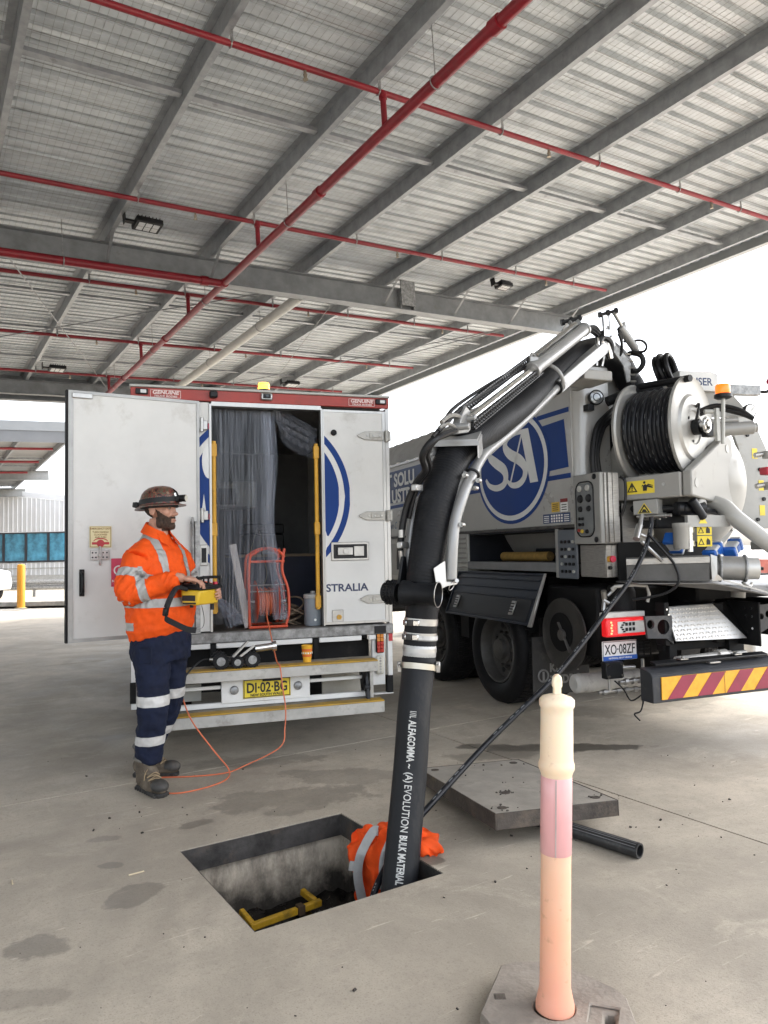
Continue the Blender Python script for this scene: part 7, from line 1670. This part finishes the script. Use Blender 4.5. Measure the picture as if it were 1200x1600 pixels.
# ---- boots
BOOT = mat('boot_leather', (.105, .080, .055), .75, var=.28, scale=14, dirt=((.19, .165, .13), .4, 7), bump=.35, bscale=90); SOLE = mat('boot_sole', (.026, .024, .022), .7, var=.3, scale=20, dirt=((.10, .09, .075), .35, 10)); TOEC = mat('boot_toe', (.045, .042, .038), .6, var=.25, dirt=((.14, .12, .10), .35, 9))
def boot(heel, ang):
    h = Vector((heel[0], heel[1], 0)); a = radians(ang); R_ = Euler((0, 0, a)).to_matrix()
    P = lambda x, y, z: h+R_ @ Vector((x, y, z))
    b_ = MB()
    for (x, y, z, r) in ((.048, 0, .070, (.060, .049, .060)), (.11, 0, .075, (.070, .046, .050)), (.18, .004, .060, (.070, .050, .040)), (.235, .004, .056, (.060, .050, .036))): b_.ball(P(x, y, z), r, 18, 12, R_)
    b_.ball(P(.148, .002, .040), (.153, .051, .034), 22, 12, R_)
    b_.rings([(P(.065, 0, .06), .056), (P(.060, 0, .14), .058), (P(.058, 0, .20), .060)], 20); b_.tube([P(.085, 0, .16), P(.15, 0, .10)], [.048, .045], 16)
    me = to_mesh_with(b_, .006, 4); cloth(me, .003, 22, 1.); bt = finish('boot', me, BOOT, person)
    s = MB(); out = [(-.008, -.030), (.0, -.042), (.05, -.046), (.12, -.043), (.19, -.052), (.25, -.050), (.29, -.030), (.302, .004), (.29, .035), (.25, .052), (.19, .052), (.12, .043), (.05, .046), (.0, .042), (-.008, .030)]
    s.prism([P(.147+(x-.147)*.985, y*.96, .0) for x, y in out], (0, 0, .026)); s.build('sole', SOLE, bt, bevel=.005)
    s = MB()
    for k in range(9):
        for sy in (-1, 1): s.box(P(.02+k*.031, sy*.043, .012), (.014, .012, .018), (0, 0, ang))
    s.build('sole_lugs', SOLE, bt)
    t = MB(); t.ball(P(.240, .004, .060), (.068, .0525, .040), 20, 12, R_); t.build('toe_cap', TOEC, bt)
    t = MB(); t.bar(P(.125, 0, .145), P(.10, 0, .235), .075, .014, R_ @ Vector((1, 0, 0))); t.build('tongue', mat('boot_tongue', (.16, .15, .13), .8, var=.2), bt, bevel=.006)
    t = MB(); t.torus(P(.058, 0, .195), (.15, 0, 1), .060, .012, 24, 8); t.build('boot_collar', mat('boot_tongue', (.16, .15, .13)), bt)
    l = MB()
    for k in range(5):
        x, z = .115+k*.018, .165-k*.016; l.tube(spline([P(x, -.042, z-.012), P(x+.012, 0, z+.012), P(x, .042, z-.012)], 4), .0035, 5); l.tube(spline([P(x, -.042, z-.012), P(x+.024, 0, z+.002), P(x+.015, .042, z-.024)], 4), .0035, 5)
    l.tube(spline([P(.14, -.02, .15), P(.17, -.055, .13), P(.165, -.06, .09)], 4), .003, 5); l.build('laces', mat('lace_tan', (.30, .22, .13), .8), bt)
boot((-.075, -.105), -24); boot((-.285, .085), 20)
# ---- helmet with head torch
CAMO = bpy.data.materials.new('helmet_camouflage'); CAMO.use_nodes = True
N = CAMO.node_tree.nodes; L = CAMO.node_tree.links; b_ = N['Principled BSDF']; tc = N.new('ShaderNodeTexCoord')
nz = N.new('ShaderNodeTexNoise'); nz.inputs['Scale'].default_value = 34; nz.inputs['Detail'].default_value = 6; nz.inputs['Distortion'].default_value = .3
rp = N.new('ShaderNodeValToRGB'); rp.color_ramp.interpolation = 'CONSTANT'
for pos, c in ((.0, (.02, .018, .016)), (.40, (.16, .025, .02)), (.47, (.10, .085, .055)), (.53, (.035, .03, .025)), (.57, (.26, .10, .06)), (.63, (.20, .17, .13))):
    e = rp.color_ramp.elements.new(pos) if pos else rp.color_ramp.elements[0]; e.position = pos; e.color = (*c, 1)
rp.color_ramp.elements[-1].position = max(rp.color_ramp.elements[-1].position, .63)
L.new(tc.outputs['Object'], nz.inputs['Vector']); L.new(nz.outputs[0], rp.inputs[0]); L.new(rp.outputs[0], b_.inputs['Base Color']); b_.inputs['Roughness'].default_value = .32
_hd0 = hd_
hd_ = lambda f, l, u: _hd0(f, l, u-.016)
hm = MB(); n = 40; rows = []
tilt = lambda f: .06*f
for (k, zz, ex) in ((1.0, 0, .0), (.995, .02, 0), (.97, .045, 0), (.90, .075, 0), (.76, .10, 0), (.55, .118, 0), (.28, .127, 0), (.02, .130, 0)):
    rows.append([hm.b.verts.new(hd_(-.006+.132*k*cos(2*pi*i/n), .108*k*sin(2*pi*i/n), .050+zz+tilt(.132*k*cos(2*pi*i/n)))) for i in range(n)])
brim = [hm.b.verts.new(hd_(-.006+(.162+.022*max(0, cos(2*pi*i/n))**3)*cos(2*pi*i/n), .136*sin(2*pi*i/n), .036+tilt(.15*cos(2*pi*i/n))-.012*max(0, -cos(2*pi*i/n)))) for i in range(n)]
brim2 = [hm.b.verts.new(v.co+Vector((0, 0, -.005))) for v in brim]; inn = [hm.b.verts.new(hd_(-.006+.122*cos(2*pi*i/n), .098*sin(2*pi*i/n), .040+tilt(.12*cos(2*pi*i/n)))) for i in range(n)]
for A, B in [(brim2, brim), (brim, rows[0])]+list(zip(rows, rows[1:]))+[(inn, brim2)]:
    for i in range(n): hm.b.faces.new((A[i], A[(i+1) % n], B[(i+1) % n], B[i]))
hm.b.faces.new(rows[-1]); hm.b.faces.new(inn[::-1])
helmet = hm.build('helmet', CAMO, person, smooth=50)
m = MB(); q_ = [[hd_(-.006+r_*cos(2*pi*i/40), (r_-.025)*sin(2*pi*i/40), z_+.09*(.135*cos(2*pi*i/40))) for i in range(41)] for r_, z_ in ((.1365, .056), (.1345, .086))]; m.strip(q_[0], q_[1], (0, 0, .003)); m.build('lamp_strap', PLASTIC, helmet)
m = MB(); m.tube(spline([hd_(.14, -.012, .095), hd_(.128, -.012, .125), hd_(.105, -.008, .147), hd_(.085, .0, .157)], 5), .005, 6); m.build('lamp_wire', PLASTIC, helmet)
m = MB(); m.cyl(hd_(.128, .0, .090), hd_(.186, 0, .088), .020, .024, n=16); m.box(hd_(.13, 0, .085), (.03, .06, .04), (0, 0, 9)); lt = m.build('head_torch', PLASTIC, helmet, bevel=.004); MB().cyl(hd_(.1861, 0, .088), hd_(.188, 0, .088), .019, n=16).build('torch_lens', mat('lamp_clear', (.62, .60, .52)), lt)
m = MB(); m.box(hd_(-.158, 0, .050), (.045, .085, .035), (0, 8, 9)); m.cyl(hd_(-.15, -.05, .05), hd_(-.15, .05, .05), .02, n=12); m.build('battery_pack', PLASTIC, helmet, bevel=.005)
m = MB(); m.box(hd_(.125, -.022, .112), (.012, .014, .026), (0, -20, 9)); m.build('torch_clip', CHROME, helmet)
MB().tube([hd_(-.006+.118*cos(2*pi*i/30), .094*sin(2*pi*i/30), .030+tilt(.12*cos(2*pi*i/30))) for i in range(30)], .010, 7, closed=True).build('sweat_band', PRINT_BLACK, helmet)

hd_ = _hd0
# ================================================================== REMOTE CONTROL in his hands
ctl = thing('remote_control', 'black and yellow remote control box with a carry strap in the worker\u2019s hands', 'remote control')
ctl['label'] = 'black and yellow remote control box with a dangling strap, held by the worker'
ctl.matrix_world = Matrix.Translation(PO) @ Euler((0, 0, radians(PR))).to_matrix().to_4x4() @ Matrix.Translation((.275, .045, 1.235))
CY = mat('remote_yellow', (.72, .47, .03), .4, var=.06, dirt=((.3, .22, .06), .2, 14))
m = MB(); m.prism([(-.055, -.115, -.075), (.06, -.115, -.085), (.085, -.115, .01), (-.065, -.115, .02)], (0, .23, 0)); cb_ = m.build('case', CY, ctl, bevel=.012, seg=2)
m = MB(); m.prism([(-.075, -.125, .021), (.095, -.125, .011), (.09, -.125, .040), (-.07, -.125, .055)], (0, .25, 0)); tp = m.build('top_panel', PLASTIC, ctl, bevel=.008, seg=2)
for (x, y) in ((-.02, -.07), (-.02, .0), (-.02, .07), (.045, -.05), (.045, .03)):
    m = MB(); m.lathe((x, y, .047-.06*(x+.07)*.5), (0, 0, 1), [(.016, -.01), (.014, .008), (.006, .012), (.006, .032), (.010, .038), (.007, .05), (0, .052)], 12); m.build('joystick', PLASTIC, tp)
MB().cyl((.06, .085, .03), (.06, .085, .058), .015, n=14).build('stop_button', mat('stop_red', (.55, .02, .06)), tp)
m = MB(); m.tube(spline([(.07, -.118, .03), (.075, -.122, .065), (.07, -.11, .085), (.065, 0, .09), (.07, .11, .085), (.075, .122, .065), (.07, .118, .03)], 5), .010, 8); m.tube(spline([(-.03, -.118, .03), (-.035, -.12, .06), (.065, -.115, .082)], 4), .007, 7); m.build('guard_hoop', PLASTIC, ctl)
m = MB(); m.b2(-.05, .05, -.119, -.1155, -.055, -.020); m.b2(-.045, .055, -.119, -.1155, -.075, -.065); m.build('side_label', PRINT_BLACK, cb_, bevel=.002)
m = MB(); m.b2(-.066, -.0605, -.07, .07, -.05, -.01); m.build('front_label', mat('label_grey', (.35, .33, .25), .5), cb_)
m = MB(); m.cyl((.03, .09, -.084), (.03, .09, -.125), .013, n=12); m.cyl((-.02, -.06, -.08), (-.02, -.06, -.10), .012, n=10); m.build('cable_gland', BLACKP, ctl)
STRAP = mat('strap_webbing', (.014, .014, .016), .85, var=.2, scale=60, bump=.3, bscale=300)
def strap(P, w, t, name, wdir):
    P = spline(P, 7); A = [p-V3(wdir)*w/2 for p in P]; B = [p+V3(wdir)*w/2 for p in P]
    return MB().strip(A, B, (t, -t*.4, 0)).build(name, STRAP, ctl, smooth=60)
m = MB(); m.tube(spline([(.0, -.14, .02), (-.01, -.21, .035), (-.01, -.25, .012), (-.025, -.275, -.04), (-.038, -.285, -.085)], 6), [.018, .034, .044, .040, .020], 12, flat=.75); m.build('shoulder_pad', STRAP, ctl)
m = MB(); m.box((-.044, -.286, -.11), (.03, .03, .05), (0, 10, 0)); m.build('buckle', PLASTIC, ctl, bevel=.005)
strap([(-.046, -.286, -.12), (-.045, -.285, -.15), (.0, -.25, -.185), (.05, -.20, -.222), (.085, -.16, -.232)], .036, .003, 'strap_web', (.25, .0, 1))
strap([(.085, -.16, -.232), (.10, -.11, -.215), (.095, -.09, -.16), (.07, -.08, -.085)], .036, .003, 'strap_web', (.6, -.75, .1))
m = MB(); m.tube(spline([(-.055, .04, .05), (-.09, .0, .075), (-.10, -.06, .07), (-.06, -.10, .045)], 6), [.014, .024, .026, .014], 10); m.build('pad', STRAP, ctl)

# ================================================================== DELINEATOR POST in the foreground
dl = thing('delineator_post', 'faded cream and pink plastic delineator post on a dusty rubber base, in the foreground', 'bollard', (.4917, 2.355, 0))
FADE = bpy.data.materials.new('faded_plastic'); FADE.use_nodes = True
N = FADE.node_tree.nodes; L = FADE.node_tree.links; b_ = N['Principled BSDF']; tc = N.new('ShaderNodeTexCoord'); sx = N.new('ShaderNodeSeparateXYZ'); L.new(tc.outputs['Object'], sx.inputs[0])
nz = N.new('ShaderNodeTexNoise'); nz.inputs['Scale'].default_value = 9; nz.inputs['Detail'].default_value = 6; L.new(tc.outputs['Object'], nz.inputs['Vector'])
ad = N.new('ShaderNodeMath'); ad.operation = 'MULTIPLY_ADD'; ad.inputs[1].default_value = .16; L.new(nz.outputs[0], ad.inputs[0]); L.new(sx.outputs['Z'], ad.inputs[2])
mr = N.new('ShaderNodeMapRange'); mr.inputs['From Min'].default_value = .06; mr.inputs['From Max'].default_value = 1.12; L.new(ad.outputs[0], mr.inputs[0])
rp = N.new('ShaderNodeValToRGB')      # the dye has bleached out towards the top
for i, (pos, c) in enumerate(((.0, (.82, .36, .25)), (.30, (.85, .45, .29)), (.48, (.87, .54, .37)), (.66, (.86, .55, .39)), (.74, (.86, .66, .46)), (1., (.86, .72, .54)))):
    e = rp.color_ramp.elements[i] if i < 1 else (rp.color_ramp.elements.new(pos) if i < 5 else rp.color_ramp.elements[-1]); e.position = pos; e.color = (*c, 1)
L.new(mr.outputs[0], rp.inputs[0])
n2 = N.new('ShaderNodeTexNoise'); n2.inputs['Scale'].default_value = 34; n2.inputs['Detail'].default_value = 5; L.new(tc.outputs['Object'], n2.inputs['Vector'])
m2 = N.new('ShaderNodeMapRange'); m2.inputs['From Min'].default_value = .63; m2.inputs['From Max'].default_value = .74; m2.inputs['To Max'].default_value = .4; L.new(n2.outputs[0], m2.inputs[0])
mx = N.new('ShaderNodeMix'); mx.data_type = 'RGBA'; L.new(m2.outputs[0], mx.inputs['Factor']); L.new(rp.outputs[0], mx.inputs['A']); mx.inputs['B'].default_value = (.45, .24, .13, 1)
L.new(mx.outputs['Result'], b_.inputs['Base Color']); b_.inputs['Roughness'].default_value = .48
b_.inputs['Subsurface Weight'].default_value = .35; b_.inputs['Subsurface Radius'].default_value = (.06, .035, .02); b_.inputs['Subsurface Scale'].default_value = .5
MB().lathe((0, 0, 0), (0, 0, 1), [(.0585, .058), (.0585, .075), (.054, .095), (.0475, .125), (.0465, .30), (.0465, .52), (.0475, .525), (.0475, .765), (.0505, .774), (.0555, .785), (.0555, .798), (.0520, .808), (.0510, .816), (.0500, .95), (.0500, .970), (.0540, .976), (.0550, .986), (.0540, .996), (.046, 1.004), (.028, 1.010), (.014, 1.013)], 40).build('post', FADE, dl, smooth=60)
m = MB(); m.prism([(-.013, -.010, 1.002), (.013, -.010, 1.002), (.012, -.010, 1.032), (.0155, -.010, 1.038), (.0155, -.010, 1.052), (.013, -.010, 1.066), (.006, -.010, 1.074), (-.006, -.010, 1.074), (-.013, -.010, 1.066), (-.0155, -.010, 1.052), (-.0155, -.010, 1.038), (-.012, -.010, 1.032)], (0, .020, 0)); m.build('pull_tab', FADE, dl, bevel=.005, seg=2)
PINK = mat('faded_reflective_pink', (.78, .40, .39), .32, var=.10, scale=5, coat=.4, dirt=((.62, .50, .47), .35, 6), stretch=(1, 1, .15))
MB().lathe((0, 0, 0), (0, 0, 1), [(.0478, .528), (.0485, .529), (.0485, .761), (.0478, .762)], 40).build('reflective_sleeve', PINK, dl)
m = MB(); m.bar((-.012, -.0486, .53), (-.012, -.0486, .76), .004, .0015, (0, 1, 0)); m.build('sleeve_seam', mat('seam_grey', (.42, .34, .31), .5), dl)
BASEM = mat('dusty_rubber_base', (.30, .262, .22), .85, var=.18, scale=7, dirt=((.36, .32, .27), .45, 5), bump=.4, bscale=60)
hx, hy = .4917, 2.355
out = [(.262, 2.335), (.366, 2.595), (.415, 2.615), (.56, 2.610), (.715, 2.44), (.728, 2.40), (.715, 2.26), (.66, 2.12), (.60, 2.09), (.40, 2.10), (.34, 2.13)]
def base_plate(P, holes, z0, z1, name, parent, mt, bevel=0):
    bm = bmesh.new(); E_ = []
    def loop(Lp):
        v = [bm.verts.new((x, y, z1)) for x, y in Lp]
        for i in range(len(v)): E_.append(bm.edges.new((v[i], v[(i+1) % len(v)])))
    loop(P)
    for h in holes: loop(h)
    bmesh.ops.triangle_fill(bm, use_beauty=True, use_dissolve=False, edges=E_)
    ret = bmesh.ops.extrude_face_region(bm, geom=bm.faces[:]); bmesh.ops.translate(bm, vec=(0, 0, z0-z1), verts=[g for g in ret['geom'] if isinstance(g, bmesh.types.BMVert)])
    mb = MB(); mb.b.free(); mb.b = bm; return mb.build(name, mt, parent, bevel=bevel, smooth=30)
loc = lambda P: [(x-hx, y-hy) for x, y in P]
for c_ in list(dl.children): c_.rotation_euler = (0, radians(2.2), 0)
hole_q = [(.575, 2.285), (.655, 2.262), (.688, 2.345), (.608, 2.372)]
slot_q = [(.625, 2.287), (.655, 2.278), (.676, 2.332), (.644, 2.343)]
circ = [(.0635*cos(2*pi*i/28), .0635*sin(2*pi*i/28)) for i in range(28)]
bp1 = base_plate(loc(out), [circ, loc(hole_q)], .052, .062, 'base_top', dl, BASEM, .004)
bp2 = base_plate([(x*1.012, y*1.012) for x, y in loc(out)], [[(a*.98, b*.98) for a, b in circ], loc(slot_q)], .0, .0515, 'base', dl, BASEM, .008)
m = MB(); m.b2(-.175, -.140, .045, .075, .0622, .0632)
for k in range(3): m.b2(-.170+.011*k, -.164+.011*k, .049, .071, .0633, .0645)
m.build('cast_mark', mat('cast_mark_dark', (.13, .11, .09), .8), bp1)
# ================================================================== PIT LID propped on a pipe
ld = thing('pit_cover', 'heavy concrete pit lid with a steel edge, lying tilted on a black pipe', 'lid')
ex = Vector((cos(.309), sin(.309), -.023)).normalized(); ey = Vector((-sin(.309), cos(.309), -.066)); ey = (ey-ex*ey.dot(ex)).normalized(); ez = ex.cross(ey)
Mx = Matrix.Identity(4)
for i in range(3): Mx[i][0] = ex[i]; Mx[i][1] = ey[i]; Mx[i][2] = ez[i]; Mx[i][3] = (.682, 4.33, .131)[i]
ld.matrix_world = Mx
LIDC = mat('lid_concrete', (.30, .275, .235), .8, var=.14, scale=5, dirt=((.17, .15, .125), .35, 4), bump=.35, bscale=70)
RUST = mat('lid_steel_edge', (.075, .062, .052), .7, metal=.3, var=.3, scale=9, dirt=((.19, .15, .11), .5, 6), bump=.35, bscale=60)
MB().b2(-.344, .344, -.54, .54, -.072, -.0005).build('concrete_fill', LIDC, ld)
m = MB(); m.b2(-.352, -.3445, -.548, .548, -.078, .0015); m.b2(.3445, .352, -.548, .548, -.078, .0015); m.b2(-.3444, .3444, -.548, -.5405, -.078, .001); m.b2(-.3444, .3444, .5405, .548, -.078, .001); m.build('steel_edge', RUST, ld, bevel=.002)
for (x, y) in ((-.27, -.46), (.27, -.46), (-.27, .46), (.27, .46), (-.12, -.2)):
    m = MB(); m.torus((x, y, .0), (0, 0, 1), .022, .004, 16, 5); m.cyl((x, y, -.0004), (x, y, .001), .02, n=14); m.build('lifting_socket', RUST, ld)
m = MB(); r_ = random.Random(9)
for k in range(46):
    cx, cy = ((-.12, -.2) if k < 16 else (-.28, -.46) if k < 28 else (.28, -.45) if k < 34 else (r_.uniform(-.3, .3), r_.uniform(-.5, .5)))
    s = r_.uniform(.003, .008); m.box((cx+r_.gauss(0, .03), cy+r_.gauss(0, .03), s*.4), (s*1.6, s, s), (r_.uniform(0, 90), r_.uniform(0, 90), r_.uniform(0, 180)))
o = m.build('grit', mat('grit_dark', (.10, .085, .07), .9, var=.4), ld, smooth=0); o['kind'] = 'stuff'
pp = thing('pipe', 'black plastic pipe on the floor under the pit lid', 'pipe', (1.173, 3.576, .036))
d = Vector((.45-1.173, 4.38-3.576, 0)).normalized(); u_ = Vector((0, 0, 0))
MB().lathe((0, 0, 0), d, [(.027, .06), (.027, .0), (.035, .0), (.036, .004), (.036, 1.08), (.027, 1.08)], 26).build('pipe_wall', mat('pipe_black', (.022, .022, .023), .36, var=.2, dirt=((.09, .085, .08), .3, 9)), pp)
m = MB()
for a in (.6, 1.0, 1.35): q = Vector((-.66*cos(a), -.6*cos(a), sin(a))).normalized(); q = (q-d*q.dot(d)).normalized(); m.bar(q*.036+d*.01, q*.036+d*1.07, .003, .0008, q)
m.build('pipe_stripe', mat('pipe_stripe_grey', (.2, .2, .2), .5), pp)
MB().lathe(d*.07, d, [(0, 0), (.0269, 0)], 20).build('pipe_bore', PRINT_BLACK, pp)
# ================================================================== HI-VIS VEST thrown over the pit corner
def st_w(x, y): return (x*_cs-y*_sn, x*_sn+y*_cs)
vest = thing('hi_vis_vest', 'orange hi-vis vest bundled over the pit edge behind the suction hose', 'vest', (-.02, 3.80, 0))
VO_ = Vector((-.02, 3.80, 0))
VORANGE = mat('vest_orange', (.80, .085, .012), .8, var=.12, scale=12, dirt=((.45, .09, .04), .25, 6), bump=.15, bscale=200, spec=.2)
def drape(rows, name, mt, sub=5, amp=.022, seed=0., off=0.):
    """cloth through a grid of points, with folds"""
    G = [spline(r, sub) for r in rows]; G = list(zip(*G)); G = [spline(list(c), sub) for c in G]
    m = MB(); V = []
    for i, c in enumerate(G):
        V.append([])
        for j, p in enumerate(c):
            q = p*11+Vector((seed, 0, 0)); q.z *= .45; w = -3.2*max(0, .34-abs(noise.noise(q)))+.9*noise.noise(q*2.4); p = p+Vector((noise.noise(q*1.7+Vector((7, 0, 0))), noise.noise(q*1.7+Vector((0, 5, 0))), noise.noise(q*1.7+Vector((0, 0, 9)))))*.036
            tt, uu = j/(len(c)-1), i/(len(G)-1); w += .9*sin(uu*15+2.2*tt)*(.35+.65*tt)
            V[-1].append(m.b.verts.new(p-VO_+Vector((-.2, -.85, .5)).normalized()*(amp*w+off)))
    for i in range(len(V)-1):
        for j in range(len(V[0])-1): m.b.faces.new((V[i][j], V[i+1][j], V[i+1][j+1], V[i][j+1]))
    o = m.build(name, mt, vest, smooth=80)
    s = o.modifiers.new('thick', 'SOLIDIFY'); s.thickness = .004; s.offset = -1
    return o
A = [[(2.10, 3.42, .02), (2.17, 3.30, .05), (2.21, 3.18, .055), (2.21, 3.05, .045), (2.17, 2.955, .008)],
     [(2.0, 3.44, .02), (2.06, 3.34, .06), (2.09, 3.2, .075), (2.115, 3.05, .065), (2.135, 2.94, .012)],
     [(1.92, 3.43, -.03), (1.97, 3.32, .025), (2.01, 3.22, .045), (2.075, 3.13, .05), (2.10, 2.955, .012)],
     [(1.905, 3.39, -.10), (1.935, 3.29, -.055), (1.96, 3.22, -.04), (2.0, 3.16, -.03), (2.045, 3.13, -.02)],
     [(1.915, 3.37, -.20), (1.945, 3.28, -.19), (1.96, 3.21, -.17), (2.0, 3.16, -.15), (2.04, 3.13, -.12)],
     [(1.94, 3.345, -.33), (1.945, 3.26, -.36), (1.97, 3.19, -.36), (2.01, 3.15, -.30), (2.04, 3.13, -.25)]]
A = [[(*st_w(x, y), z) for x, y, z in r] for r in A]
drape(A, 'vest_cloth', VORANGE, 8)
VT = mat('vest_tape', (.40, .40, .385), .5, metal=.15, var=.1, scale=18)
def tape(P, w, name='vest_tape'):
    P = [V3(p)-VO_+Vector((-.2, -.85, .5)).normalized()*.026 for p in spline(P, 8)]; P = [p+Vector((-.2, -.85, .5))*.006*noise.noise(p*20) for p in P]
    A_, B_ = [], []
    for i, p in enumerate(P):
        t = (P[min(i+1, len(P)-1)]-P[max(i-1, 0)]).normalized(); s_ = t.cross(Vector((-.2, -.85, .5))).normalized()*w/2; A_.append(p-s_); B_.append(p+s_)
    MB().strip(A_, B_, (-.001, -.002, .001)).build(name, VT, vest, smooth=80)
def sw(P): return [(*st_w(x, y), z) for x, y, z in P]
tape(sw([(2.01, 3.26, .055), (1.985, 3.27, .05), (1.935, 3.30, -.05), (1.92, 3.315, -.15), (1.93, 3.30, -.26), (1.95, 3.27, -.36)]), .046)
tape(sw([(1.905, 3.375, -.13), (1.915, 3.345, -.125), (1.925, 3.315, -.12)]), .045)
tape(sw([(2.02, 3.18, .03), (1.985, 3.19, -.06), (1.98, 3.19, -.2)]), .022)
# ================================================================== YELLOW LIFTING FRAME in the pit
yf = thing('step_frame', 'yellow painted steel U frame lying in the wet bottom of the pit', 'steel frame')
YD = mat('dirty_yellow', (.62, .36, .02), .5, var=.18, dirt=((.10, .08, .03), .38, 8))
yf.location = (*st_w(1.433, 3.55), -.40); yf.rotation_euler = (0, 0, radians(SITE+5))
MB().bar((.0, .0, .03), (.265, .0, .03),   .030, .036).build('rail', YD, yf, bevel=.005)
MB().bar((.305, .0, .03), (.41, .0, .03),   .030, .036).build('rail', YD, yf, bevel=.005)
MB().bar((.266, 0, .03), (.304, 0, .03), .046, .05).build('joint_sleeve', mat('rust_dark', (.07, .045, .025), .8, var=.3), yf, bevel=.004)
MB().bar((.018, .021, .03), (.018, .14, .05), .028, .036).build('leg', YD, yf, bevel=.005)
MB().bar((.39, .021, .03), (.375, .135, .05), .028, .036).build('leg', YD, yf, bevel=.005)
# ================================================================== LITTER AND GRIT
m = MB(); r_ = random.Random(11)
for k in range(190):
    if k < 150: x, y = r_.uniform(-2.6, 2.4), 1.7+3.9*r_.random()**1.3
    else: x, y = r_.gauss(1.0, .35), r_.gauss(4.15, .25)
    s, q = site(x, y)
    if PX0-.02 < s < PX1+.02 and PY0-.02 < q < PY1+.02: continue
    r = r_.choice((.002, .0025, .003, .003, .004, .005, .008)); m.box((x, y, r*.35), (r*1.7, r*1.1, r*.8), (r_.uniform(-30, 30), r_.uniform(-30, 30), r_.uniform(0, 180)))
o = m.build('grit', mat('grit_floor', (.06, .05, .042), .9, var=.5, scale=3), None, smooth=0); o['kind'] = 'stuff'
for (x, y, a, l, lb_) in ((-1.18, 3.52, 35, .07, 'thin pale straw on the concrete just left of the pit'), (-1.72, 3.45, -60, .045, 'short white plastic scrap on the floor at the left edge'), (-.12, 2.22, 60, .035, 'tiny pale stub on the floor at the bottom of the photo')):
    t = tag(MB().cyl((-l/2, 0, .004), (l/2, 0, .004), .0035, n=6).build('straw', mat('straw_pale', (.60, .50, .34), .7), None, loc=(x, y, 0), rotz=a), lb_, 'litter')
# ================================================================== BEYOND THE TRUCK, right edge
pb = thing('barrier', 'white plastic barrier block beyond the truck at the right edge', 'barrier', (4.9, 9.2, 0), 10)
m = MB(); m.prism([(-.6, -.25, 0), (-.6, .25, 0), (-.6, .22, .25), (-.6, .12, .40), (-.6, .10, .85), (-.6, -.10, .85), (-.6, -.12, .40), (-.6, -.22, .25)], (1.9, 0, 0)); m.build('block', mat('barrier_white', (.74, .74, .72), .5, var=.05, dirt=((.5, .48, .44), .2, 3)), pb, bevel=.03, seg=2)
for x in (-.2, .6): MB().b2(x, x+.1, -.16, -.12, .42, .80).build('recess_rib', mat('barrier_white', (.74, .74, .72)), pb, bevel=.02)
tl = thing('trailer', 'white flat trailer with a red crate far behind the truck', 'trailer', (6.6, 13.0, 0), 12)
MB().b2(-2.2, 1.6, -.9, .9, .42, .62).build('deck', mat('trailer_white', (.70, .70, .68), .5, dirt=((.4, .38, .34), .2, 3)), tl, bevel=.02)
MB().b2(-.2, 1.4, -.7, .7, .62, 1.20).build('crate', mat('crate_red', (.45, .13, .10), .6, var=.15), tl, bevel=.02)
m = MB(); m.prism([(-2.2, -.905, .62), (-1.1, -.905, .62), (-1.4, -.905, 1.02), (-1.8, -.905, 1.02)], (0, 1.8, 0)); m.build('ramp_frame', mat('trailer_white', (.70, .70, .68)), tl, bevel=.02)
for x in (-1.3, .7):
    for y in (-.95, .75): MB().lathe((x, y+.1, .32), (0, -1, 0), [(0, .02), (.17, .02), (.19, .08), (.29, .09), (.32, .05), (.32, -.05), (.29, -.09), (0, -.09)], 24).build('wheel', RUBBER, tl)
